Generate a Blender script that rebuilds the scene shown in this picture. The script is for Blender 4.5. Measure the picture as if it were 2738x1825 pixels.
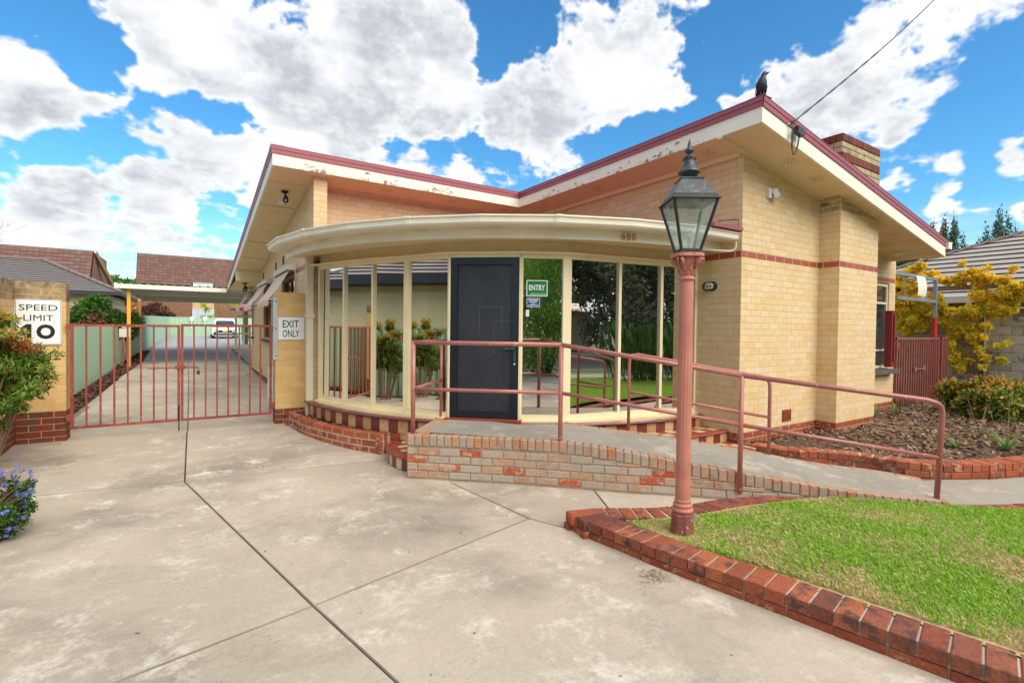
import bpy, bmesh, math, random
import numpy as np
from mathutils import Vector, Matrix

random.seed(7); RN = np.random.RandomState(11)
SC = bpy.context.scene; COL = SC.collection
for o in list(bpy.data.objects): bpy.data.objects.remove(o)

# ------------------------------------------------------------------ camera
CAMP = Vector((-6.075, -3.866, 1.356))
CR = Vector((0.839391, -0.543393, 0.012145)); CU = Vector((-0.000552, 0.021492, 0.999769)); CF = Vector((0.543528, 0.839203, -0.01774))
cam = bpy.data.cameras.new('camera'); cam.sensor_width = 36.0; cam.lens = 36.0 * 1332.1 / 2738.0
cam.shift_y = -12.5 / 2738.0; cam.clip_start = 0.05; cam.clip_end = 900
camo = bpy.data.objects.new('camera', cam); COL.objects.link(camo)
camo.matrix_world = Matrix(((CR.x, CU.x, -CF.x, CAMP.x), (CR.y, CU.y, -CF.y, CAMP.y), (CR.z, CU.z, -CF.z, CAMP.z), (0, 0, 0, 1)))
SC.camera = camo

# ------------------------------------------------------------------ world: Nishita sky with cumulus clouds, soft sun
SUN_DIR = Vector((0.20, -0.90, 0.85)).normalized()
SUN_EL = math.asin(SUN_DIR.z)
def make_world():
    # cloud cover and cloud brightness over the whole sky by direction (fractal noise, numpy)
    Wd, Hd = 4096, 1024
    az = -(((np.arange(Wd) + .5) / Wd) - .5) * 2 * np.pi
    el = ((np.arange(Hd) + .5) / Hd) * (np.pi / 2)
    AZ, EL = np.meshgrid(az, el)
    dx, dy, dz = np.cos(EL) * np.cos(AZ), np.cos(EL) * np.sin(AZ), np.sin(EL)
    rs = np.random.RandomState(5)
    T = 256; base = rs.rand(T, T).astype(np.float32)
    def vn(x, y):
        xi = np.floor(x).astype(int); yi = np.floor(y).astype(int); fx = x - xi; fy = y - yi
        fx = fx * fx * fx * (fx * (fx * 6 - 15) + 10); fy = fy * fy * fy * (fy * (fy * 6 - 15) + 10)
        a = base[yi % T, xi % T]; b = base[yi % T, (xi + 1) % T]; c = base[(yi + 1) % T, xi % T]; d = base[(yi + 1) % T, (xi + 1) % T]
        return (a + (b - a) * fx) * (1 - fy) + (c + (d - c) * fx) * fy
    def fbm(x, y, n, g=.52, l=2.03):
        s = np.zeros_like(x); a = 1.0; t = 0
        for i in range(n):
            s += a * vn(x + 17.3 * i, y - 9.1 * i); t += a; x = x * l; y = y * l; a *= g
        return s / t
    hz = dz + 0.16
    px, py = dx / hz, dy / hz
    wx = fbm(px * 2.2 + 3, py * 2.2 + 40, 4) - .5; wy = fbm(px * 2.2 + 60, py * 2.2 + 9, 4) - .5
    n_lo = fbm(px * 1.5 + 5 + wx * .8, py * 1.5 + 8 + wy * .8, 3)
    def bil(x, y, n, g=.55):
        s = np.zeros_like(x); a = 1.0; t = 0
        for i in range(n): s += a * (1 - np.abs(2 * vn(x + 11.7 * i, y + 5.3 * i) - 1) ** .8); t += a; x = x * 2.05; y = y * 2.05; a *= g
        return s / t
    px, py = ((AZ - math.radians(57) + np.pi) % (2 * np.pi) - np.pi) * 2.2, EL * 2.9 + 1.1 * (1 - np.exp(-EL * 7))
    wx = fbm(px * 2.2 + 3, py * 2.2 + 40, 4) - .5; wy = fbm(px * 2.2 + 60, py * 2.2 + 9, 4) - .5
    n_hi = .60 * fbm(px * 9 + wx * .9, py * 9 + wy * .9, 7, .60) + .40 * (bil(px * 8 + wx, py * 8 + wy, 6, .58) * 1.1 - .08)
    n_f = fbm(px * 26 + wx * 2.0, py * 26 + wy * 2.0, 5, .65)
    POS = [(101.3,18.5,2.9),(102.8,16.5,2.5),(98.3,18.1,2.9),(93.5,25.7,2.8),(89.5,24.5,3.8),(83.9,24.7,5.3),(77.2,27.0,6.1),(70.9,30.1,5.4),(92.9,21.9,1.9),(70.8,23.6,4.8),(63.7,26.6,4.0),(66.0,22.0,3.2),(75.4,22.3,4.7),(83.1,22.3,3.1),(64.2,31.4,2.5),(85.4,17.0,2.7),(89.8,17.2,2.1),(93.2,16.9,1.6),(81.8,15.3,3.3),(88.4,13.5,3.3),(94.5,12.2,2.6),(98.1,10.8,1.7),(101.3,9.9,2.1),(91.2,9.9,3.2),(98.9,7.8,2.3),(102.3,6.9,1.5),(81.8,17.8,2.8),(53.7,25.0,4.0),(48.9,28.0,3.4),(44.2,30.4,2.8),(37.8,31.0,2.6),(51.7,21.0,3.2),(45.4,24.0,3.9),(41.8,27.6,2.4),(40.3,23.2,1.9),(50.9,32.6,1.9),(57.2,24.0,3.2),(57.2,21.4,2.8),(25.6,24.3,2.3),(29.7,22.2,2.5),(23.1,20.6,3.2),(18.9,19.6,2.0),(17.5,24.5,2.2),(13.7,24.5,1.5),(20.1,17.4,1.4),(27.0,19.8,2.1),(32.9,21.2,1.9),(16.7,13.0,1.3),(12.9,13.2,1.2),(20.0,13.0,0.9),(16.9,10.2,1.0),(12.0,9.3,0.9),(68.4,17.3,2.5),(62.1,16.9,2.1),(72.6,17.6,1.3),(19.3,9.5,0.9),(78.0,18.7,2.1),(21.9,25.8,1.8)]
    NEG = [(101.3,23.7,1.8),(99.2,23.6,1.4),(97.0,22.7,1.7),(97.2,20.0,1.2),(87.7,19.5,1.6),(90.2,19.4,1.2),(93.2,18.3,1.3),(85.4,20.3,1.3),(99.5,14.2,1.7),(101.3,12.9,1.3),(96.6,15.4,1.3),(94.8,14.3,1.1),(59.8,30.9,2.5),(60.2,27.9,2.2),(54.3,31.6,2.1),(56.3,29.1,1.9),(33.1,28.6,2.7),(31.8,25.1,1.8),(36.8,25.1,1.6),(28.3,29.0,2.4),(24.3,27.7,1.4),(14.3,19.8,1.8),(12.2,17.6,1.4),(14.5,16.6,1.6),(12.6,21.4,1.2),(16.2,15.9,0.8),(35.6,29.3,1.5),(35.4,21.5,1.6),(61.1,20.5,1.9),(66.0,19.4,1.6),(71.3,19.9,1.6),(57.6,19.7,1.6),(42.5,19.7,3.5),(14.7,11.5,1.1),(19.0,11.4,0.9),(12.8,11.1,0.8),(87.7,9.8,1.1),(85.4,11.9,1.0),(45.4,19.5,2.7)]
    F = np.zeros_like(dx); Gn = np.zeros_like(dx); thick = np.zeros_like(dx)
    WA = (fbm(px * 3.1 + 9, py * 3.1 + 2, 5, .6) - .5) * .13; WE = (fbm(px * 3.1 + 70, py * 3.1 + 31, 5, .6) - .5) * .09
    def blob(a, e, s, acc, w):
        a, e, s = math.radians(a), math.radians(e), math.radians(s)
        c = (math.cos(e) * math.cos(a), math.cos(e) * math.sin(a), math.sin(e))
        # flattened a little in elevation, as clouds seen from below are
        da = (AZ + WA - a) * math.cos(e); de = EL + WE - e
        k0 = (np.abs(da) < 4 * s) & (np.abs(de) < 4 * s)
        acc[k0] += w * np.exp(-((da[k0] / s) ** 2 + (de[k0] / (s * .92)) ** 2))
    for a, e, s in POS: blob(a, e, s, F, 1.0)
    for a, e, s in NEG: blob(a, e, s, Gn, 1.0)
    # how far a direction is inside the charted part of the sky
    U = AZ - math.radians(57); chart = 1 / (1 + np.exp((np.abs(U) - .93) * 14)) / (1 + np.exp((EL - .66) * 16))
    Fc = np.clip(F, 0, 1.4) * .40 - np.clip(Gn, 0, 1.3) * .58 - .09
    low = np.clip((.20 - EL) / .2, 0, 1) * .16
    D = chart * (Fc + low) + (1 - chart) * ((n_lo - .5) * 1.6 + .06) + (n_hi - .5) * 1.05 + (n_f - .5) * .46 * (1 - chart * .2) 
    mask = np.clip((D + .07) / .28, 0, 1); mask = mask * mask * (3 - 2 * mask)
    horizon = np.clip((.20 - EL) / .20, 0, 1)
    streak = np.clip((fbm(px * 3.0 + 5, EL * 55 + wy * 3, 5, .55) - .42) * 4, 0, 1); mask = np.maximum(mask, horizon * (.5 + .45 * streak))
    depth = np.clip(D - .08, 0, .9)
    n_sh = fbm(px * 3.2 + 30 + wx * .6, py * 3.8 - 12 + wy * .6, 4, .5)
    n_bil = bil(px * 9 + wx + 7, py * 11 + wy + 3, 6, .55) * .9 - .05
    shade = .96 - np.clip((depth - .02) * 1.5, 0, .75) * np.clip((n_sh - .32) * 3.4, 0, 1) * .80 + (n_bil - .5) * .24 + (n_hi - .5) * .25
    shade = np.clip(shade, .30, 1.0)
    arr = np.zeros((2 * Hd, Wd, 4), np.float32); arr[..., 3] = 1
    arr[Hd:, :, 0] = mask; arr[Hd:, :, 1] = shade
    arr[:Hd, :, 0] = .8; arr[:Hd, :, 1] = .35
    img = bpy.data.images.new('cloud_cover', Wd, 2 * Hd, alpha=False, float_buffer=True)
    img.colorspace_settings.name = 'Non-Color'; img.pixels.foreach_set(arr.ravel()); img.update(); img.pack()
    w = bpy.data.worlds.new('World'); SC.world = w; w.use_nodes = True
    nt = w.node_tree; nt.nodes.clear(); N = nt.nodes.new; L = nt.links.new
    out = N('ShaderNodeOutputWorld'); bg = N('ShaderNodeBackground'); bg.inputs['Strength'].default_value = 0.10
    sky = N('ShaderNodeTexSky'); sky.sky_type = 'NISHITA'; sky.sun_disc = False; sky.sun_elevation = SUN_EL
    sky.sun_rotation = math.atan2(SUN_DIR.x, SUN_DIR.y); sky.air_density = 1.0; sky.dust_density = .3; sky.ozone_density = 2.2
    hs = N('ShaderNodeHueSaturation'); hs.inputs['Saturation'].default_value = SKY_SAT; hs.inputs['Value'].default_value = SKY_VAL
    tint = N('ShaderNodeMix'); tint.data_type = 'RGBA'; tint.blend_type = 'MULTIPLY'; tint.inputs[0].default_value = 1.0
    tint.inputs[7].default_value = (.60, .96, 1.0, 1)
    env = N('ShaderNodeTexEnvironment'); env.image = img; env.interpolation = 'Cubic'
    sep = N('ShaderNodeSeparateColor')
    cr = N('ShaderNodeValToRGB'); cr.color_ramp.elements[0].position = .30; cr.color_ramp.elements[0].color = (3.0, 3.2, 3.5, 1)
    cr.color_ramp.elements[1].position = 1.05 if False else 1.0; cr.color_ramp.elements[1].color = (6.1, 6.1, 6.15, 1)
    e = cr.color_ramp.elements.new(.72); e.color = (4.8, 4.95, 5.15, 1)
    mx = N('ShaderNodeMix'); mx.data_type = 'RGBA'
    L(sky.outputs[0], hs.inputs['Color']); L(hs.outputs[0], tint.inputs[6]); L(env.outputs[0], sep.inputs[0])
    L(sep.outputs[1], cr.inputs[0]); L(sep.outputs[0], mx.inputs[0]); L(tint.outputs[2], mx.inputs[6]); L(cr.outputs[0], mx.inputs[7])
    L(mx.outputs[2], bg.inputs[0]); L(bg.outputs[0], out.inputs[0])
    w.cycles.sampling_method = 'MANUAL'; w.cycles.sample_map_resolution = 512
SKY_SAT, SKY_VAL = 1.22, 1.12
make_world()
sun = bpy.data.lights.new('sun', 'SUN'); sun.energy = 2.2; sun.angle = math.radians(60); sun.color = (1.0, .905, .76)
suno = bpy.data.objects.new('sun', sun); COL.objects.link(suno); suno.rotation_euler = (-SUN_DIR).to_track_quat('-Z', 'Y').to_euler()
SC.view_settings.view_transform = 'Standard'; SC.view_settings.look = 'None'; SC.view_settings.gamma = 1; SC.view_settings.use_curve_mapping = False
SC.view_settings.exposure = 0.88
SC.cycles.max_bounces = 8; SC.cycles.diffuse_bounces = 4; SC.cycles.glossy_bounces = 4; SC.cycles.transparent_max_bounces = 12
SC.cycles.use_denoising = True; SC.cycles.caustics_reflective = False; SC.cycles.caustics_refractive = False

# ------------------------------------------------------------------ materials
MATS = {}
def lin(c):
    return tuple((x / 12.92 if x <= .04045 else ((x + .055) / 1.055) ** 2.4) for x in c)
def S(r, g, b): return lin((r / 255, g / 255, b / 255))
class NT:
    def __init__(s, name):
        s.m = bpy.data.materials.new(name); s.m.use_nodes = True; s.t = s.m.node_tree; s.t.nodes.clear()
        s.out = s.n('ShaderNodeOutputMaterial'); s.b = s.n('ShaderNodeBsdfPrincipled'); s.l(s.b.outputs[0], s.out.inputs[0])
        s._pos = None
    def n(s, t): return s.t.nodes.new(t)
    def l(s, a, b): s.t.links.new(a, b)
    def pos(s):
        if s._pos is None: s._pos = s.n('ShaderNodeNewGeometry')
        return s._pos.outputs['Position']
    def mapv(s, sc):
        v = s.n('ShaderNodeVectorMath'); v.operation = 'MULTIPLY'; s.l(s.pos(), v.inputs[0]); v.inputs[1].default_value = sc; return v.outputs[0]
    def noise(s, scale, detail=4, rough=.55, vec=None, dist=0):
        q = s.n('ShaderNodeTexNoise'); q.inputs['Scale'].default_value = scale; q.inputs['Detail'].default_value = detail
        q.inputs['Roughness'].default_value = rough; q.inputs['Distortion'].default_value = dist; s.l(vec or s.pos(), q.inputs['Vector']); return q.outputs['Fac']
    def ramp(s, fac, stops, interp='LINEAR'):
        r = s.n('ShaderNodeValToRGB'); r.color_ramp.interpolation = interp; cr = r.color_ramp
        while len(cr.elements) > 1: cr.elements.remove(cr.elements[-1])
        for i, (p, c) in enumerate(stops):
            c = c if len(c) == 4 else (*c, 1)
            if i == 0: e = cr.elements[0]; e.position = p
            else: e = cr.elements.new(p)
            e.color = c
        s.l(fac, r.inputs[0]); return r.outputs[0]
    def mix(s, fac, a, b, mode='MIX'):
        m = s.n('ShaderNodeMix'); m.data_type = 'RGBA'; m.blend_type = mode
        for i, v in ((0, fac), (6, a), (7, b)):
            if hasattr(v, 'is_linked') or hasattr(v, 'links'): s.l(v, m.inputs[i])
            else: m.inputs[i].default_value = v if i == 0 else (*v, 1) if len(v) == 3 else v
        return m.outputs[2]
    def math(s, op, a, b=0, c=None, clamp=False):
        m = s.n('ShaderNodeMath'); m.operation = op; m.use_clamp = clamp
        for i, v in enumerate((a, b) if c is None else (a, b, c)):
            if hasattr(v, 'links'): s.l(v, m.inputs[i])
            else: m.inputs[i].default_value = v
        return m.outputs[0]
    def rnd(s):
        g = s.n('ShaderNodeNewGeometry'); o = s.n('ShaderNodeObjectInfo')
        return s.math('FRACT', s.math('ADD', g.outputs['Random Per Island'], o.outputs['Random']))
    def bump(s, h, strength=.3, dist=.01):
        b = s.n('ShaderNodeBump'); b.inputs['Strength'].default_value = strength; b.inputs['Distance'].default_value = dist
        s.l(h, b.inputs['Height']); s.l(b.outputs[0], s.b.inputs['Normal'])
    def fin(s, col, rough=.7, spec=.3, metal=0):
        if hasattr(col, 'links'): s.l(col, s.b.inputs['Base Color'])
        else: s.b.inputs['Base Color'].default_value = (*col, 1)
        if hasattr(rough, 'links'): s.l(rough, s.b.inputs['Roughness'])
        else: s.b.inputs['Roughness'].default_value = rough
        s.b.inputs['Specular IOR Level'].default_value = spec; s.b.inputs['Metallic'].default_value = metal
        MATS[s.m.name] = s.m; return s.m
def paint(name, c, rough=.5, var=.10, wear=None, wear_at=.68, spec=.4, metal=0, scale=3, bump=.05):
    t = NT(name); n1 = t.noise(scale, 5); n2 = t.noise(scale * 14, 3)
    col = t.ramp(n1, [(.25, tuple(x * (1 - var * 1.6) for x in c)), (.75, tuple(min(1, x * (1 + var)) for x in c))])
    if wear:
        f = t.ramp(t.noise(scale * 4.3, 8, .68, dist=.6), [(wear_at, (0, 0, 0)), (wear_at + .03, (1, 1, 1))])
        col = t.mix(f, col, wear)
    t.bump(n2, bump, .004)
    return t.fin(col, rough, spec, metal)
def brickmat(name, cols, rough=.8, grain=.16, blotch=None, bscale=9, bat=.58, spec=.25, bump=.35, blotch_w=.08, edge=None):
    t = NT(name); r = t.rnd(); k = len(cols)
    col = t.ramp(r, [((i + .0) / k, c) for i, c in enumerate(cols)], 'LINEAR')
    g = t.noise(55, 6, .7); g2 = t.noise(7, 4)
    col = t.mix(1.0, col, t.ramp(g, [(.3, (1 - grain * 1.6,) * 3), (.7, (1 + grain * .6,) * 3)]), 'MULTIPLY')
    col = t.mix(1.0, col, t.ramp(g2, [(.3, (.93, .92, .90)), (.7, (1.04, 1.04, 1.04))]), 'MULTIPLY')
    if blotch:
        f = t.noise(bscale, 7, .65, dist=.4); f = t.math('ADD', f, t.math('MULTIPLY', r, .12))
        col = t.mix(t.ramp(f, [(bat, (0, 0, 0)), (bat + blotch_w, (1, 1, 1))]), col, blotch)
    t.bump(g, bump, .006)
    return t.fin(col, rough, spec)
# cream wall bricks, pale and honey mixed
brickmat('cream_brick', [(.81, .585, .325), (.82, .62, .365), (.80, .55, .265), (.82, .60, .335), (.83, .64, .41), (.81, .585, .325), (.80, .545, .255), (.82, .62, .365)], .62, .07, blotch=(.74, .66, .50), bscale=3.2, bat=.66, blotch_w=.2, bump=.22)
brickmat('band_brick', [(.46, .085, .04), (.52, .11, .05), (.42, .075, .038), (.50, .10, .045)], .4, .22, blotch=(.22, .05, .03), bscale=30, bat=.60, blotch_w=.12, spec=.5, bump=.3)
brickmat('pier_brick', [(.73, .47, .19), (.75, .52, .24), (.70, .44, .165), (.75, .50, .22), (.71, .45, .175)], .62, .09, blotch=(.70, .54, .31), bscale=3, bat=.66, blotch_w=.2, bump=.25)
brickmat('weathered_cream_brick', [(.42, .28, .12), (.52, .36, .17), (.36, .25, .12), (.50, .35, .17), (.45, .32, .16)], .8, .18, blotch=(.16, .13, .09), bscale=5, bat=.52, blotch_w=.2, bump=.4)
brickmat('red_brick', [(.33, .075, .035), (.40, .10, .045), (.27, .06, .032), (.43, .12, .05), (.36, .08, .04)], .7, .25, blotch=(.50, .27, .16), bscale=16, bat=.64, bump=.4)
brickmat('dark_red_brick', [(.22, .05, .03), (.30, .075, .035), (.17, .04, .028), (.27, .06, .03)], .75, .25, blotch=(.12, .07, .05), bscale=9, bat=.60, bump=.4)
brickmat('planter_brick', [(.48, .115, .05), (.54, .15, .065), (.38, .095, .05), (.56, .19, .09), (.44, .115, .055), (.34, .10, .06)], .85, .25, blotch=(.55, .28, .17), bscale=12, bat=.62, bump=.5)
brickmat('kerb_brick', [(.40, .11, .055), (.30, .085, .055), (.47, .13, .06), (.22, .075, .055), (.42, .14, .075), (.36, .10, .06), (.50, .155, .07)], .85, .28, blotch=(.13, .06, .05), bscale=9, bat=.565, blotch_w=.12, bump=.7)
brickmat('ramp_brick', [(.56, .42, .31), (.60, .34, .20), (.54, .43, .34), (.58, .36, .23), (.52, .30, .19), (.62, .27, .13), (.56, .41, .30)], .95, .22, blotch=(.47, .41, .34), bscale=9, bat=.52, blotch_w=.16, bump=.8)
brickmat('ramp_red_brick', [(.54, .12, .055), (.60, .16, .07)], .9, .22, blotch=(.56, .38, .28), bscale=16, bat=.56, bump=.8)
brickmat('ramp_top_brick', [(.60, .31, .17), (.59, .40, .27), (.62, .27, .12), (.57, .41, .30), (.60, .35, .21), (.56, .25, .12), (.58, .41, .29)], .95, .25, blotch=(.42, .34, .27), bscale=11, bat=.55, blotch_w=.1, bump=.8)
brickmat('brown_brick', [(.28, .15, .08), (.34, .19, .10), (.24, .12, .065), (.32, .17, .09)], .85, .15, bump=.1)
brickmat('chimney_brick', [(.55, .45, .25), (.48, .39, .22), (.58, .49, .30), (.50, .40, .23)], .85, .2, blotch=(.12, .10, .07), bscale=6, bat=.60, blotch_w=.2)
brickmat('maroon_tile', [(.20, .035, .035), (.24, .045, .04), (.18, .035, .035)], .35, .12, blotch=(.33, .10, .08), bscale=12, bat=.66, blotch_w=.2, spec=.5, bump=.1)
brickmat('terracotta_tile', [(.36, .07, .04), (.40, .085, .045), (.33, .065, .04)], .45, .14, spec=.45, bump=.1)
brickmat('marble_tile', [(.66, .43, .20), (.70, .49, .26), (.62, .38, .17)], .4, .22, blotch=(.45, .22, .09), bscale=26, bat=.60, blotch_w=.12, spec=.45, bump=.1)
brickmat('sand_tile', [(.74, .54, .28), (.70, .50, .25), (.76, .57, .32)], .5, .12, spec=.4, bump=.1)
paint('mortar', (.60, .47, .29), .95, .10, bump=.4); paint('grey_mortar', (.40, .35, .28), .95, .18, bump=.5); paint('dark_mortar', (.28, .225, .17), .95, .2, bump=.5)
paint('red_mortar', (.36, .22, .15), .95, .2, bump=.5)
paint('cream_paint', (.76, .68, .47), .45, .05, bump=.03)
paint('gutter_paint', (.89, .82, .65), .38, .05, wear=(.55, .38, .2), wear_at=.745, bump=.03)
paint('fascia_paint', (.89, .84, .69), .6, .05, wear=(.40, .30, .20), wear_at=.645, scale=2.0, bump=.15)
paint('soffit_paint', (.85, .70, .45), .75, .03, scale=.8, bump=.02)
paint('maroon_metal', (.34, .075, .09), .42, .06, spec=.5, bump=.02)
paint('window_paint', (.90, .77, .49), .42, .04, bump=.03)
paint('awning_box_paint', (.70, .62, .52), .5, .04); paint('dark_void', (.012, .012, .012), .9, .0); paint('black_paint', (.015, .015, .017), .4, .1)
paint('gate_red', (.31, .07, .045), .6, .2, wear=(.42, .15, .08), wear_at=.58, scale=5, bump=.2)
paint('side_gate_red', (.33, .10, .08), .6, .12, scale=5); paint('shutter_red', (.25, .03, .035), .45, .08); paint('bright_red', (.45, .03, .02), .5, .1)
paint('rail_pink', (.47, .165, .135), .28, .14, wear=(.74, .56, .50), wear_at=.63, scale=5, spec=.6, bump=.12)
paint('lamp_pink', (.56, .215, .15), .6, .12, wear=(.45, .22, .18), wear_at=.66, scale=6, bump=.3)
paint('lamp_base', (.28, .09, .08), .75, .2, wear=(.72, .62, .56), wear_at=.60, scale=7, bump=.6)
paint('lamp_metal', (.06, .068, .07), .45, .25, wear=(.13, .17, .165), wear_at=.58, scale=6, spec=.5, metal=.3, bump=.2)
paint('lamp_bronze', (.06, .042, .032), .5, .2, spec=.5, metal=.3)
paint('bare_tin', (.34, .31, .29), .6, .3, scale=20)
paint('scuff_grey', (.095, .10, .11), .6, .3, scale=30)
paint('steel_grey', (.26, .31, .36), .45, .12, spec=.5, metal=.35); paint('galvanised', (.52, .58, .62), .4, .12, spec=.5, metal=.4)
paint('white_paint', (.80, .80, .78), .4, .03); paint('downpipe_paint', (.70, .62, .46), .5, .06); paint('sign_white', (.83, .86, .85), .35, .02); paint('sign_black', (.012, .012, .014), .5, 0)
paint('sign_green', (.012, .20, .04), .35, .05); paint('sign_blue', (.01, .075, .28), .35, .03); paint('sign_red', (.55, .03, .03), .4, 0)
paint('door_frame', (.009, .011, .018), .35, .1, spec=.5); paint('number_pink', (.50, .20, .13), .5, .1)
paint('fence_green', (.38, .55, .38), .45, .05, spec=.4, scale=1); paint('yellow_post', (.80, .40, .06), .5, .08); paint('tile_shadow', (.09, .08, .078), .9, .1); paint('pale_mortar', (.58, .47, .35), .95, .15, bump=.4); paint('joint_dirt', (.30, .245, .18), .95, .2)  # dark tile riser colour: shade under each roof tile row painted in
paint('carport_cream', (.84, .80, .68), .5, .04)
paint('neighbour_cream', (.90, .74, .43), .75, .05, scale=1); paint('dark_gutter', (.035, .04, .05), .45, .05); paint('shed_metal', (.58, .50, .36), .6, .05)
paint('grey_tile', (.27, .235, .225), .7, .12, scale=6); paint('light_grey_tile', (.43, .37, .32), .75, .10, scale=6); paint('ridge_tile', (.26, .19, .165), .75, .15, scale=8)
brickmat('brown_roof_tile', [(.20, .095, .075), (.225, .11, .085), (.19, .088, .07), (.24, .13, .10)], .8, .14, bump=.2)
paint('timber_cream', (.62, .45, .24), .7, .06); paint('timber_brown', (.30, .17, .11), .8, .25, scale=9, bump=.4); paint('window_timber', (.45, .17, .06), .6, .15)
paint('curtain', (.62, .66, .68), .8, .12, scale=9); paint('blue_sill', (.08, .11, .25), .5, .05)
paint('car_white', (.80, .81, .82), .2, .01, spec=.6); paint('car_black', (.015, .016, .02), .45, .1); paint('plate_yellow', (.75, .62, .02), .5, .02); paint('tail_red', (.35, .01, .015), .25, .02, spec=.6)
paint('bin_green', (.04, .20, .07), .5, .05); paint('ac_white', (.78, .79, .80), .4, .03); paint('slate_sill', (.14, .11, .10), .8, .2)
paint('bark', (.10, .07, .05), .9, .3, scale=8, bump=.8); paint('pale_twig', (.36, .28, .19), .9, .2, scale=9); paint('crow_black', (.018, .02, .024), .55, .3, scale=30, spec=.4)
paint('paper', (.86, .82, .66), .7, .05, scale=7); paint('lamp_glow', (.80, .76, .55), .3, .02); paint('awning_maroon', (.50, .10, .13), .7, .05); paint('asphalt', (.09, .09, .095), .9, .15, scale=2)
def concrete(name, c, white, dark, streak=None):
    t = NT(name); a = t.noise(.9, 6, .6); b = t.noise(38, 5, .7); w = t.noise(2.6, 12, .80, dist=.1); d = t.noise(.55, 7, .62, dist=.3); fine = t.noise(230, 2, .5)
    col = t.ramp(a, [(.3, tuple(x * .86 for x in c)), (.7, tuple(x * 1.06 for x in c))])
    col = t.mix(t.ramp(d, [(.47, (0, 0, 0)), (.66, (.85,) * 3)]), col, dark); sp = t.noise(17, 6, .75); col = t.mix(t.ramp(sp, [(.62, (0, 0, 0)), (.74, (.5,) * 3)]), col, dark)
    ck = t.math('ABSOLUTE', t.math('SUBTRACT', t.noise(.8, 9, .58, dist=.3), .52)); col = t.mix(t.math('MULTIPLY', t.math('LESS_THAN', ck, .0006), .55), col, (.16, .125, .095))
    sv = t.mapv((1.0, 3.2, 1)); st = t.noise(1.3, 12, .78, vec=sv, dist=.15)
    col = t.mix(t.ramp(st, [(.57, (0, 0, 0)), (.70, (.32,) * 3)]), col, white)
    col = t.mix(t.ramp(w, [(.525, (0, 0, 0)), (.58, (.38,) * 3), (.64, (.85,) * 3)]), col, white)
    col = t.mix(1.0, col, t.ramp(b, [(.3, (.88,) * 3), (.7, (1.05,) * 3)]), 'MULTIPLY')
    col = t.mix(1.0, col, t.ramp(fine, [(.3, (.90,) * 3), (.7, (1.06,) * 3)]), 'MULTIPLY')
    oi = t.n('ShaderNodeObjectInfo'); col = t.mix(1.0, col, t.ramp(oi.outputs['Random'], [(0, (.90, .89, .88)), (1, (1.04, 1.04, 1.04))]), 'MULTIPLY')
    t.bump(t.math('ADD', b, t.math('MULTIPLY', fine, .6)), .35, .004)
    return t.fin(col, .88, .25)
concrete('drive_concrete', (.575, .485, .38), (.78, .71, .60), (.30, .25, .20))
concrete('back_concrete', (.45, .455, .46), (.52, .52, .52), (.38, .38, .39))
concrete('ramp_concrete', (.43, .385, .32), (.64, .575, .47), (.31, .28, .24))
paint('base_soil', (.12, .095, .07), .95, .2, bump=.5); paint('path_grey', (.42, .41, .38), .9, .1)
def mirror_pane():
    t = NT('tinted_pane'); g = t.n('ShaderNodeBsdfGlossy'); g.inputs['Roughness'].default_value = .004; g.inputs['Color'].default_value = (.95, .93, .88, 1)
    d = t.n('ShaderNodeBsdfDiffuse'); d.inputs['Color'].default_value = (.014, .012, .010, 1)
    fr = t.n('ShaderNodeFresnel'); fr.inputs['IOR'].default_value = 1.5
    f = t.math('ADD', t.math('MULTIPLY', fr.outputs[0], .4), .72, clamp=True)
    m = t.n('ShaderNodeMixShader'); t.l(f, m.inputs[0]); t.l(d.outputs[0], m.inputs[1]); t.l(g.outputs[0], m.inputs[2]); t.l(m.outputs[0], t.out.inputs[0])
    MATS['tinted_pane'] = t.m
mirror_pane()
def thin_glass(name, tint, refl=.12, dirt=.0, dcol=(.7, .75, .7)):
    t = NT(name); tr = t.n('ShaderNodeBsdfTransparent'); tr.inputs['Color'].default_value = (*tint, 1)
    g = t.n('ShaderNodeBsdfGlossy'); g.inputs['Roughness'].default_value = .02
    d = t.n('ShaderNodeBsdfDiffuse'); d.inputs['Color'].default_value = (*dcol, 1)
    tl = t.n('ShaderNodeBsdfTranslucent'); tl.inputs['Color'].default_value = (*dcol, 1)
    m0 = t.n('ShaderNodeMixShader'); m0.inputs[0].default_value = .5; t.l(d.outputs[0], m0.inputs[1]); t.l(tl.outputs[0], m0.inputs[2])
    m1 = t.n('ShaderNodeMixShader'); t.l(t.ramp(t.noise(9, 6), [(.3, (dirt * .4,) * 3), (.75, (dirt * 1.3,) * 3)]), m1.inputs[0]); t.l(tr.outputs[0], m1.inputs[1]); t.l(m0.outputs[0], m1.inputs[2])
    m = t.n('ShaderNodeMixShader'); m.inputs[0].default_value = refl; t.l(m1.outputs[0], m.inputs[1]); t.l(g.outputs[0], m.inputs[2]); t.l(m.outputs[0], t.out.inputs[0]); MATS[name] = t.m
thin_glass('lantern_glass', (.86, .95, .92), .07, .42, (.72, .80, .72)); thin_glass('bulb_glass', (.95, .97, .95), .15, .15)
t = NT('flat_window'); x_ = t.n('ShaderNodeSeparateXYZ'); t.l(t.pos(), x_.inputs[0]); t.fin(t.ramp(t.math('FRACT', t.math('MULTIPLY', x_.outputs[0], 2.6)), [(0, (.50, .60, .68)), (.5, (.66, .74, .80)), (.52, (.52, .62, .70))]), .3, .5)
t = NT('dark_window'); t.b.inputs['Roughness'].default_value = .05; t.fin((.03, .035, .04), .05, .8)
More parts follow.
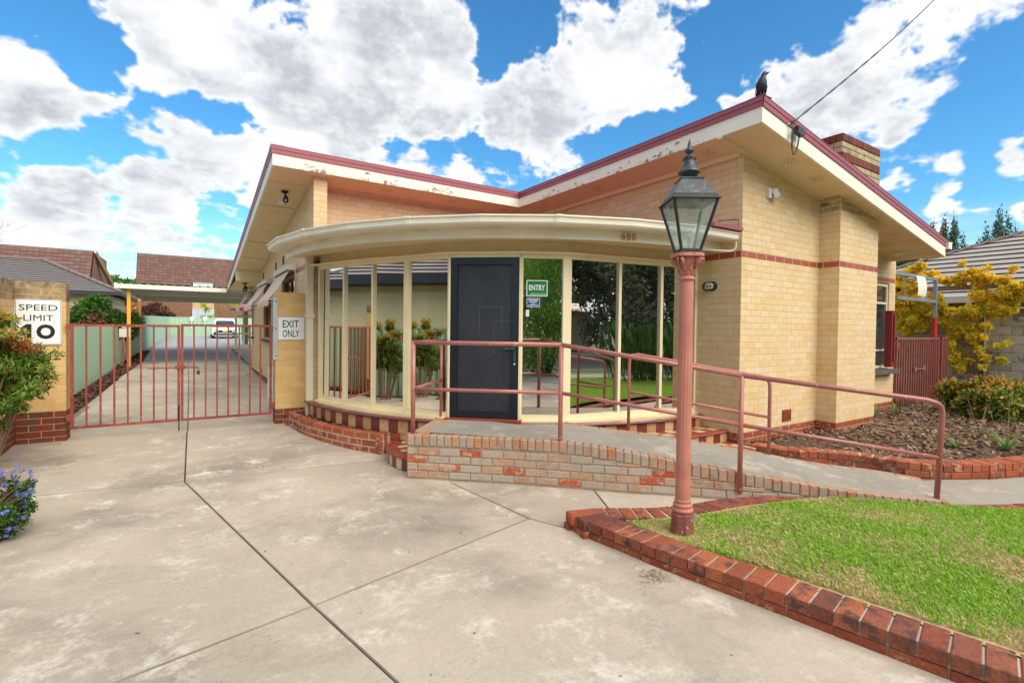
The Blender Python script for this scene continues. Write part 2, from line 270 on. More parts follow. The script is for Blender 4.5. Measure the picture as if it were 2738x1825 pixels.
def door_mat():
    t = NT('door_panel'); n = t.noise(60, 3); m = t.ramp(t.noise(3, 6), [(.3, (.020, .022, .028)), (.7, (.034, .037, .046))])
    sc = t.ramp(t.noise(1, 6, .7, vec=t.mapv((22, 22, 5))), [(.70, (0, 0, 0)), (.74, (.35,) * 3)]); m = t.mix(sc, m, (.10, .11, .13))
    t.bump(n, .15, .002); t.fin(m, .42, .5)
door_mat()
def leafmat(name, cols, rough=.5, trans=.35, gloss=.3):
    t = NT(name); k = len(cols); col = t.ramp(t.rnd(), [(i / k, c) for i, c in enumerate(cols)])
    col = t.mix(1.0, col, t.ramp(t.noise(2.5, 3), [(.3, (.82,) * 3), (.7, (1.15,) * 3)]), 'MULTIPLY')
    t.fin(col, rough, gloss)
    tl = t.n('ShaderNodeBsdfTranslucent'); t.l(col, tl.inputs['Color']); m = t.n('ShaderNodeMixShader'); m.inputs[0].default_value = trans
    t.l(t.b.outputs[0], m.inputs[1]); t.l(tl.outputs[0], m.inputs[2]); t.l(m.outputs[0], t.out.inputs[0]); return t.m
G1 = [(.09, .22, .03), (.15, .32, .04), (.05, .14, .02), (.20, .38, .05), (.07, .18, .03)]
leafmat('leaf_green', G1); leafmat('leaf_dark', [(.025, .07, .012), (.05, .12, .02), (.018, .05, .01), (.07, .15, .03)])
leafmat('leaf_bright', [(.16, .34, .03), (.24, .44, .05), (.10, .24, .02), (.30, .48, .07), (.12, .28, .03)])
leafmat('leaf_bamboo', [(.14, .34, .04), (.26, .50, .06), (.07, .19, .03), (.38, .55, .07), (.05, .13, .03), (.20, .40, .05), (.40, .28, .07)], trans=.4)
leafmat('leaf_redtop', [(.58, .25, .05), (.70, .42, .07), (.50, .08, .03), (.68, .50, .10), (.42, .46, .07), (.75, .34, .07)], trans=.4)
leafmat('leaf_red', [(.40, .02, .015), (.30, .02, .02), (.5, .06, .02)])
leafmat('leaf_yellow', [(.98, .74, .05), (.98, .78, .09), (.98, .68, .04), (.95, .80, .08), (.98, .74, .05), (.84, .80, .09), (.98, .58, .06), (.98, .78, .12)], rough=.8, trans=.5, gloss=.1)
leafmat('leaf_orange', [(.75, .30, .05), (.80, .42, .06), (.65, .22, .06), (.80, .52, .08)], trans=.45)
leafmat('leaf_lime', [(.48, .60, .05), (.62, .66, .06), (.30, .46, .04), (.80, .70, .06)], trans=.5)
leafmat('leaf_coprosma', [(.14, .30, .03), (.32, .46, .05), (.07, .18, .02), (.70, .55, .08), (.72, .32, .10), (.18, .34, .04), (.60, .58, .08), (.10, .24, .03)], trans=.4)
leafmat('cypress_leaf', [(.07, .13, .055), (.11, .19, .07), (.045, .09, .04), (.16, .22, .08)], trans=.2)
leafmat('gum_leaf', [(.11, .14, .06), (.16, .19, .09), (.07, .09, .04), (.22, .24, .12)], trans=.3)
leafmat('leaf_purple', [(.10, .035, .04), (.15, .05, .05), (.07, .03, .03), (.20, .10, .07)])
leafmat('petal_blue', [(.16, .25, .80), (.22, .32, .88), (.12, .18, .68), (.35, .38, .85)], trans=.3)
leafmat('dry_flower', [(.22, .10, .05), (.32, .18, .09), (.15, .07, .04)])
leafmat('strap_leaf', [(.13, .30, .05), (.22, .42, .08), (.09, .22, .04), (.30, .42, .10)], trans=.3)
def grassmat():
    t = NT('grass_blade'); r = t.rnd()
    gcol = t.ramp(r, [(0, (.31, .54, .06)), (.25, (.44, .68, .09)), (.5, (.24, .45, .04)), (.75, (.56, .76, .14)), (1, (.37, .60, .07))])
    scol = t.ramp(r, [(0, (.74, .58, .31)), (.4, (.82, .68, .42)), (.7, (.62, .46, .22)), (1, (.80, .66, .38))])
    p = t.noise(1.9, 5, .62); xp = t.n('ShaderNodeSeparateXYZ'); t.l(t.pos(), xp.inputs[0]); p = t.math('ADD', p, t.math('MULTIPLY_ADD', xp.outputs[0], -.055, -.135)); rr = t.math('FRACT', t.math('MULTIPLY', r, 7.31))
    f = t.math('LESS_THAN', rr, t.ramp(p, [(.40, (.05,) * 3), (.50, (.30,) * 3), (.62, (.82,) * 3)]))
    col = t.mix(f, gcol, scol); t.fin(col, .6, .2)
    tl = t.n('ShaderNodeBsdfTranslucent'); t.l(col, tl.inputs['Color']); m = t.n('ShaderNodeMixShader'); m.inputs[0].default_value = .4
    t.l(t.b.outputs[0], m.inputs[1]); t.l(tl.outputs[0], m.inputs[2]); t.l(m.outputs[0], t.out.inputs[0])
    t = NT('lawn_soil'); p = t.noise(1.9, 5, .62); xp = t.n('ShaderNodeSeparateXYZ'); t.l(t.pos(), xp.inputs[0]); p = t.math('ADD', p, t.math('MULTIPLY_ADD', xp.outputs[0], -.055, -.135)); n = t.noise(60, 4, .7)
    c = t.mix(t.ramp(p, [(.42, (0, 0, 0)), (.56, (1, 1, 1))]), (.22, .28, .06), (.62, .48, .25)); c = t.mix(1.0, c, t.ramp(n, [(.3, (.6,) * 3), (.7, (1.15,) * 3)]), 'MULTIPLY')
    t.bump(n, .6, .01); t.fin(c, .95, .1)
grassmat()
brickmat('bark_chip', [(.24, .14, .09), (.40, .26, .16), (.12, .065, .045), (.56, .42, .29), (.18, .09, .06), (.32, .18, .11)], .9, .25, bump=.4)
brickmat('red_bark_chip', [(.20, .055, .045), (.28, .09, .06), (.12, .04, .035), (.36, .20, .14), (.16, .05, .04)], .9, .25, bump=.4)
paint('mulch_soil', (.11, .065, .045), .95, .3, scale=20, bump=.6)
brickmat('block_grey', [(.62, .55, .43), (.55, .49, .38), (.66, .60, .48), (.50, .44, .34)], .9, .14, blotch=(.20, .17, .13), bscale=5, bat=.585, blotch_w=.14, bump=.5)
def stripe_mat():
    t = NT('awning_stripe'); tc = t.n('ShaderNodeTexCoord'); sx = t.n('ShaderNodeSeparateXYZ'); t.l(tc.outputs['Object'], sx.inputs[0])
    m = t.math('FRACT', t.math('MULTIPLY', sx.outputs[1], 5.5)); c = t.ramp(m, [(0, (.90, .80, .64)), (.55, (.55, .27, .19)), (.70, (.76, .56, .42)), (.86, (.55, .27, .19))], 'CONSTANT')
    t.fin(c, .85, .1)
stripe_mat()
def corr_mat(name, c, axis, k, depth=.35):
    t = NT(name); t.fin(c, .5, .4)
# ------------------------------------------------------------------ mesh helpers
class MB:
    def __init__(s): s.v = []; s.f = []; s.mi = []; s.m = 0
    def add(s, vs, fs):
        b = len(s.v); s.v.extend([tuple(p) for p in vs]); s.f.extend([tuple(b + i for i in f) for f in fs]); s.mi.extend([s.m] * len(fs)); return s
    def box(s, c, h, R=None):
        R = R or Matrix.Identity(3); c = Vector(c)
        vs = [c + R @ Vector((x * h[0], y * h[1], z * h[2])) for x in (-1, 1) for y in (-1, 1) for z in (-1, 1)]
        return s.add(vs, [(0, 1, 3, 2), (4, 6, 7, 5), (0, 4, 5, 1), (2, 3, 7, 6), (0, 2, 6, 4), (1, 5, 7, 3)])
    def bx(s, a, b): # axis aligned min,max
        return s.box([(a[i] + b[i]) / 2 for i in range(3)], [abs(b[i] - a[i]) / 2 for i in range(3)])
    def bar(s, a, b, w, h, up=(0, 0, 1)):
        a, b = Vector(a), Vector(b); x = (b - a); L = x.length; x.normalize(); y = Vector(up).cross(x)
        if y.length < 1e-5: y = Vector((0, 1, 0)).cross(x)
        y.normalize(); z = x.cross(y); R = Matrix((x, y, z)).transposed(); return s.box((a + b) / 2, (L / 2, w / 2, h / 2), R)
    def prism(s, poly, z0, z1): # poly (x,y) list; z0/z1 number or list
        n = len(poly); g = lambda z, i: z[i] if isinstance(z, (list, tuple)) else z
        vs = [(p[0], p[1], g(z0, i)) for i, p in enumerate(poly)] + [(p[0], p[1], g(z1, i)) for i, p in enumerate(poly)]
        ar = sum(poly[i][0] * poly[(i + 1) % n][1] - poly[(i + 1) % n][0] * poly[i][1] for i in range(n))
        fs = [tuple(range(n))[::-1], tuple(range(n, 2 * n))] + [(i, (i + 1) % n, n + (i + 1) % n, n + i) for i in range(n)]
        if ar < 0: fs = [f[::-1] for f in fs]
        return s.add(vs, fs)
    def tube(s, pts, r, n=8, cap=True):
        pts = [Vector(p) for p in pts]; R = r if isinstance(r, (list, tuple)) else [r] * len(pts); rings = []; prev = None
        for i, p in enumerate(pts):
            d = (pts[min(i + 1, len(pts) - 1)] - pts[max(i - 1, 0)])
            d = d.normalized() if d.length > 0 else Vector((0, 0, 1))
            if prev is None: u = d.orthogonal().normalized()
            else:
                u = prev - d * prev.dot(d); u = u.normalized() if u.length > 1e-6 else d.orthogonal().normalized()
            prev = u; w = d.cross(u); rings.append([p + (u * math.cos(2 * math.pi * k / n) + w * math.sin(2 * math.pi * k / n)) * R[i] for k in range(n)])
        vs = [q for ring in rings for q in ring]; fs = []
        for i in range(len(pts) - 1):
            for k in range(n): fs.append((i * n + k, i * n + (k + 1) % n, (i + 1) * n + (k + 1) % n, (i + 1) * n + k))
        if cap: fs.append(tuple(range(n))[::-1]); fs.append(tuple((len(pts) - 1) * n + k for k in range(n)))
        return s.add(vs, fs)
    def lathe(s, prof, c, n=20, R=None, rfun=None): # prof [(r,z)]
        c = Vector(c); R = R or Matrix.Identity(3); vs = []
        for r, z in prof:
            for k in range(n):
                a = 2 * math.pi * k / n; rr = r * (rfun(a, z) if rfun else 1); vs.append(c + R @ Vector((rr * math.cos(a), rr * math.sin(a), z)))
        m = len(prof); fs = [(i * n + k, i * n + (k + 1) % n, (i + 1) * n + (k + 1) % n, (i + 1) * n + k) for i in range(m - 1) for k in range(n)]
        fs.append(tuple(range(n))[::-1]); fs.append(tuple((m - 1) * n + k for k in range(n))); return s.add(vs, fs)
    def sweep(s, path, prof, closed=False, up=Vector((0, 0, 1))): # prof (out,z) ; out along right-hand normal of path in xy
        P = [Vector(p) for p in path]; n = len(P); k = len(prof); vs = []
        for i, p in enumerate(P):
            a = (P[i] - P[i - 1]) if i > 0 else (P[1] - P[0]); b = (P[i + 1] - P[i]) if i < n - 1 else (P[-1] - P[-2])
            na = Vector((a.y, -a.x, 0)).normalized(); nb = Vector((b.y, -b.x, 0)).normalized(); m = (na + nb); m = m / max(m.dot(na), .3) if m.length > 1e-6 else na
            for o, z in prof: vs.append(p + m * o + Vector((0, 0, z)))
        fs = []
        for i in range(n - 1):
            for j in range(k): fs.append((i * k + j, (i + 1) * k + j, (i + 1) * k + (j + 1) % k, i * k + (j + 1) % k))
        fs.append(tuple(range(k))); fs.append(tuple((n - 1) * k + j for j in range(k))[::-1]); return s.add(vs, fs)
    def mesh(s, name, mats, smooth=False):
        me = bpy.data.meshes.new(name); me.from_pydata(s.v, [], s.f)
        for m in (mats if isinstance(mats, (list, tuple)) else [mats]): me.materials.append(MATS[m])
        if any(s.mi): me.polygons.foreach_set('material_index', s.mi)
        if smooth: me.polygons.foreach_set('use_smooth', [True] * len(me.polygons))
        me.validate(); me.update(); return me
ORG = {}
def worg(o): return ORG.get(o.name, Vector((0, 0, 0)))
def thing(name, label=None, cat=None, loc=(0, 0, 0), group=None, kind=None):
    o = bpy.data.objects.new(name, None); COL.objects.link(o); o.location = loc; ORG[o.name] = Vector(loc); o.empty_display_size = .1
    if label: o['label'] = label
    if cat: o['category'] = cat
    if group: o['group'] = group
    if kind: o['kind'] = kind
    return o
def put(name, me, parent=None, M=None, label=None, cat=None, group=None, kind=None, org=None):
    """link mesh; mesh data are in world coordinates unless M (world matrix) is given"""
    o = bpy.data.objects.new(name, me); COL.objects.link(o)
    M = M.copy() if M is not None else Matrix.Identity(4)
    if parent is not None:
        o.parent = parent; p = worg(parent); M.translation = M.translation - p
    o.matrix_basis = M; ORG[o.name] = Vector((0, 0, 0)) if parent is None or M is None else Vector((0, 0, 0))
    if label: o['label'] = label
    if cat: o['category'] = cat
    if group: o['group'] = group
    if kind: o['kind'] = kind
    return o
def part(name, mb, mats, parent, smooth=False, label=None, kind=None, **k):
    return put(name, mb.mesh(name, mats, smooth), parent, None, label=label, kind=kind, **k)
def solo(name, mb, mats, label, cat, smooth=False, group=None, kind=None):
    return put(name, mb.mesh(name, mats, smooth), None, None, label=label, cat=cat, group=group, kind=kind)
def struct(name, mb, mats, smooth=False, parent=None): return put(name, mb.mesh(name, mats, smooth), parent, None, kind='structure' if parent is None else None)
def copy_thing(root, M, label=None, group=None):
    """copy of a thing with its parts and sub-parts, moved by world matrix M"""
    def cp(o, par):
        c = o.copy(); COL.objects.link(c)
        if par is not None: c.parent = par
        for ch in o.children: cp(ch, c)
        return c
    r = cp(root, None); r.matrix_basis = M @ root.matrix_basis
    if label: r['label'] = label
    if group: r['group'] = group
    return r
BM = {}
def brick_mesh(L, H, D, mat, ch=.004, wob=0):
    key = (round(L, 3), round(H, 3), round(D, 3), mat, ch, wob)
    if key in BM: return BM[key]
    l, h, D = L / 2, H / 2, D; rr = random.Random(hash(key) % 9999 if False else int(L * 1000 + H * 777 + wob * 31))
    j = lambda: (rr.random() - .5) * (.0035 if wob else 0)
    vs = [(-l, -D, -h), (l, -D, -h), (l, -D, h), (-l, -D, h)]
    vs += [(x + j(), -ch + j() * .3, z + j()) for x, z in ((-l, -h), (l, -h), (l, h), (-l, h))]
    vs += [(x + j(), j() * .4, z + j()) for x, z in ((-l + ch, -h + ch), (l - ch, -h + ch), (l - ch, h - ch), (-l + ch, h - ch))]
    fs = [(0, 1, 5, 4), (1, 2, 6, 5), (2, 3, 7, 6), (3, 0, 4, 7), (4, 5, 9, 8), (5, 6, 10, 9), (6, 7, 11, 10), (7, 4, 8, 11), (8, 9, 10, 11), (3, 2, 1, 0)]
    m = MB(); m.add([Vector(p) for p in vs], [f[::-1] for f in fs]); BM[key] = m.mesh('brick', mat); return BM[key]
def frame(pos, U, Nn, W=None):
    U = Vector(U).normalized(); Nn = Vector(Nn).normalized(); W = Vector(W).normalized() if W is not None else Vector((0, 0, 1))
    if U.cross(Nn).dot(W) < 0: U = -U
    return Matrix(((U.x, Nn.x, W.x, pos[0]), (U.y, Nn.y, W.y, pos[1]), (U.z, Nn.z, W.z, pos[2]), (0, 0, 0, 1)))
class Bricks:
    """collects bricks of one thing; the 300 that show largest become objects, the rest one joined part"""
    def __init__(s, thing_): s.t = thing_; s.L = []
    def add(s, parent, M, L, H, D, mat, ch=.003, wob=0):
        p = M.translation; d = p - CAMP; z = d.dot(CF); a = 0
        if z > .3:
            x, y = d.dot(CR) / z, d.dot(CU) / z
            if abs(x) < 1.05 and abs(y) < .70:
                n = Vector((M[0][1], M[1][1], M[2][1])); c = max(.02, -n.dot(d.normalized())); a = L * max(H, .5 * D) * c / z / z
        s.L.append((a, parent, M, L, H, D, mat, ch, wob))
    def build(s, name='brick', keep=300):
        s.L.sort(key=lambda q: -q[0]); near = s.L[:keep]; far = s.L[keep:]
        for a, parent, M, L, H, D, mat, ch, wob in near: put(name, brick_mesh(L, H, D, mat, ch, (wob + random.randrange(6)) if wob else 0), parent or s.t, M)
        if far:
            mats = sorted({q[6] for q in far}); mb = MB()
            for a, parent, M, L, H, D, mat, ch, wob in far:
                l, h, c = L / 2, H / 2, .003; mb.m = mats.index(mat)
                vs = [M @ Vector(p) for p in ((-l, -D, -h), (l, -D, -h), (l, -D, h), (-l, -D, h), (-l, -c, -h), (l, -c, -h), (l, -c, h), (-l, -c, h), (-l + c, 0, -h + c), (l - c, 0, -h + c), (l - c, 0, h - c), (-l + c, 0, h - c))]
                mb.add(vs, [f[::-1] for f in ((0, 1, 5, 4), (1, 2, 6, 5), (2, 3, 7, 6), (3, 0, 4, 7), (4, 5, 9, 8), (5, 6, 10, 9), (6, 7, 11, 10), (7, 4, 8, 11), (8, 9, 10, 11))])
            part(name + 'work', mb, mats, s.t, kind='stuff')
CO = .086
def wall(B, parent, P0, U, Nn, L, c0, c1, body='cream_brick', holes=(), topf=None, matf=None, bl=.232, off=0.0, mortar='mortar', thick=.10, joint=.0065, name='wall', course=CO, z_off=0.0, depth=.03):
    """brick face: P0 (x,y), U along, Nn outward. returns the mortar part"""
    P0 = Vector((P0[0], P0[1], 0)); U = Vector(U); Nn = Vector(Nn); zf = topf or (lambda x: c1 * course + z_off)
    for c in range(c0, c1):
        z = c * course + z_off; x = -off - (bl / 2 if c % 2 else 0)
        while x < L - .01:
            a, b = max(0, x), min(L, x + bl); x += bl
            segs = [(a, b)]
            for (h0, h1, z0, z1) in holes:
                if z + course * .5 > z0 and z + course * .5 < z1:
                    ns = []
                    for (p, q) in segs:
                        if q <= h0 or p >= h1: ns.append((p, q))
                        else:
                            if p < h0: ns.append((p, h0))
                            if q > h1: ns.append((h1, q))
                    segs = ns
            for p, q in segs:
                if q - p < .03: continue
                if z + .01 > zf((p + q) / 2) + .03: continue
                pos = P0 + U * ((p + q) / 2) + Nn * (.0024 + random.uniform(-.0006, .0006)); pos.z = z + course / 2
                mt = (matf(c) if matf else None) or body
                if mt == 'band_brick': p += .004; q -= .004
                e0 = joint / 2 - (.0015 if p < .001 else 0) - (joint / 2 if p < .001 else 0); e1 = joint / 2 - ((joint / 2 + .0015) if q > L - .001 else 0)
                pos = pos + U * ((e0 - e1) / 2)
                B.add(parent, frame(pos, U, Nn), round(q - p - e0 - e1, 3), course - joint, depth, mt, .0016)
    mb = MB(); xs = sorted({0, L, *[h for q in holes for h in q[:2] if 0 < h < L]}); zb = c0 * course + z_off
    for a, b in zip(xs, xs[1:]):
        hz = sorted([(h[2], h[3]) for h in holes if h[0] <= a + 1e-6 and h[1] >= b - 1e-6]); lo = zb; spans = []
        for z0, z1 in hz: spans.append((lo, z0)); lo = z1
        spans.append((lo, None))
        for z0, z1 in spans:
            ta, tb = (z1, z1) if z1 is not None else (min(zf(a), c1 * course + z_off), min(zf(b), c1 * course + z_off))
            if ta <= z0: continue
            pa, pb = P0 + U * (a + (.005 if a < .001 else 0)), P0 + U * (b - (.005 if b > L - .001 else 0)); q = -Nn * thick
            vs = [pa, pb, pb + q, pa + q]; V = [(v.x, v.y, z0) for v in vs] + [(vs[0].x, vs[0].y, ta), (vs[1].x, vs[1].y, tb), (vs[2].x, vs[2].y, tb), (vs[3].x, vs[3].y, ta)]
            mb.add(V, [(0, 1, 5, 4), (1, 2, 6, 5), (2, 3, 7, 6), (3, 0, 4, 7), (4, 5, 6, 7), (3, 2, 1, 0)])
    return part(name, mb, mortar, parent)
def resample(path, step):
    P = [Vector((*p, 0)) if len(p) == 2 else Vector(p) for p in path]; out = []; d = 0; acc = step / 2; tot = sum((b - a).length for a, b in zip(P, P[1:]))
    n = max(1, round(tot / step)); st = tot / n; tgt = st / 2; pos = 0
    for a, b in zip(P, P[1:]):
        l = (b - a).length
        while tgt <= pos + l + 1e-9 and len(out) < n:
            t = (tgt - pos) / l; out.append((a + (b - a) * t, (b - a).normalized())); tgt += st
        pos += l
    return out, st
def smooth_path(pts, n=6):
    P = [Vector((*p, 0)) if len(p) == 2 else Vector(p) for p in pts]; out = []
    for i in range(len(P) - 1):
        p0, p1, p2, p3 = P[max(i - 1, 0)], P[i], P[i + 1], P[min(i + 2, len(P) - 1)]
        for k in range(n):
            t = k / n; out.append(.5 * ((2 * p1) + (-p0 + p2) * t + (2 * p0 - 5 * p1 + 4 * p2 - p3) * t * t + (-p0 + 3 * p1 - 3 * p2 + p3) * t ** 3))
    out.append(P[-1]); return out
def text_mesh(s, size, bold=.0, sx=1.0, extrude=.0008, space=1.0):
    cu = bpy.data.curves.new('lettering', 'FONT'); cu.body = s; cu.size = size; cu.align_x = 'CENTER'; cu.align_y = 'CENTER'; cu.offset = bold; cu.extrude = extrude; cu.space_character = space; cu.resolution_u = 3
    o = bpy.data.objects.new('t', cu); COL.objects.link(o); dg = bpy.context.evaluated_depsgraph_get(); dg.update()
    me = bpy.data.meshes.new_from_object(o.evaluated_get(dg)); bpy.data.objects.remove(o)
    me.transform(Matrix.Diagonal((sx, 1, 1, 1))); return me
def fit_text(s, w, h, bold=0.0, space=1.0):
    """letters scaled to a w x h box, centred, in the XZ plane facing -Y"""
    me = text_mesh(s, 1.0, bold, 1, .02, space); co = np.empty(len(me.vertices) * 3); me.vertices.foreach_get('co', co); co = co.reshape(-1, 3)
    lo, hi = co.min(0), co.max(0); co = (co - (lo + hi) / 2) * np.array([w / (hi[0] - lo[0]), h / (hi[1] - lo[1]), .04]); co = np.stack([co[:, 0], -co[:, 2], co[:, 1]], 1)
    me.vertices.foreach_set('co', co.ravel()); me.update(); return me
def lettering(s, w, h, pos, U, Nn, mat, parent, bold=0.0, space=1.0, name='lettering'):
    me = fit_text(s, w, h, bold, space); me.materials.clear(); me.materials.append(MATS[mat]); me.name = name
    U = Vector(U).normalized(); Nn = Vector(Nn).normalized(); M = Matrix(((U.x, -Nn.x, 0, pos[0]), (U.y, -Nn.y, 0, pos[1]), (U.z, -Nn.z, 1, pos[2]), (0, 0, 0, 1))); return put(name, me, parent, M)
def rrect(w, h, r, n=5):
    pts = []
    for cx, cz, a0 in ((w / 2 - r, h / 2 - r, 0), (-w / 2 + r, h / 2 - r, 90), (-w / 2 + r, -h / 2 + r, 180), (w / 2 - r, -h / 2 + r, 270)):
        for k in range(n + 1): a = math.radians(a0 + 90 * k / n); pts.append((cx + r * math.cos(a), cz + r * math.sin(a)))
    return pts
def plate(mb, w, h, r, pos, U, Nn, t, y0=0.0):
    U = Vector(U).normalized(); Nn = Vector(Nn).normalized(); Z = Vector((0, 0, 1)); P = rrect(w, h, r); n = len(P); c = Vector(pos)
    vs = [c + U * x + Z * z + Nn * y0 for x, z in P] + [c + U * x + Z * z + Nn * (y0 + t) for x, z in P]
    fs = [tuple(range(n)), tuple(range(n, 2 * n))[::-1]] + [(i, n + i, n + (i + 1) % n, (i + 1) % n) for i in range(n)]
    if U.cross(Z).dot(Nn) > 0: fs = [f[::-1] for f in fs]
    mb.add(vs, fs)
# ---- leaf clouds (numpy): rhombus leaves spread over clumps
def leaves(name, mat, parent, centers, n, size, aspect=.42, droop=.3, fill=.55, seed=1, up=.3, flat=1.0, extra_kind=None, curl=.0):
    """centers: list of (x,y,z,rx,ry,rz)"""
    rs = np.random.RandomState(seed); C = np.array(centers, float); w = (C[:, 3] * C[:, 4] * C[:, 5]) ** .66; idx = rs.choice(len(C), n, p=w / w.sum())
    d = rs.normal(size=(n, 3)); d /= np.linalg.norm(d, axis=1)[:, None]; r = rs.rand(n) ** (fill); P = C[idx, :3] + d * C[idx, 3:] * r[:, None]
    t = d * .8 + rs.normal(size=(n, 3)) * .7; t[:, 2] += up - droop; t /= np.linalg.norm(t, axis=1)[:, None]
    nrm = rs.normal(size=(n, 3)) + np.array([0, 0, .9]); u = np.cross(t, nrm); u /= np.linalg.norm(u, axis=1)[:, None]
    L = size * (.6 + .8 * rs.rand(n))[:, None]; Wd = L * aspect * .5; k = np.cross(u, t)
    a = P; b = P + t * L * .42 + u * Wd + k * L * curl; c = P + t * L; e = P + t * L * .42 - u * Wd + k * L * curl
    V = np.stack([a, b, c, e], 1).reshape(-1, 3); me = bpy.data.meshes.new(name); me.vertices.add(4 * n); me.vertices.foreach_set('co', V.ravel())
    me.loops.add(4 * n); me.polygons.add(n); me.loops.foreach_set('vertex_index', np.arange(4 * n)); me.polygons.foreach_set('loop_start', np.arange(n) * 4)
    try: me.polygons.foreach_set('loop_total', np.full(n, 4))
    except Exception: pass
    me.materials.append(MATS[mat]); me.update(calc_edges=True); return put(name, me, parent)
def clumps(c, R, n, r, seed=0, squash=1.0, shell=.6):
    rs = random.Random(seed); out = []
    for i in range(n):
        while True:
            d = Vector((rs.uniform(-1, 1), rs.uniform(-1, 1), rs.uniform(-1, 1)))
            if shell * .6 < d.length < 1: break
        q = r * rs.uniform(.6, 1.25); out.append((c[0] + d.x * R[0], c[1] + d.y * R[1], c[2] + d.z * R[2], q, q, q * squash))
    return out
def prof(y): return float(np.interp(y, [2, 5, 12, 16, 41, 50, 70], [-.3, -.24, -.09, .03, .25, .33, .5]))
X, Y, Z3 = Vector((1, 0, 0)), Vector((0, 1, 0)), Vector((0, 0, 1))

# ------------------------------------------------------------------ ground
g = MB(); g.add([(-300, -300, -.44), (300, -300, -.44), (300, 300, -.44), (-300, 300, -.44)], [(0, 1, 2, 3)]); struct('ground', g, 'base_soil')
rd = MB(); rd.add([(-60, -19, -.36), (60, -19, -.36), (60, -11.2, -.36), (-60, -11.2, -.36)], [(0, 1, 2, 3)]); struct('road', rd, 'asphalt')
fp = MB(); fp.bx((-60, -9.6, -.42), (60, -7.4, -.30)); fp.bx((-60, -11.2, -.42), (60, -11.0, -.28)); struct('footpath', fp, 'path_grey')
vg = MB(); vg.bx((-60, -11.0, -.43), (60, -9.6, -.33)); struct('verge', vg, 'lawn_soil')
drive = thing('driveway', kind='structure')
sb = MB(); sb.prism([(-8.3, -7.4), (-1.0, -7.4), (-1.0, 1), (-4.2, 3), (-4.3, 5), (-8.3, 5)], -.40, -.332)
ys = [5, 8, 12, 16, 24, 32, 41, 47]
for a, b in zip(ys, ys[1:]): sb.prism([(-7.8, a), (-4.3, a), (-4.3, b), (-7.8, b)], [prof(a) - .2] * 2 + [prof(b) - .2] * 2, [prof(a) - .025] * 2 + [prof(b) - .025] * 2)
part('joint_bed', sb, 'joint_dirt', drive)
def inset(poly, d):
    n = len(poly); ar = sum(poly[i][0] * poly[(i + 1) % n][1] - poly[(i + 1) % n][0] * poly[i][1] for i in range(n)); sg = 1 if ar > 0 else -1; out = []
    for i in range(n):
        a, b, c = Vector(poly[i - 1]), Vector(poly[i]), Vector(poly[(i + 1) % n]); e1 = (b - a).normalized(); e2 = (c - b).normalized()
        n1 = Vector((-e1.y, e1.x)) * sg; n2 = Vector((-e2.y, e2.x)) * sg; m = n1 + n2; m = m / max(.3, m.dot(n1)) if m.length > 1e-4 else n1; out.append(tuple(b + m * d))
    return out
def slab(poly, mat='drive_concrete', gap=.0040, zt=None, name='concrete_slab', parent=None):
    P = inset(poly, gap); Q = inset(poly, gap + .006); n = len(P); zf = zt or (lambda x, y: prof(y)); mb = MB()
    vs = [(x, y, zf(x, y) - .12) for x, y in P] + [(x, y, zf(x, y) - .006) for x, y in P] + [(x, y, zf(x, y)) for x, y in Q]
    ar = sum(poly[i][0] * poly[(i + 1) % n][1] - poly[(i + 1) % n][0] * poly[i][1] for i in range(n))
    fs = [(k * n + i, k * n + (i + 1) % n, (k + 1) * n + (i + 1) % n, (k + 1) * n + i) for k in (0, 1) for i in range(n)] + [tuple(range(2 * n, 3 * n))]
    if ar < 0: fs = [f[::-1] for f in fs]
    mb.m = 1; mb.add(vs, fs); mb.mi = [1] * (len(fs) - 1) + [0]; return part(name, mb, [mat, 'joint_dirt'], parent or drive)
J1, J2, J3, J4 = (-6.116, 2.343), (-5.458, -.787), (-3.591, -.338), (-3.73, .875)
slab([(-8.2, 2.67), (-7.43, 2.54), J1, J2, (-6.37, -.977), (-9, -1.52), (-9, 2.5)])
slab([J1, (-4.47, 2.19), (-3.6, 2.05), J4, J3, J2])
slab([J2, J3, (-3.46, -.64), (-3.2, -1.2), (-2.9, -3.5), (-2.2, -7.3), (-4.0, -7.3), (-5.259, -1.67)])
slab([J2, (-5.259, -1.67), (-4.0, -7.3), (-9, -7.3), (-9, -1.52), (-6.37, -.977)])
slab([(-8.2, 2.67), (-7.43, 2.54), J1, (-6.104, 5.0), (-8.2, 5.0)]); slab([J1, (-4.47, 2.19), (-3.6, 2.05), (-3.6, 3.2), (-4.2, 5.0), (-6.104, 5.0)])
slab([J4, J3, (-3.46, -.64), (-3.0, -.85), (-2.78, -.44), (-2.5, .1), (-2.9, 1.3), (-3.8, 1.6)]); slab([(-2.78, -.44), (-3.0, -.85), (-1.1, -1.8), (-.9, -.9), (-2.5, .1)])
for a, b in ((5.0, 7.97), (7.97, 12.4), (12.4, 16.8)):
    slab([(-7.72 if a < 6 else -7.68, a), (-6.095, a), (-6.09, b), (-7.60 if a < 12 else -7.45, b)]); slab([(-6.095, a), (-4.42, a), (-4.42, b), (-6.09, b)])
slab([(-7.45, 16.8), (-4.42, 16.8), (-4.3, 25), (-4.3, 46.3), (-7.6, 46.3), (-7.7, 29), (-7.47, 19)], 'back_concrete')
slab([(-4.38, 16.0), (-2.0, 16.0), (-2.0, 24.5), (-4.26, 24.5)], 'path_grey', name='side_path')
slab([(-4.3, 25.2), (6, 25.2), (6, 47), (-4.3, 47)], 'back_concrete')
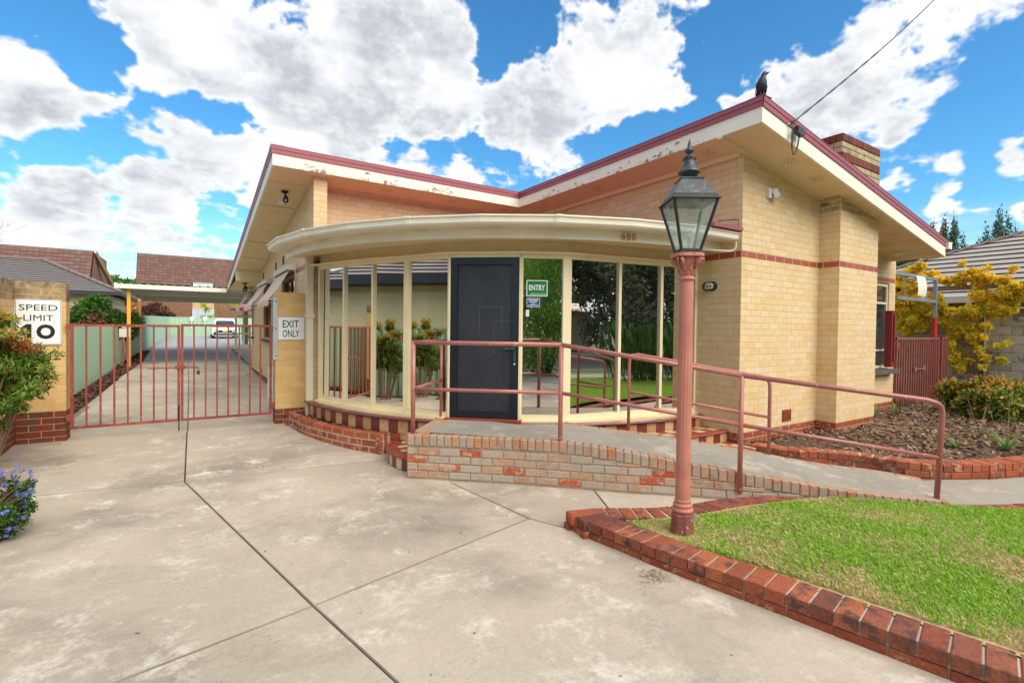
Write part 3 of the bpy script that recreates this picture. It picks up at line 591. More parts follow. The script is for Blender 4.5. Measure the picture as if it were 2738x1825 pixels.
# red-brown garden strips of bark
def mulch(name, poly, zf, chip, n, seed, h=.02, size=.035, label=None):
    mb = MB(); m = len(poly); mb.add([(x, y, zf(x, y)) for x, y in poly], [tuple(range(m))]); o = put(name, mb.mesh(name, 'mulch_soil'), kind='stuff', label=label)
    P = np.array(poly); rs = np.random.RandomState(seed); lo, hi = P.min(0), P.max(0); pts = []
    while len(pts) < n:
        q = lo + rs.rand(4000, 2) * (hi - lo); ins = np.zeros(len(q), bool); j = m - 1
        for i in range(m):
            c = ((P[i, 1] > q[:, 1]) != (P[j, 1] > q[:, 1])) & (q[:, 0] < (P[j, 0] - P[i, 0]) * (q[:, 1] - P[i, 1]) / (P[j, 1] - P[i, 1] + 1e-12) + P[i, 0]); ins ^= c; j = i
        pts.extend(q[ins].tolist())
    mb = MB()
    for x, y in pts[:n]:
        a = rs.rand() * 6.28; t = rs.normal() * .35; L = size * (.5 + rs.rand()); w = L * (.2 + .3 * rs.rand()); d = Vector((math.cos(a), math.sin(a), t * .6)); u = Vector((-math.sin(a), math.cos(a), rs.normal() * .3)); c = Vector((x, y, zf(x, y) + h * (.25 + rs.rand())))
        mb.add([c - d * L / 2 - u * w / 2, c + d * L / 2 - u * w / 2, c + d * L / 2 + u * w / 2, c - d * L / 2 + u * w / 2], [(0, 1, 2, 3)])
    put('bark_chips', mb.mesh('bark_chips', chip), o)
    return o
mulch('bark_strip', [(-8.1, 5.4), (-7.76, 5.4), (-7.72, 8), (-7.62, 12.4), (-7.42, 17), (-7.6, 24), (-7.9, 24), (-7.95, 13), (-8.15, 8)], lambda x, y: prof(y) + .01, 'red_bark_chip', 3500, 3, size=.07, label='red bark strip under the green fence')
# ------------------------------------------------------------------ lawn
LAWN = [(-3.17, -1.06), (-3.1, -1.5), (-3.03, -1.82), (-2.95, -2.15), (-2.84, -2.65), (-2.72, -3.2), (-2.5, -4.0), (-2.2, -5.2), (-1.5, -7.2), (9, -7.2), (9, -4.9), (5, -4.6), (2.2, -3.72), (.6, -2.98), (-.05, -2.69), (-.5, -2.33), (-.78, -2.02), (-1.19, -1.70), (-1.5, -1.58), (-2.0, -1.43), (-2.5, -1.33), (-2.85, -1.20)]
def lawn_z(x, y): return -.157 + .02 * math.sin(x * 1.3 + 1) * math.cos(y * 1.1) + .02 * min(1, max(0, (x + 3) / 2))
lm = MB(); lm.add([(x - (.07 if i < 9 else 0), y + (.07 if i > 11 else 0), lawn_z(x, y) - .02) for i, (x, y) in enumerate(LAWN)], [tuple(range(len(LAWN)))]); lawn = put('lawn', lm.mesh('lawn', 'lawn_soil'), kind='structure')
def grass(n, seed):
    rs = np.random.RandomState(seed); P = np.array(LAWN); m = len(P); Q = np.zeros((0, 2))
    while len(Q) < n:
        q = np.array([-3.3, -6.5]) + rs.rand(n * 2, 2) * np.array([8.5, 5.6])
        dist = np.hypot(q[:, 0] + 6.075, q[:, 1] + 3.866); q = q[rs.rand(len(q)) < np.clip((3.9 / dist) ** 1.6, 0, 1)]
        ins = np.zeros(len(q), bool); j = m - 1
        for i in range(m):
            c = ((P[i, 1] > q[:, 1]) != (P[j, 1] > q[:, 1])) & (q[:, 0] < (P[j, 0] - P[i, 0]) * (q[:, 1] - P[i, 1]) / (P[j, 1] - P[i, 1] + 1e-12) + P[i, 0]); ins ^= c; j = i
        Q = np.concatenate([Q, q[ins]])
    Q = Q[:n]; x, y = Q[:, 0], Q[:, 1]
    patch = .5 + .5 * np.sin(x * 2.1 + 1.3 * np.sin(y * 1.7)) * np.cos(y * 2.6 + x * .6)
    h = (.018 + .030 * rs.rand(n)) * (.6 + .7 * patch); a = rs.rand(n) * 6.283; w = .0026 + .0030 * rs.rand(n); lean = rs.rand(n) * .9
    # sparse, short and dry near the lamp post
    nl = np.exp(-((x + 3.0) ** 2 + (y + 1.35) ** 2) / .10); h *= 1 - .75 * nl
    z = -.174 + .02 * np.sin(x * 1.3 + 1) * np.cos(y * 1.1) + .02 * np.clip((x + 3) / 2, 0, 1)
    ux, uy = np.cos(a), np.sin(a); lx, ly = -uy, ux
    A = np.stack([x - ux * w, y - uy * w, z], 1); B_ = np.stack([x + ux * w, y + uy * w, z], 1)
    C = np.stack([x + lx * h * lean * .4 + ux * w * .7, y + ly * h * lean * .4 + uy * w * .7, z + h * .65], 1); D_ = np.stack([x + lx * h * lean, y + ly * h * lean, z + h * (1 - lean * .35)], 1)
    V = np.stack([A, B_, C, D_], 1).reshape(-1, 3); me = bpy.data.meshes.new('grass'); me.vertices.add(4 * n); me.vertices.foreach_set('co', V.ravel()); me.loops.add(4 * n); me.polygons.add(n)
    me.loops.foreach_set('vertex_index', np.arange(4 * n)); me.polygons.foreach_set('loop_start', np.arange(n) * 4)
    me.materials.append(MATS['grass_blade']); me.update(calc_edges=True); return put('grass', me, None, label='green and straw patched grass on the front lawn', cat='grass', kind='stuff')
grass(240000, 4)
# ------------------------------------------------------------------ the house
house = thing('house', 'yellow brick single storey house with maroon roof edge, curved glass front and peeling cream fascia', 'house', (0, 0, -.3))
HB = Bricks(house)
def redc(c): return 'red_brick' if c < 0 else 'band_brick' if c == 27 else None
sofR = lambda x: 3.685 - .155 * x
SL = .1262
sofL = lambda y: 3.765 - SL * (y - 4.42)
wall(HB, house, (0, 0), Y, -X, 1.0, -3, 43, topf=lambda x: 3.72, matf=redc, off=.02)
wall(HB, house, (0, 1.0), Y, -X, 4.0, 24, 43, topf=lambda x: 3.72, matf=redc, off=.09)
wall(HB, house, (0, 0), X, -Y, 2.0, -3, 44, topf=lambda x: sofR(x) + .03, matf=redc, bl=.2277, off=.0)
wall(HB, house, (2.0, -.29), Y, -X, .29, -3, 42, topf=lambda x: 3.45, matf=redc, off=.12)
wall(HB, house, (2.0, -.29), X, -Y, 1.27, -3, 42, topf=lambda x: sofR(2 + x) + .03, matf=redc, bl=.2277, off=.115)
wall(HB, house, (3.27, -.29), Y, X, .59, -3, 40, topf=lambda x: 3.2, matf=redc)
wall(HB, house, (3.27, .3), X, -Y, 2.36, -3, 40, topf=lambda x: sofR(3.27 + x) - .0, matf=redc, bl=.2277, holes=[(.90, 2.08, .62, 2.31)], off=.05)
wall(HB, house, (5.63, .3), Y, X, 6, -3, 33, topf=lambda x: 2.8, matf=redc)
wall(HB, house, (-4.2, 5.0), X, -Y, 4.2, 23, 44, topf=lambda x: 3.70, matf=redc, off=.1)
wall(HB, house, (-4.405, 4.6), X, -Y, .205, -3, 44, topf=lambda x: 3.74, matf=redc, bl=.205, off=0)
wall(HB, house, (-4.2, 4.6), Y, X, .4, 23, 44, topf=lambda x: 3.74, matf=redc)
# driveway side wall with three windows
LW = [(6.30, 7.75), (9.35, 10.95), (13.35, 14.0)]
hol = [(a - 4.6, b - 4.6, .99, 2.30) for a, b in LW[:2]] + [(13.35 - 4.6, 13.95 - 4.6, .99, 2.30)]
wall(HB, house, (-4.405, 4.6), Y, -X, 9.4, -3, 44, topf=lambda x: sofL(4.6 + x) + .02, matf=redc, holes=hol, off=.05)
wall(HB, house, (-4.405, 14.0), X, Y, 9.0, -1, 33, topf=lambda x: 2.6)
# corner bond edges are covered by the bricks themselves; chimney above the roof
chim = MB(); chim.bx((2.01, -.28, 3.2), (3.26, .29, 4.27)); chim.bx((2.10, -.18, 4.24), (3.17, .2, 4.30)); chimney = part('chimney', chim, 'dark_mortar', house)
for (P0, U, Nn, L) in (((2.0, -.29), X, -Y, 1.27), ((2.0, -.29), Y, -X, .59), ((3.27, -.29), Y, X, .59), ((2.0, .30), X, Y, 1.27)):
    for k in range(13):
        z1 = 4.29 - (0 if k == 0 else .115 + (k - 1) * .083 if k < 4 else .115 * 2 + (k - 2) * .083)
        soldier = k in (0, 3)
        if k > 3: z1 = 4.29 - (.115 + 2 * .083 + .115) - (k - 4) * .083
        if k == 3: z1 = 4.29 - .115 - 2 * .083
        bl, hh = (.083, .115) if soldier else (.24, .083); x = -(.12 if k % 2 and not soldier else 0)
        while x < L - .02:
            a, b = max(0, x), min(L, x + bl); x += bl
            if b - a < .03: continue
            pos = Vector((*P0, 0)) + U * ((a + b) / 2) + Nn * (.012 if soldier else .003); pos.z = z1 - hh / 2
            HB.add(chimney, frame(pos, U, Nn), b - a - .009, hh - .009, .03, 'dark_red_brick' if soldier else 'chimney_brick')
HB.build()
# air vent grilles low in the wall
vt = MB(); vt.bx((1.05, -.012, .06), (1.28, .0, .23))
for i in range(5):
    vt.bx((1.07 + i * .044, -.022, .075), (1.08 + i * .044, -.01, .215))
for j in range(5): vt.bx((1.06, -.020, .075 + j * .033), (1.27, -.01, .083 + j * .033))
part('air_vent', vt, 'red_brick', house)
for yv, zv in ((7.62, 2.72), (8.70, 2.705), (11.02, 2.675), (9.0, .1), (7.4, .08), (11.4, .12)):
    m = MB(); m.bx((-4.415, yv - .1, zv - .08), (-4.395, yv + .1, zv + .08)); part('air_vent', m, 'dark_red_brick', house)
# roof sheet
H0 = 4.02
rf = MB(); P1, V_, P2 = (-5.03, 4.42), (-.55, 4.46), (-.55, -.57)
top = [(-5.02, 4.43, H0), (-.54, 4.47, H0), (-.54, -.56, H0), (5.26, -.56, 2.97), (5.26, 10.4, 2.97), (5.26, 14.83, 2.72), (-5.02, 14.83, 2.72)]
rf.add(top + [(x, y, z - .03) for x, y, z in top], [(0, 1, 4, 5, 6)[::-1], (1, 2, 3, 4)[::-1], (7, 8, 11, 12, 13), (8, 9, 10, 11)]); part('roof', rf, 'maroon_metal', house)
# fascia boards and maroon barge capping along E1-P1-V-P2-E2
E1, E2 = (-5.03, 14.83, 2.45), (5.27, -.57, 2.72)
EDGE = [Vector(E1), Vector((-5.03, 4.42, 3.76)), Vector((-.55, 4.46, 3.76)), Vector((-.55, -.57, 3.76)), Vector(E2)]
NRM = [-X, -Y, -X, -Y]
def board(mb, a, b, n, z0, z1, t0, t1, ea=0.0, eb=0.0, ja=0, jb=0):
    d = (b - a).normalized(); a2, b2 = a - d * ea, b + d * eb
    vs = []
    for o in (t0, t1):
        for p, z in ((a2, z0), (b2, z0), (b2, z1), (a2, z1)): vs.append(p + n * o + Z3 * z)
    mb.add(vs, [(0, 1, 2, 3), (4, 7, 6, 5), (0, 4, 5, 1), (1, 5, 6, 2), (2, 6, 7, 3), (3, 7, 4, 0)])
for i in range(4):
    a, b, n = EDGE[i], EDGE[i + 1], NRM[i]; ea = .0; eb = .0
    m = MB(); board(m, a, b, n, 0, .19, -.034, -.001 * (i % 2), -.0015 if i in (1, 3) else 0, 0); part('fascia_board', m, 'fascia_paint', house)
    m = MB(); k0 = .012 if i in (1, 3) else -.0; k1 = .012 if i in (0, 2) else 0
    board(m, a, b, n, .178, .235, 0, .014, .014 if i in (1, 3) else 0, .014 if i in (0, 2) else 0)
    board(m, a, b, n, .240, .295, 0, .020, .020 if i in (1, 3) else 0, .020 if i in (0, 2) else 0)
    board(m, a, b, n, .2955, .300, -.16, .024, .024 if i in (1, 3) else 0, .024 if i in (0, 2) else 0)
    board(m, a, b, n, .236, .2395, -.02, .006, 0, 0); part('barge_capping', m, 'maroon_metal', house)
# rust holes and curled paint on the fascia: small flakes proud of the board
fl = MB(); rr = random.Random(3)
for a, b, n, cnt in ((EDGE[1], EDGE[2], -Y, 64), (EDGE[2], EDGE[3], -X, 64)):
    d = (b - a); L = d.length; d.normalize(); cl = [rr.uniform(.12, .95) for _ in range(7)]
    for k in range(cnt):
        s_ = min(.97, max(.03, rr.choice(cl) + rr.gauss(0, .03))) * L; z = abs(rr.gauss(0, .05)) + .004; w = rr.uniform(.012, .05); h = rr.uniform(.006, .022); p = a + d * s_ + n * .004 + Z3 * min(z, .16)
        ang = [rr.uniform(.6, 1.2) for _ in range(7)]; vs = [p + n * (.002 + .010 * abs(math.sin(j * 2.1))) + d * (w * ang[j] * math.cos(j * .9)) + Z3 * (h * ang[j] * math.sin(j * .9)) for j in range(7)]
        fl.m = rr.choice((0, 0, 1)); fl.add(vs, [tuple(range(7)) if n == -Y else tuple(range(7))])
part('paint_flakes', fl, ['gutter_paint', 'bare_tin'], house, kind='stuff')
# soffit sheets
def quad(mb, *P): mb.add([Vector(p) for p in P], [tuple(range(len(P)))])
sf = MB()
quad(sf, (-.55, -.57, sofR(-.55)), (0.0, -.57, sofR(0)), (0, 5.0, sofR(0)), (-.55, 5.0, sofR(-.55)))
quad(sf, (0, -.57, sofR(0)), (4.54, -.57, sofR(4.54)), (4.54, .32, sofR(4.54)), (0, .32, sofR(0)))
part('soffit', sf, 'soffit_paint', house)
sf = MB(); zl1 = 2.60
quad(sf, (-5.03, 4.45, sofL(4.45)), (-.55, 4.45, sofL(4.45)), (-.55, 5.02, sofL(5.02)), (-5.03, 5.02, sofL(5.02)))
quad(sf, (-5.03, 5.02, sofL(5.02)), (-4.38, 5.02, sofL(5.02)), (-4.38, 11.62, sofL(11.62)), (-5.03, 11.62, sofL(11.62)))
quad(sf, (-.56, 4.2, 3.768), (0.0, 4.2, 3.685), (0, 5.0, 3.685), (-.56, 5.0, 3.768))
part('soffit', sf, 'soffit_paint', house)
sf = MB(); sf.bx((4.52, -.55, 2.86), (4.60, .6, 3.0)); sf.add([(4.60, -.55, 2.862), (5.26, -.55, 2.80), (5.26, 6, 2.80), (4.60, 6, 2.862)], [(0, 1, 2, 3)]); sf.bx((5.20, -.54, 2.72), (5.27, 10, 2.97)); part('eave_box', sf, 'soffit_paint', house)
sf = MB(); sf.bx((-5.02, 11.60, 2.56), (-4.40, 11.66, 2.86)); sf.add([(-5.02, 11.66, 2.562), (-4.2, 11.66, 2.562), (-4.2, 14.83, 2.46), (-5.02, 14.83, 2.46)], [(0, 1, 2, 3)]); sf.bx((-5.02, 14.80, 2.45), (5.27, 14.84, 2.7)); part('eave_box', sf, 'soffit_paint', house)
# battens where soffit meets brick and over sheet joints
bt = MB()
bt.bar((-.03, .02, 3.665), (-.03, 5.0, 3.665), .05, .07); bt.bar((-.55, -.02, sofR(-.55) - .015), (0.03, -.02, sofR(0) - .015), .07, .045)
part('cover_batten', bt, 'soffit_paint', house)
for x0, x1, yy in ((0.0, 2.0, -.02), (2.0, 3.27, -.31), (3.27, 4.54, .28)):
    m = MB(); m.bar((x0, yy, sofR(x0) - .012), (x1, yy, sofR(x1) - .012), .04, .022); part('cover_batten', m, 'soffit_paint', house)
m = MB(); m.bar((-4.43, 4.6, sofL(4.6) - .012), (-4.43, 11.6, sofL(11.6) - .012), .04, .022); part('cover_batten', m, 'soffit_paint', house)
m = MB(); m.bar((-4.2, 4.98, sofL(4.98) - .012), (0, 4.98, sofL(4.98) - .012), .03, .05); part('cover_batten', m, 'soffit_paint', house)
for yy, w in ((5.10, .10), (8.75, .10), (6.2, .015), (10.2, .015)):
    m = MB(); m.box((-4.72, yy, sofL(yy) - .012), (.31, w / 2, .016), Matrix.Rotation(-math.atan(SL), 3, 'X')); part('cover_batten', m, 'soffit_paint', house)
for xx in (-.3,):
    for yy in (1.9, 3.5):
        m = MB(); m.bar((-.54, yy, sofR(-.54) - .003), (-.02, yy, sofR(-.02) - .003), .012, .006); part('cover_batten', m, 'soffit_paint', house)
for xx in (1.75, 3.0):
    m = MB(); m.bar((xx, -.56, sofR(xx) - .003), (xx, .0, sofR(xx) - .003), .012, .006); part('cover_batten', m, 'soffit_paint', house)
for xx in (-2.6, -1.3, -3.9):
    m = MB(); m.bar((xx, 4.45, sofL(4.45) - .003), (xx, 4.97, sofL(4.97) - .003), .012, .006); part('cover_batten', m, 'soffit_paint', house)
def vent(cx, cy, zf):
    m = MB()
    for i in range(5):
        for j in range(3 if i % 2 else 4):
            x, y = cx + (i - 2) * .036 + (.0 if j % 2 else .01), cy + (j - (1 if i % 2 else 1.5)) * .045
            z = zf(x, y) - .002; m.add([(x + .0095 * math.cos(k * 1.05), y + .0095 * math.sin(k * 1.05), z) for k in range(6)], [tuple(range(6))])
    part('soffit_vent', m, 'dark_void', house)
fR = lambda x, y: sofR(x); fL = lambda x, y: sofL(y)
for p in ((-.28, .34), (-.28, 2.46), (-.28, 3.95), (.56, -.30), (1.27, -.30), (3.55, -.2), (4.1, -.2)): vent(*p, fR)
for p in ((-4.72, 6.5), (-4.70, 7.8), (-4.71, 9.7), (-4.7, 10.9), (-3.2, 4.7), (-1.95, 4.7), (-.75, 4.7)): vent(*p, fL)
# gutter stub on the low right corner
m = MB(); m.bx((5.27, -.60, 2.86), (5.44, .6, 2.88)); m.bx((5.40, -.60, 2.86), (5.425, 10, 2.985)); m.bx((5.27, -.615, 2.86), (5.43, -.595, 2.98)); m.bx((5.42, -.62, 2.97), (5.44, 10, 2.99)); m.bx((5.27, .6, 2.86), (5.42, 10, 2.87)); part('gutter', m, 'gutter_paint', house)
# windows of the side walls
def sash(name, P0, U, Nn, w, z0, z1, bars, rec=.07, fm='window_paint', fw=.05, pane_mat='dark_window', parent=None, curtain=None):
    fr = MB(); P0 = Vector((*P0, 0)); U = Vector(U); Nn = Vector(Nn)
    def bxx(u0, u1, a, b, d0, d1): c = P0 + U * ((u0 + u1) / 2) + Nn * ((d0 + d1) / 2) + Z3 * ((a + b) / 2); R = Matrix((U, Nn, Z3)).transposed(); fr.box(c, ((u1 - u0) / 2, abs(d1 - d0) / 2, (b - a) / 2), R)
    bxx(0, fw, z0, z1, -rec, -rec + .05); bxx(w - fw, w, z0, z1, -rec, -rec + .05); bxx(fw, w - fw, z1 - fw, z1, -rec, -rec + .05); bxx(fw, w - fw, z0, z0 + fw, -rec, -rec + .05)
    for (u0, u1, a, b) in bars: bxx(u0, u1, a, b, -rec, -rec + .045)
    f = part(name, fr, fm, parent); q = MB(); c = P0 + U * (w / 2) + Nn * (-rec + .015) + Z3 * ((z0 + z1) / 2); q.box(c, (w / 2 - fw + .005, .003, (z1 - z0) / 2 - fw + .005), Matrix((U, Nn, Z3)).transposed()); part('pane', q, pane_mat, f)
    bk = MB(); c = P0 + U * (w / 2) + Nn * (-rec - .06) + Z3 * ((z0 + z1) / 2); bk.box(c, (w / 2, .02, (z1 - z0) / 2), Matrix((U, Nn, Z3)).transposed())
    part('curtain', bk, curtain or 'dark_void', f); return f
sash('window', (4.17, .3), X, -Y, 1.18, .67, 2.29, [(.05, 1.13, 1.90, 1.94), (.05, 1.13, 1.0, 1.03), (.55, .59, 1.03, 1.9)], parent=house)
m = MB()
for k in range(11): m.bx((4.12 + k * .125, .13, .575), (4.12 + k * .125 + .118, .34, .655))
m.bx((4.1, .2, .56), (5.48, .3, .60)); part('window_sill', m, 'slate_sill', house, kind='stuff')
sh = MB(); sh.bx((5.05, .13, .70), (5.09, .25, 1.77)); sh.bx((5.165, .13, .70), (5.20, .17, 1.77)); sh.bx((5.09, .135, 1.70), (5.165, .165, 1.77)); sh.bx((5.09, .135, .70), (5.165, .165, .80)); sh.bx((5.09, .155, .8), (5.165, .165, 1.7))
part('shutter', sh, 'shutter_red', house)
for (a, b) in LW:
    b2 = min(b, 13.95)
    sash('window', (-4.405, a), Y, -X, b2 - a, 1.0, 2.30, [((b2 - a) / 2 - .02, (b2 - a) / 2 + .02, 1.05, 2.25), (.05, b2 - a - .05, 1.85, 1.89)], rec=.09, fm='window_timber', parent=house)
    m = MB(); m.bx((-4.50, a - .05, .93), (-4.33, b2 + .05, .995)); part('window_sill', m, 'slate_sill', house)
# striped canvas awnings on the driveway wall
AWL = ['striped canvas awning nearest the front of the driveway wall', 'striped canvas awning in the middle of the driveway wall', 'striped canvas awning farthest along the driveway wall']
for (y0, y1, z0, out, bz), lb in zip(((6.14, 7.95, 2.375, .46, 1.70), (9.24, 11.1, 2.34, .46, 1.70), (13.25, 14.75, 2.36, .4, 1.75)), AWL):
    aw = thing('awning', lb, 'awning', (-4.41, y0, z0), 'striped awnings on the driveway wall')
    m = MB(); m.add([(-4.41, y0, z0), (-4.41, y1, z0), (-4.41, y1, z0 + .145), (-4.41, y0, z0 + .145), (-4.56, y0, z0 + .01), (-4.56, y1, z0 + .01), (-4.56, y1, z0 + .10), (-4.56, y0, z0 + .10)], [(0, 1, 2, 3)[::-1], (4, 5, 6, 7), (3, 2, 6, 7), (0, 3, 7, 4), (1, 5, 6, 2), ]); part('hood', m, 'awning_box_paint', aw)
    m = MB(); n = 40; k = 9; vs = []; x0, x1 = -4.50, -4.41 - out
    for i in range(n + 1):
        y = y0 + .04 + (y1 - y0 - .08) * i / n
        for j in range(k):
            t_ = j / (k - 1); vs.append((x0 + (x1 - x0) * t_ + .012 * math.sin(t_ * 3.1), y, z0 + .04 + (bz + .12 - z0 - .04) * t_ - .015 * math.sin(t_ * 3.14)))
        vs.append((x1, y, bz + .10)); vs.append((x1 + .002, y, bz + .012 + .022 * math.cos(i / n * (y1 - y0) * 42)))
    kk = k + 2; m.add(vs, [(i * kk + j, (i + 1) * kk + j, (i + 1) * kk + j + 1, i * kk + j + 1) for i in range(n) for j in range(kk - 1)]); part('canvas', m, 'awning_stripe', aw, smooth=True)
    for yy in (y0 + .02, y1 - .02):
        m = MB(); m.tube([(x1, yy, bz + .12), (-4.42, yy, bz + .20)], .010); part('arm', m, 'galvanised', aw)
    m = MB(); m.tube([(-4.42, y0 + .0, z0), (-4.43, y0 - .02, bz + .2), (-4.43, y0 - .02, 1.2)], .012); part('side_rod', m, 'galvanised', aw)
# ------------------------------------------------------------------ curved glass front
CB = Vector((-.3, 4.75, 0))
def arc(R, a0, a1, n, z=0, c=CB): return [Vector((c.x + R * math.cos(math.radians(a0 + (a1 - a0) * i / n)), c.y + R * math.sin(math.radians(a0 + (a1 - a0) * i / n)), z)) for i in range(n + 1)]
N_ = [(-4.33, 4.44), (-4.12, 3.77), (-3.875, 3.17), (-3.57, 2.65), (-3.255, 1.985), (-2.545, 1.373), (-2.054, 1.088), (-1.254, .954), (-.571, .836), (-.01, .70)]
N_ = [Vector((*p, 0)) for p in N_]; ZB, ZT = .18, 2.29
bay = MB()  # posts, rails
postw = [.045, .038, .038, .09, .03, .04, .10, .042, .042, .035]
for i, p in enumerate(N_):
    a = N_[max(0, i - 1)]; b = N_[min(len(N_) - 1, i + 1)]; d = (b - a).normalized(); n = Vector((d.y, -d.x, 0)); 
    if n.dot(p - CB) < 0: n = -n
    R = Matrix((d, n, Z3)).transposed(); w = postw[i]
    bay.box(p + Z3 * ((ZB + ZT) / 2) + n * (-.0), (w / 2, .026, (ZT - ZB) / 2), R)
    if w > .08: bay.box(p + d * (w / 2 + .010) + Z3 * ((ZB + ZT) / 2) - n * .02, (.012, .026, (ZT - ZB) / 2 - .001), R)
def seg(i): a, b = N_[i], N_[i + 1]; d = (b - a).normalized(); n = Vector((d.y, -d.x, 0)); n = n if n.dot(a - CB) > 0 else -n; return a, b, d, n
for i in range(9):
    if i == 4: continue
    a, b, d, n = seg(i); R = Matrix((d, n, Z3)).transposed(); c = (a + b) / 2; L = (b - a).length
    bay.box(c + Z3 * (ZB + .035), (L / 2, .028, .038), R); bay.box(c + Z3 * (ZB - .0) + n * .04, (L / 2 + .01, .05, .012), R); bay.box(c + Z3 * (ZT - .02), (L / 2, .0255, .03), R)
bay_o = part('bay_frame', bay, 'window_paint', house)
hd = MB(); hp = [p + (p - CB).normalized() * .04 for p in N_]; hp[0] = hp[0] + Vector((-.06, .02, 0))
hd.sweep([p + Z3 * ZT for p in hp], [(-.12, .0), (.07, .0), (.075, .018), (-.12, .03)]); part('window_head', hd, 'window_paint', house)
for i in range(9):
    if i == 4: continue
    a, b, d, n = seg(i); L = (b - a).length; w0, w1 = postw[i] / 2, postw[i + 1] / 2; q = MB(); c = (a + d * w0 + b - d * w1) / 2
    R = Matrix((d, n, Z3)).transposed() @ Matrix.Rotation(math.radians((.18, -.12, .1, -.2, 0, .15, -.1, .12, -.1)[i]), 3, 'X'); q.box(c + Z3 * ((ZB + ZT) / 2) + n * (-.012), ((L - w0 - w1) / 2 + .01, .003, (ZT - ZB) / 2 - .05), R); part('pane', q, 'tinted_pane', bay_o)
# dark room behind the glass
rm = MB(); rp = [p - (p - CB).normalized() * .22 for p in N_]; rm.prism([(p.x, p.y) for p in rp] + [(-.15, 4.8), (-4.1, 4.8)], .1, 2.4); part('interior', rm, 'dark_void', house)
# bulkhead, soffit, fascia, gutter and small roof of the curved porch
bk = MB(); bp = [p - (p - CB).normalized() * .0 for p in N_]; bk.sweep([p + Z3 * 2.30 for p in bp], [(-.05, 0), (.0, 0), (.0, .22), (-.05, .22)]); part('bulkhead', bk, 'soffit_paint', house)
A0, A1 = 176.5, 273.8
ro = arc(4.46, A0 + 1.4, A1, 40, 2.455); ri = arc(3.4, A0 + 1.4, A1, 40, 2.455); s_ = MB(); s_.add(ro + ri, [(i, 41 + i, 42 + i, i + 1) for i in range(40)]); part('porch_soffit', s_, 'soffit_paint', house)
f_ = MB(); f_.sweep(arc(4.46, A0 + 1.2, A1, 48, 2.42), [(-.03, 0), (.0, 0), (.0, .13), (-.03, .13)]); part('porch_fascia', f_, 'gutter_paint', house)
gp = arc(4.58, A0, A1, 9, 2.53); g_ = MB(); g_.sweep(gp, [(-.10, .015), (.06, .0), (.115, .008), (.14, .03), (.145, .085), (.165, .095), (.165, .112), (.14, .112), (.125, .10), (.12, .04), (.05, .03), (-.10, .04)]); part('porch_gutter', g_, 'gutter_paint', house)
for i in (2, 4, 6):
    p = gp[i]; r_ = (p - CB); r_.z = 0; r_.normalize(); t_ = Vector((-r_.y, r_.x, 0)); m = MB(); m.sweep([p - t_ * .035, p + t_ * .035], [(-.10, .01), (.065, -.005), (.12, .004), (.146, .03), (.151, .085), (.171, .095), (.171, .116), (.14, .116), (.125, .10), (.12, .04), (.05, .03), (-.10, .04)]); part('gutter_bracket', m, 'gutter_paint', house)
pr_ = MB(); rim = arc(4.60, A0, A1, 40, 2.63); inn = arc(1.2, A0, A1, 40, 2.86); pr_.add(rim + inn, [(i, i + 1, 42 + i, 41 + i) for i in range(40)]); pr_.bx((-1.2, 3.6, 2.84), (-.02, 4.98, 2.87)); pr_.bx((-4.9, 4.35, 2.62), (-4.42, 4.58, 2.66)); part('porch_roof', pr_, 'maroon_metal', house)
m = MB(); m.bx((-.62, -.02, 2.655), (-.01, .3, 2.70)); part('roof_flashing', m, 'maroon_metal', house)
m = MB(); m.tube([(-.55, -.03, 2.72), (-.12, -.02, 2.79)], .006, 5); m.tube([(-.12, -.02, 2.79), (-.12, -.02, 2.70)], .004, 5); part('flashing_wire', m, 'black_paint', house)
m = MB(); m.tube(smooth_path([(-.16, -.02, 2.50), (-.16, -.01, 2.42), (-.19, .02, 2.385), (-.30, .1, 2.385), (-.42, .3, 2.41), (-.5, .6, 2.43)], 5), .014, 8); part('overflow_pipe', m, 'downpipe_paint', house)
m = MB(); m.bx((-2.02, 1.00, 2.32), (-2.005, 1.01, 2.455)); m.bx((-2.02, .93, 2.445), (-2.005, 1.01, 2.453)); part('pipe_bracket', m, 'downpipe_paint', house)
# front door
a, b, d, n = seg(4); R = Matrix((d, n, Z3)).transposed(); w = (b - a).length; c = (a + b) / 2
dr = thing('door_proxy') if False else None
m = MB()
for s_ in (-1, 1): m.box(c + d * (s_ * (w / 2 - .07)) + Z3 * 1.215 + n * .015, (.045, .03, 1.03), R)
m.box(c + Z3 * 2.20 + n * .015, (w / 2 - .115, .03, .045), R); m.box(c + Z3 * .235 + n * .015, (w / 2 - .115, .03, .05), R); door = part('door', m, 'door_frame', house)
m = MB(); m.box(c + Z3 * 1.215, (w / 2 - .11, .012, .95), R); part('door_panel', m, 'door_panel', door)
m = MB()
for u, z0, z1 in ((-.07, 1.28, 1.62), (.22, 1.33, 1.62), (.12, 1.03, 1.44), (.36, 1.03, 1.44)): m.box(c + d * u + Z3 * ((z0 + z1) / 2) + n * .0135, (.003, .0012, (z1 - z0) / 2), R)
for u0, u1, z in ((-.07, .22, 1.62), (.12, .36, 1.44), (.12, .36, 1.03)): m.box(c + d * ((u0 + u1) / 2) + Z3 * z + n * .0135, ((u1 - u0) / 2, .0012, .0035), R)
part('old_sign_marks', m, 'scuff_grey', door)
m = MB(); hx = w / 2 - .075; m.box(c + d * hx + Z3 * 1.07 + n * .05, (.016, .008, .13), R); m.box(c + d * (hx - .06) + Z3 * 1.10 + n * .075, (.075, .009, .011), R); m.box(c + d * hx + Z3 * 1.10 + n * .06, (.011, .02, .011), R); part('handle', m, 'lamp_metal', door)
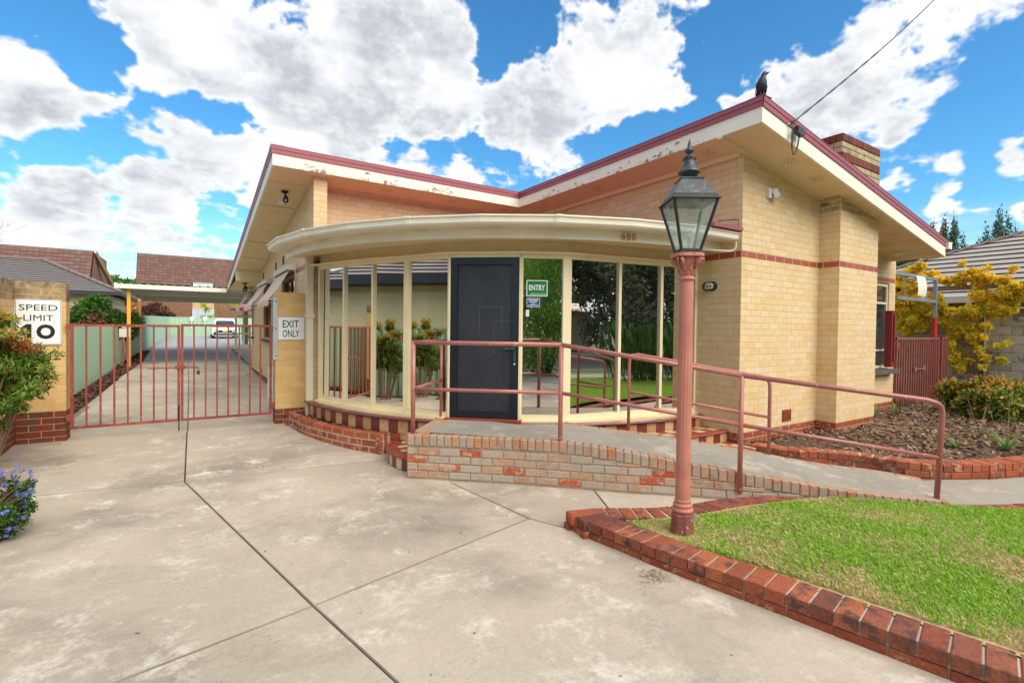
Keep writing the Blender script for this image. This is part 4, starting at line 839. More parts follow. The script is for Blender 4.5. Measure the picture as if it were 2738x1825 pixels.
m = MB(); m.lathe([(.004, 0), (.014, .002), (.014, .012), (.004, .016)], c + d * hx + Z3 * .90 + n * .045, 10, Matrix((d, -Z3, n)).transposed()); part('door_lock', m, 'galvanised', door)
m = MB()
for s_ in (-1, 1): m.box(c + d * (s_ * (w / 2 - .012)) + Z3 * 1.25 + n * .0, (.012, .045, 1.07), R)
m.box(c + Z3 * 2.27 + n * 0, (w / 2, .045, .022), R); part('door_jamb', m, 'window_paint', house)
m = MB(); m.box(c + Z3 * .186 + n * .04, (w / 2 + .03, .09, .012), R); part('threshold', m, 'terracotta_tile', house)
# tiled plinth under the glass, with bull-nosed edge
pl = MB(); pl.prism([(p.x, p.y) for p in arc(4.17, 182, 273.9, 40)] + [(-.3, 4.6)], -.32, .135); plinth = part('plinth', pl, 'grey_mortar', house)
def ring_tiles(parent, R0, R1, z0, z1, a0, a1, step, mats, name='tile', gap=.004, c=CB, ph=0, vertical=False):
    k = 0; a = a0; da = math.degrees(step / R1)
    while a < a1 - da * .3:
        b = min(a + da, a1); g_ = math.degrees(gap / R1); o = []
        for R in (R0, R1):
            for t_ in (a + g_ / 2, (a + b) / 2, b - g_ / 2): o.append((c.x + R * math.cos(math.radians(t_)), c.y + R * math.sin(math.radians(t_))))
        poly = [o[0], o[1], o[2], o[5], o[4], o[3]]; m = MB(); m.prism(poly, z0, z1); part(name, m, mats[(k + ph) % len(mats)], parent); k += 1; a = b
ring_tiles(plinth, 4.165, 4.205, -.035, .128, 183, 273.6, .152, ['maroon_tile', 'marble_tile'])
def nosing(parent, R, z, a0, a1, step, mat='terracotta_tile', c=CB, name='nosing_tile', r=.022, depth=.09):
    a = a0; da = math.degrees(step / R)
    while a < a1 - .1:
        b = min(a + da, a1); g_ = math.degrees(.004 / R); m = MB(); m.sweep(arc(R, a + g_ / 2, b - g_ / 2, 3, z, c), [(-depth, -.028), (-.006, -.030), (.012, -.022), (.018, -.010), (.012, .0), (-.004, .006), (-depth, .006)]); part(name, m, mat, parent); a = b
nosing(plinth, 4.235, .165, 182.6, 273.7, .24, 'maroon_tile')
ring_tiles(plinth, 3.95, 4.15, .135, .168, 182.6, 273.7, .30, ['sand_tile'], 'ledge_tile')
# steps right of the ramp
st = thing('entry_steps', 'chequered terracotta and cream tiled steps between ramp and brick corner', 'steps', (-.7, .2, -.3))
m = MB(); m.prism([(p.x, p.y) for p in arc(4.60, 248, 273.8, 16)] + [(p.x, p.y) for p in arc(4.2, 248, 273.8, 16)[::-1]], -.3, -.005); m.prism([(p.x, p.y) for p in arc(5.00, 256, 273.3, 16)] + [(p.x, p.y) for p in arc(4.6, 256, 273.3, 16)[::-1]], -.3, -.148); part('step_core', m, 'grey_mortar', st)
for rr_, ph in ((4.24, 0), (4.38, 1)): ring_tiles(st, rr_, rr_ + .137, -.005, .018, 248, 273.7, .142, ['sand_tile', 'terracotta_tile'], 'tread_tile', ph=ph)
nosing(st, 4.615, .016, 248, 273.6, .24)
ring_tiles(st, 4.585, 4.606, -.145, -.014, 248, 273.6, .146, ['maroon_tile', 'marble_tile'])
for rr_, ph in ((4.615, 0), (4.755, 1), (4.895, 0)): ring_tiles(st, rr_, rr_ + .137, -.148, -.126, 256, 273.2, .142, ['sand_tile', 'terracotta_tile'], 'tread_tile', ph=ph)
# round step left of the ramp
RC = Vector((-3.3, 1.85, 0)); rs_ = thing('round_step', 'rounded terracotta tiled step with radiating cream stripes between planter and ramp', 'step', (-3.8, 1.9, -.3))
m = MB(); m.prism([(p.x, p.y) for p in arc(.74, 100, 290, 24, 0, RC)] + [(-3.3, 1.85)], -.3, -.155); part('step_core', m, 'grey_mortar', rs_)
ring_tiles(rs_, .735, .765, -.29, -.165, 120, 270, .105, ['maroon_tile', 'sand_tile'], c=RC); nosing(rs_, .77, -.135, 118, 272, .19, c=RC, r=.02, depth=.03)
ring_tiles(rs_, .645, .735, -.155, -.134, 118, 272, .10, ['terracotta_tile'], 'tread_tile', c=RC)
for k in range(11):
    y0 = 1.85 - .58 + k * .105; hw = math.sqrt(max(0, .64 ** 2 - (y0 + .05 - 1.85) ** 2))
    if hw > .1: m = MB(); m.bx((RC.x - hw, y0 + .003, -.155), (RC.x - .02, y0 + .102, -.134)); part('tread_tile', m, 'sand_tile' if k % 2 else 'terracotta_tile', rs_)
ring_tiles(rs_, 4.17, 4.20, -.125, -.04, 196, 222, .17, ['marble_tile', 'terracotta_tile'], 'riser_tile')
# downpipe
dp = MB(); dp.bx((-4.53, 4.46, -.1), (-4.43, 4.56, 2.46)); dpo = solo('downpipe', dp, 'downpipe_paint', 'cream square downpipe between the exit sign pier and curved window', 'downpipe')
m = MB(); m.bx((-4.545, 4.445, 1.48), (-4.415, 4.57, 1.54)); part('pipe_clip', m, 'downpipe_paint', dpo)
# house number and stickers
def on_arc(x_, R=4.468, z=2.485): a_ = -math.acos((x_ - CB.x) / R); return Vector((CB.x + R * math.cos(a_), CB.y + R * math.sin(a_), z)), Vector((math.cos(a_), math.sin(a_), 0))
hn = thing('house_number', 'pink metal house number 680 on the curved porch fascia', 'house number', on_arc(-1.6)[0])
for ch, xx in (('6', -1.668), ('8', -1.60), ('0', -1.532)):
    p, nn = on_arc(xx, 4.478, 2.48); U = Vector((-nn.y, nn.x, 0)); U = U if U.x > 0 else -U; lettering(ch, .052, .088, p, U, nn, 'number_pink', hn, .012, name='digit')
a, b, d, n = seg(5)
def sticker(name, label, cat, u, z, w, h, bmat, mat, lines, R_=.004, inner=.012, seg_i=5, bold=.02):
    a, b, d, n = seg(seg_i); p = a + d * u + Z3 * z - n * .006; t_ = thing(name, label, cat, p); m = MB(); plate(m, w, h, R_, p, d, n, .002); part('backing', m, bmat, t_); m = MB(); plate(m, w - inner * 2, h - inner * 2, R_ * .5, p, d, n, .0012, .002); part('face', m, mat, t_)
    for s_, ww, hh, dz, mt in lines: lettering(s_, ww, hh, p + Z3 * dz + n * .0036, d, n, mt, t_, bold)
    return t_, p, d, n
es, p_, d_, n_ = sticker('entry_sign', 'green ENTRY sign with white border on the glass beside the door', 'sign', .195, 1.862, .27, .205, 'sign_white', 'sign_green', [('ENTRY', .205, .072, .008, 'sign_white')], bold=.03)
m = MB()
for k in range(7):
    u = -.09 + k * .028; m.add([p_ + d_ * u + Z3 * -.084 + n_ * .0036, p_ + d_ * (u + .045) + Z3 * -.084 + n_ * .0036, p_ + d_ * (u + .012) + Z3 * (-.062 + .006 * (k % 2)) + n_ * .0036], [(0, 1, 2)])
part('pale_streaks', m, 'fence_green', es)
sticker('notice_sticker', 'small blue notice asking visitors to ring the bell, under the green sign', 'notice', .150, 1.68, .166, .112, 'sign_white', 'sign_blue', [('PLEASE', .118, .021, .032, 'sign_white'), ('RING BELL', .104, .014, .008, 'sign_white'), ('FOR', .042, .014, -.012, 'sign_white'), ('ASSISTANCE', .128, .014, -.033, 'sign_white')], inner=.006, bold=.035)
sticker('security_sticker', 'small red and white security alarm sticker on the glass right of the wide post', 'sticker', .135, 1.64, .125, .088, 'sign_red', 'sign_white', [('Security', .066, .018, .014, 'sign_red'), ('ELECTRONIC ALARM', .098, .010, -.026, 'sign_red'), ('1', .008, .018, .018, 'sign_red')], seg_i=6, inner=.005)
db = MB(); a, b, d, n = seg(5); db.box(a + d * .075 + Z3 * 1.545 + n * .03, (.020, .012, .042), Matrix((d, n, Z3)).transposed()); solo('door_bell', db, 'white_paint', 'small white doorbell on the post below the blue notice', 'doorbell')
# ------------------------------------------------------------------ ramp
def catm(pts, n=5): return smooth_path(pts, n)
ramp = thing('access_ramp', 'concrete wheelchair ramp with washed brick side wall and brick edging', 'ramp', (-2.5, .4, -.3)); RB = Bricks(ramp)
FR = [(-4.08, 1.29, .176), (-3.245, .563, .176), (-2.836, .175, .174), (-2.41, -.26, .125), (-2.01, -.62, .045), (-1.57, -1.05, -.03), (-1.15, -1.42, -.10), (-.80, -1.73, -.155), (-.42, -1.98, -.20), (-.04, -2.20, -.238)]
RE = [(-3.33, 2.12, .176), (-2.62, 1.22, .176), (-2.2, .98, .174), (-1.60, .42, .125), (-1.05, -.12, .045), (-.62, -.52, -.03), (-.30, -.82, -.10), (.05, -1.08, -.16), (.42, -1.35, -.205), (.68, -1.74, -.24)]
F_ = [Vector(p) for p in FR]; F_ = [F_[0]] + catm([tuple(p) for p in F_[1:]], 4); E_ = [Vector(p) for p in RE]; E_ = [E_[0]] + catm([tuple(p) for p in E_[1:]], 4)
def nrm_at(P, i): d = (P[min(i + 1, len(P) - 1)] - P[max(i - 1, 0)]); d.z = 0; d.normalize(); return Vector((-d.y, d.x, 0))
FI = [p + nrm_at(F_, max(i, 1)) * .10 for i, p in enumerate(F_)]; FI[0] = F_[0] + Vector((.20, .03, 0)); EI = [p - nrm_at(E_, max(i, 1)) * .10 for i, p in enumerate(E_)]; EI[0] = E_[0] + Vector((.16, -.1, 0))
m = MB(); n = len(F_); vs = [p + Z3 * .004 for p in FI] + [p + Z3 * .004 for p in EI]
m.add(vs, [(i, i + 1, n + i + 1, n + i) for i in range(n - 1)]); part('ramp_slab', m, 'ramp_concrete', ramp)
m = MB(); vs = [p - Z3 * .012 + nrm_at(F_, max(i, 1)) * .006 for i, p in enumerate(F_)] + [p - Z3 * .012 for p in E_]; lo = [Vector((p.x, p.y, -.44)) for p in vs]
m.add(vs + lo, [(i, i + 1, n + i + 1, n + i) for i in range(n - 1)] + [(2 * n + i, 2 * n + i + 1, i + 1, i) for i in range(n - 1)] + [(n + i, n + i + 1, 3 * n + i + 1, 3 * n + i) for i in range(n - 1)] + [(0, n, 3 * n, 2 * n), (n - 1, 3 * n - 1, 4 * n - 1, 2 * n - 1)]); part('ramp_core', m, 'grey_mortar', ramp)
# brick-on-edge top course along the front edge (faces outward), stretchers below
def zat_path(P, q): # height of nearest path point
    best = None
    for a, b in zip(P, P[1:]):
        d = b - a; d2 = Vector((d.x, d.y)); t_ = max(0, min(1, Vector((q.x - a.x, q.y - a.y)).dot(d2) / d2.length_squared)); s_ = a + d * t_; e = (Vector((s_.x, s_.y)) - Vector((q.x, q.y))).length
        if best is None or e < best[0]: best = (e, s_.z, d.normalized())
    return best[1], best[2]
flat = [Vector((p.x, p.y, 0)) for p in F_]; S_, stp = resample(flat, .083)
for k, (p, d) in enumerate(S_):
    z, dd = zat_path(F_, p); nn = Vector((d.y, -d.x, 0)); h = .112
    if z < -.19: h = .06
    W = Vector((-d.x * dd.z, -d.y * dd.z, 1)).normalized()
    q = p + nn * (.006 + random.uniform(-.003, .004)); q.z = z - h / 2 + .004 + random.uniform(-.002, .002); RB.add(ramp, frame(q, d, nn), stp - .011, h, .11, 'ramp_top_brick', .007, 1)
for c in range(5):
    zc = -.30 + c * .083 + .02; rs0 = resample(flat, .235)[0]; off = .117 if c % 2 else 0; tot = sum((b - a).length for a, b in zip(flat, flat[1:])); s_ = -off
    def at(s):
        acc = 0
        for a, b in zip(flat, flat[1:]):
            l = (b - a).length
            if s <= acc + l: return a + (b - a) * ((s - acc) / l), (b - a).normalized()
            acc += l
        return flat[-1], (flat[-1] - flat[-2]).normalized()
    while s_ < tot:
        a0, b0 = max(0, s_), min(tot, s_ + .235); s_ += .235
        if b0 - a0 < .04: continue
        p, d = at((a0 + b0) / 2); z, _ = zat_path(F_, p); nn = Vector((d.y, -d.x, 0)); ztop = z - .112
        if zc + .03 > ztop: continue
        h = min(.073, ztop - zc - .006); q = p + nn * (.004 + random.uniform(-.003, .003)); q.z = zc + h / 2
        RB.add(ramp, frame(q, d, nn), b0 - a0 - .012, round(h, 2) if h < .073 else .073, .06, 'ramp_red_brick' if random.random() < .17 else 'ramp_brick', .006, 1)
# left end wall and its top edging
P0 = Vector((-4.08, 1.29, 0)); U = (Vector((-3.33, 2.12, 0)) - P0).normalized(); Nn = Vector((-U.y, U.x, 0))
for c in range(5):
    z = -.28 + c * .083; x = -.117 if c % 2 else 0
    while x < 1.1:
        a0, b0 = max(0, x), min(1.1, x + .235); x += .235
        if b0 - a0 > .04: q = P0 + U * ((a0 + b0) / 2) + Nn * .004; q.z = z + .0365; RB.add(ramp, frame(q, U, Nn), b0 - a0 - .012, .073, .06, 'ramp_brick', .006, 1)
for k in range(5):
    q = P0 + U * (.13 + k * .205) - Nn * .10; q.z = .181; RB.add(ramp, frame(q, U, Z3, -Nn), .195, .20, .06, 'ramp_top_brick', .005, 1)
# pale brick edging along the rear edge of the slope
S2, st2 = resample([Vector((p.x, p.y, 0)) for p in E_[5:]], .235)
for p, d in S2:
    z, dd = zat_path(E_, p); q = Vector((p.x, p.y, z + .006)) - Vector((-d.y, d.x, 0)) * .05; RB.add(ramp, frame(q, Vector((d.x, d.y, dd.z)), Vector((-d.x * dd.z, -d.y * dd.z, 1)), Vector((-d.y, d.x, 0))), st2 - .01, .10, .05, 'ramp_top_brick', .005, 1)
RB.build()
# lower path to the street on the right
pth = thing('front_path', kind='structure'); PA = [(-.04, -2.20), (.68, -1.74), (.98, -1.88), (1.4, -2.13), (1.92, -2.33), (1.55, -3.1), (.67, -2.62), (.186, -2.33)]
PB_ = [(1.92, -2.33), (3.0, -2.64), (4.5, -2.92), (7, -3.3), (7, -4.6), (4.5, -4.1), (2.6, -3.55), (1.55, -3.1)]
for P in (PA, PB_): slab(P, 'ramp_concrete', zt=lambda x, y: -.262, parent=pth)
# ------------------------------------------------------------------ kerbs
def kerb_run(B, parent, path, side, top, mat, depth=.225, step=.115, h=.076, base=1, base_mat=None, wob=1, tilt=0):
    """header bricks across the path; side +1 = bricks extend to the left of travel, outer face on the right"""
    S_, stp = resample(path, step)
    for p, d in S_:
        z = top(p) if callable(top) else top; nn = Vector((d.y, -d.x, 0)) * side; q = p - nn * (depth / 2) + nn * random.uniform(-.004, .004); q.z = z + random.uniform(-.002, .002)
        B.add(parent, frame(q, d, Z3, nn), stp - .012, depth, h, mat, .005, wob)
    for c in range(base):
        S3, s3 = resample(path, .235)
        for p, d in S3:
            z = top(p) if callable(top) else top; nn = Vector((d.y, -d.x, 0)) * side; q = p + nn * (-.004 + random.uniform(-.002, .002)); q.z = z - h - .010 - .0365 - c * .083; B.add(parent, frame(q, d, nn), s3 - .009, .073, .08, base_mat or mat, .005, wob)
    m = MB(); P = [Vector((*p, 0)) if len(p) == 2 else Vector(p) for p in path]; o0, o1 = (.016, depth - .016)
    zz = [top(p) if callable(top) else top for p in P]; vs = []
    for i, p in enumerate(P):
        nn = nrm_at(P, i) * side; vs += [p + nn * o0 + Z3 * (zz[i] - .009), p + nn * o1 + Z3 * (zz[i] - .009), p + nn * o1 + Z3 * (zz[i] - .34), p + nn * o0 + Z3 * (zz[i] - .34)]
    k = len(P); m.add(vs, [(4 * i + j, 4 * i + (j + 1) % 4, 4 * i + 4 + (j + 1) % 4, 4 * i + 4 + j) for i in range(k - 1) for j in range(4)] + [(0, 1, 2, 3), tuple(4 * (k - 1) + j for j in (3, 2, 1, 0))]); part('mortar_bed', m, 'pale_mortar', parent)
lk = thing('lawn_kerb', 'low red brick kerb with worn header bricks round the lawn and lamp post', 'kerb', (-3.2, -1.5, -.3)); KB = Bricks(lk)
kp = catm([(-3.425, -.93), (-3.405, -1.07), (-3.37, -1.3), (-3.335, -1.56), (-3.26, -1.92), (-3.185, -2.27), (-3.12, -2.6), (-3.045, -2.96), (-2.93, -3.45), (-2.70, -4.4), (-2.3, -5.8)], 4)
kerb_run(KB, lk, kp, 1, -.165, 'kerb_brick', depth=.235, step=.118, base_mat='red_brick')
for (x, y, ux, uy, L_, D_) in ((-3.335, -.735, .30, .954, .125, .235), (-3.325, -.862, .16, .987, .112, .235)):
    U = Vector((ux, uy, 0)); N_k = Vector((-uy, ux, 0)); KB.add(lk, frame(Vector((x, y, -.166)), U, Z3, N_k), L_, D_, .078, 'planter_brick' if x == -3.335 else 'kerb_brick', .008, 1)
for (x, y, ux, uy, L_) in ((-3.445, -.80, .22, .975, .24), (-3.33, -.675, -.954, .30, .24)):
    U = Vector((ux, uy, 0)); nn = Vector((-uy, ux, 0)) if x < -3.4 else Vector((.30, .954, 0)); KB.add(lk, frame(Vector((x, y, -.287)), U, nn), L_, .073, .08, 'red_brick', .005, 1)
m = MB(); m.prism([(-3.43, -.70), (-3.24, -.66), (-3.22, -.92), (-3.41, -.92)], -.45, -.2); part('mortar_bed', m, 'grey_mortar', lk)
kp2 = catm([(-3.20, -.69), (-3.0, -.80), (-2.68, -.98), (-2.35, -1.07), (-2.0, -1.12), (-1.66, -1.2), (-1.36, -1.34), (-1.1, -1.55), (-.86, -1.80), (-.48, -2.08), (.0, -2.36), (.67, -2.66), (1.55, -3.15), (2.6, -3.6), (4.5, -4.2)], 4)
kerb_run(KB, lk, kp2, -1, lambda p: -.172 - .055 * min(1, max(0, (p[0] + 2.2) / 1.6)), 'kerb_brick', depth=.225, step=.118, base=0)
KB.build()
bk_ = thing('garden_kerb', 'curved red brick kerb holding the bark garden bed beside the ramp', 'kerb', (.8, -1.5, -.3)); GB = Bricks(bk_)
gk = catm([(-.06, -.20), (.06, -.62), (.40, -.90), (.62, -1.22), (.74, -1.60), (.96, -1.84), (1.4, -2.09), (1.92, -2.28), (3.0, -2.60), (4.5, -2.88), (6.5, -3.2)], 5)
kerb_run(GB, bk_, gk, 1, lambda p: -.095 - .015 * math.sin(p[0]), 'planter_brick', depth=.23, step=.112, base=2)
GB.build()
BED = [(0.02, 0.0), (2.0, 0.0), (2.0, -.29), (3.27, -.29), (3.27, .3), (5.7, .3), (9.3, .2), (9.3, -2.9), (6.5, -3.0), (4.5, -2.7), (3.0, -2.42), (1.92, -2.10), (1.46, -1.92), (1.06, -1.70), (.9, -1.5), (.8, -1.18), (.6, -.82), (.25, -.58), (.1, -.3)]
mulch('bark_bed', BED, lambda x, y: -.155 + .035 * min(1, max(0, (x - 1) / 3)) + .03 * math.sin(x * 2) * math.sin(y * 2.2), 'bark_chip', 15000, 8, size=.055, label='bark mulched garden bed in front of the brick wall')
# ------------------------------------------------------------------ planter by the curved window
plt_ = thing('brick_planter', 'low curved red brick planter filled with bark in front of the curved window', 'planter', (-4.3, 3.3, -.3)); PBk = Bricks(plt_)
pp = catm([(-4.50, 4.93), (-4.74, 4.82), (-4.71, 4.40), (-4.665, 4.05), (-4.56, 3.62), (-4.44, 3.25), (-4.28, 2.86), (-4.12, 2.58), (-3.98, 2.38)], 4); pp2 = [Vector((-3.98, 2.38, 0)), Vector((-3.66, 2.80, 0))]
for path in (pp, pp2):
    for c in range(3):
        off = .12 * (c % 2); P = [Vector(p) for p in path]; tot = sum((b - a).length for a, b in zip(P, P[1:])); s_ = -off
        while s_ < tot - .02:
            a0, b0 = max(0, s_), min(tot, s_ + .24); s_ += .24
            if b0 - a0 < .04: continue
            acc = 0; mid = (a0 + b0) / 2
            for a, b in zip(P, P[1:]):
                l = (b - a).length
                if mid <= acc + l: p, d = a + (b - a) * ((mid - acc) / l), (b - a).normalized(); break
                acc += l
            nn = Vector((d.y, -d.x, 0)); 
            if path is pp: nn = -nn if nn.x > 0 else nn
            else: nn = Vector((d.y, -d.x, 0)); 
            if path is pp2: nn = -nn if nn.dot(Vector((.5, -.9, 0))) < 0 else nn
            q = Vector((p.x, p.y, -.30 + c * .091 + .043)) + nn * random.uniform(-.003, .004); PBk.add(plt_, frame(q, d, nn), b0 - a0 - .014, .077, .11, 'planter_brick', .005, 1)
m = MB()
P = [Vector(p) for p in pp] + [pp2[1]]; Q = [p + Vector((.115, .06, 0)) if i < len(P) - 2 else p + Vector((.0, .12, 0)) for i, p in enumerate(P)]
k = len(P); ins_ = [p.lerp(CB, .003) for p in P]; inn = [p + (CB - p).normalized() * .10 for p in P]
out_ = [p + (CB - p).normalized() * .003 for p in P]
m.add([Vector((p.x, p.y, -.36)) for p in out_] + [Vector((p.x, p.y, -.040)) for p in out_] + [Vector((p.x, p.y, -.040)) for p in inn] + [Vector((p.x, p.y, -.36)) for p in inn], [(j * k + i, j * k + i + 1, (j + 1) * k + i + 1, (j + 1) * k + i) for j in range(3) for i in range(k - 1)]); part('mortar', m, 'pale_mortar', plt_)
PBk.build()
mulch('planter_bark', [(p.x, p.y) for p in inn] + [(-3.9, 3.0), (-4.2, 3.6), (-4.40, 4.2), (-4.45, 4.6)], lambda x, y: -.065, 'red_bark_chip', 900, 9, size=.045, label='red bark filling the curved brick planter')
# ------------------------------------------------------------------ piers
lp = thing('gate_pier', 'weathered brick gate pier carrying the white speed limit sign', 'gate pier', (-7.7, 5.15, -.3)); LB = Bricks(lp)
def pier_mat(c): return 'dark_red_brick' if c < 2 else ('weathered_cream_brick' if c > 19 or (c > 17 and c % 2) else None)
wall(LB, lp, (-7.97, 5.03), X, -Y, .50, -3, 22, 'pier_brick', matf=pier_mat, topf=lambda x: 1.86, off=.0, bl=.25, thick=.2)
wall(LB, lp, (-7.47, 5.03), Y, X, .24, -3, 22, 'pier_brick', matf=pier_mat, topf=lambda x: 1.86, bl=.24, thick=.1)
wall(LB, lp, (-7.975, 4.10), Y, X, .93, -4, 22, 'pier_brick', matf=pier_mat, topf=lambda x: 1.90, bl=.24, thick=.22)
m = MB(); m.bx((-8.19, 4.11, 1.83), (-7.985, 5.25, 1.895)); m.bx((-7.99, 5.05, 1.84), (-7.49, 5.24, 1.88)); m.bx((-8.0, 5.2, -.3), (-7.5, 5.25, 1.84)); part('capping', m, 'dark_mortar', lp); LB.build()
m = MB(); m.bx((-8.0, 4.1, -.5), (-7.72, 5.0, -.255)); m.bx((-7.98, 4.8, -.5), (-7.5, 5.02, -.235)); solo('footing', m, 'grey_mortar', 'rough concrete footing at the foot of the left brick wall', 'footing')
ep = thing('gate_pier', 'smooth yellow brick gate pier carrying the EXIT ONLY sign', 'gate pier', (-4.7, 5.0, -.3)); EB = Bricks(ep)
wall(EB, ep, (-4.905, 4.95), X, -Y, .46, -3, 22, 'pier_brick', matf=lambda c: 'dark_red_brick' if c < 0 else None, topf=lambda x: 1.87, bl=.23, off=.0, thick=.2)
wall(EB, ep, (-4.91, 4.95), Y, -X, .24, -3, 22, 'pier_brick', matf=lambda c: 'dark_red_brick' if c < 0 else None, topf=lambda x: 1.87, bl=.24, thick=.1); EB.build()
m = MB(); m.bx((-4.9, 4.96, 1.85), (-4.46, 5.19, 1.885)); part('capping', m, 'mortar', ep)
def sign(name, label, cx, y, z, w, h, lines):
    t_ = thing(name, label, 'sign', (cx, y, z)); m = MB(); plate(m, w, h, .02, (cx, y, z), X, -Y, .003); part('panel', m, 'sign_white', t_)
    m = MB(); P = rrect(w - .012, h - .012, .018); Q = rrect(w - .022, h - .022, .014); n = len(P); vs = [(cx + x, y - .0042, z + zz) for x, zz in P] + [(cx + x, y - .0042, z + zz) for x, zz in Q]; m.add(vs, [(i, (i + 1) % n, n + (i + 1) % n, n + i) for i in range(n)]); part('border', m, 'sign_black', t_)
    for s_, ww, hh, dx, dz, bo in lines: lettering(s_, ww, hh, (cx + dx, y - .0045, z + dz), X, -Y, 'sign_black', t_, bo)
    return t_
sign('speed_limit_sign', 'white SPEED LIMIT 10 sign on the left gate pier', -7.738, 5.012, 1.357, .458, .60, [('SPEED', .375, .078, 0, .19, .0), ('LIMIT', .29, .078, 0, .055, .0), ('O', .185, .195, .07, -.125, .045)])
m = MB(); xx = -7.738 - .095; m.bx((xx - .022, 5.006, 1.357 - .2225), (xx + .026, 5.008, 1.357 - .0275)); m.add([(xx - .022, 5.006, 1.3295), (xx - .075, 5.006, 1.285), (xx - .075, 5.006, 1.247), (xx - .022, 5.006, 1.275)], [(0, 1, 2, 3)]); part('numeral', m, 'sign_black', bpy.data.objects['speed_limit_sign'])
sign('exit_sign', 'white EXIT ONLY sign on the yellow brick gate pier', -4.675, 4.936, 1.305, .415, .385, [('EXIT', .245, .115, -.01, .072, .006), ('ONLY', .255, .115, -.005, -.085, .006)])
m = MB(); m.bx((-4.935, 4.935, .80), (-4.885, 4.945, 1.80)); m.bx((-4.945, 4.94, .80), (-4.935, 5.0, 1.80)); br_ = solo('gate_bracket', m, 'galvanised', 'galvanised angle strip down the edge of the yellow brick gate pier', 'bracket')
for z in (.86, 1.30, 1.74): m = MB(); m.lathe([(.004, 0), (.010, .001), (.010, .006), (.003, .009)], (-4.905, 4.935, z), 8, Matrix((X, Z3, -Y)).transposed()); part('bolt', m, 'black_paint', br_)
# ------------------------------------------------------------------ driveway gate
def gate(name, label, x0, x1, y, z0, z1, nb, mat, leaf_w=.035, bar=.022, group=None):
    t_ = thing(name, label, 'gate', ((x0 + x1) / 2, y, z0), group); m = MB(); m.bx((x0, y - .015, z1 - .035), (x1, y + .015, z1)); part('top_rail', m, mat, t_); m = MB(); m.bx((x0, y - .015, z0), (x1, y + .015, z0 + .035)); part('bottom_rail', m, mat, t_)
    for xx in (x0, x1 - leaf_w): m = MB(); m.bx((xx, y - .018, z0), (xx + leaf_w, y + .018, z1)); part('stile', m, mat, t_)
    me = None
    for k in range(nb):
        xx = x0 + leaf_w / 2 + (x1 - x0 - leaf_w) * (k + 1) / (nb + 1)
        if me is None: m = MB(); m.bx((-bar / 2, -bar / 2, z0 + .03), (bar / 2, bar / 2, z1 - .03)); me = m.mesh('bar', mat)
        put('bar', me, t_, Matrix.Translation((xx, y, 0)))
    return t_
g1 = gate('driveway_gate', 'red metal driveway gate leaf beside the left pier', -7.425, -6.19, 5.0, -.085, 1.34, 7, 'gate_red')
g2 = gate('driveway_gate', 'red metal driveway gate leaf beside the yellow brick pier', -6.183, -4.955, 5.0, -.085, 1.355, 7, 'gate_red')
m = MB(); m.tube([(-6.58, 4.975, .712), (-6.2, 4.975, .712), (-5.97, 4.975, .712)], .011, 8); m.bx((-6.25, 4.955, .685), (-6.20, 4.985, .74)); m.bx((-6.17, 4.955, .685), (-6.12, 4.985, .74)); bolt = part('slide_bolt', m, 'gate_red', g1)
m = MB(); m.bx((-5.98, 4.95, .60), (-5.945, 4.97, .655)); m.tube([(-5.973, 4.96, .655), (-5.973, 4.96, .70), (-5.952, 4.96, .70), (-5.952, 4.96, .655)], .004, 6); part('padlock', m, 'lamp_bronze', bolt)
m = MB(); m.tube([(-6.205, 4.975, -.22), (-6.205, 4.975, .15)], .008, 6); part('drop_bolt', m, 'black_paint', g1)
for z in (.02, 1.25):
    m = MB(); m.bx((-4.955, 4.98, z), (-4.915, 5.03, z + .09)); part('hinge', m, 'gate_red', g2)
    m = MB(); m.bx((-7.465, 4.98, z), (-7.425, 5.03, z + .09)); part('hinge', m, 'gate_red', g1)
# ------------------------------------------------------------------ handrails
hr = thing('handrail', 'pink painted tube handrail along the near edge of the ramp', 'handrail', (-2.7, .2, .17))
R1_, R2_ = .024, .020
p1, p0, p2, p3, p4 = Vector((-4.0, 1.33, 0)), Vector((-3.32, 2.07, 0)), Vector((-2.80, .235, 0)), Vector((-1.60, -1.045, 0)), Vector((-.05, -2.10, 0))
top = [p0 + Z3 * 1.18, p1 + Z3 * 1.185]; m = MB(); m.tube(top, R2_, 10); part('top_rail', m, 'rail_pink', hr, smooth=True)
tp = [p1 + Z3 * 1.185, p2 + Z3 * 1.185, p3 + Z3 * .925]; e_ = p4 + Z3 * .62; L1 = p3 + Z3 * .925; dirn = (p4 + Z3 * .69 - L1); dn = dirn.normalized()
tail = [p4 + Z3 * .70 - dn * .12, p4 + Z3 * .685 - dn * .03, p4 + Z3 * .655 + dn * .02, p4 + Z3 * .60 + dn * .032, p4 + Z3 * .5 + dn * .03]
m = MB(); m.tube(tp[:2], R1_, 12); m.tube(tp[1:3], R1_, 12); m.tube([tp[2]] + tail + [p4 + Z3 * -.24], R1_, 12); part('top_rail', m, 'rail_pink', hr, smooth=True)
for a_, b_ in ((p0 + Z3 * .668, p1 + Z3 * .670), (p1 + Z3 * .672, p2 + Z3 * .68), (p2 + Z3 * .68, p3 + Z3 * .447), (p3 + Z3 * .447, p4 + Z3 * .165)): m = MB(); m.tube([a_, b_], R2_, 10); part('middle_rail', m, 'rail_pink', hr, smooth=True)
for p_, z0, z1 in ((p1, .178, 1.20), (p0, .18, 1.19), (p2, -.05, 1.185), (p3, -.20, .92)): m = MB(); m.tube([p_ + Z3 * z0, p_ + Z3 * z1], R1_ if p_ is not p0 else R2_, 12); part('post', m, 'rail_pink', hr, smooth=True)
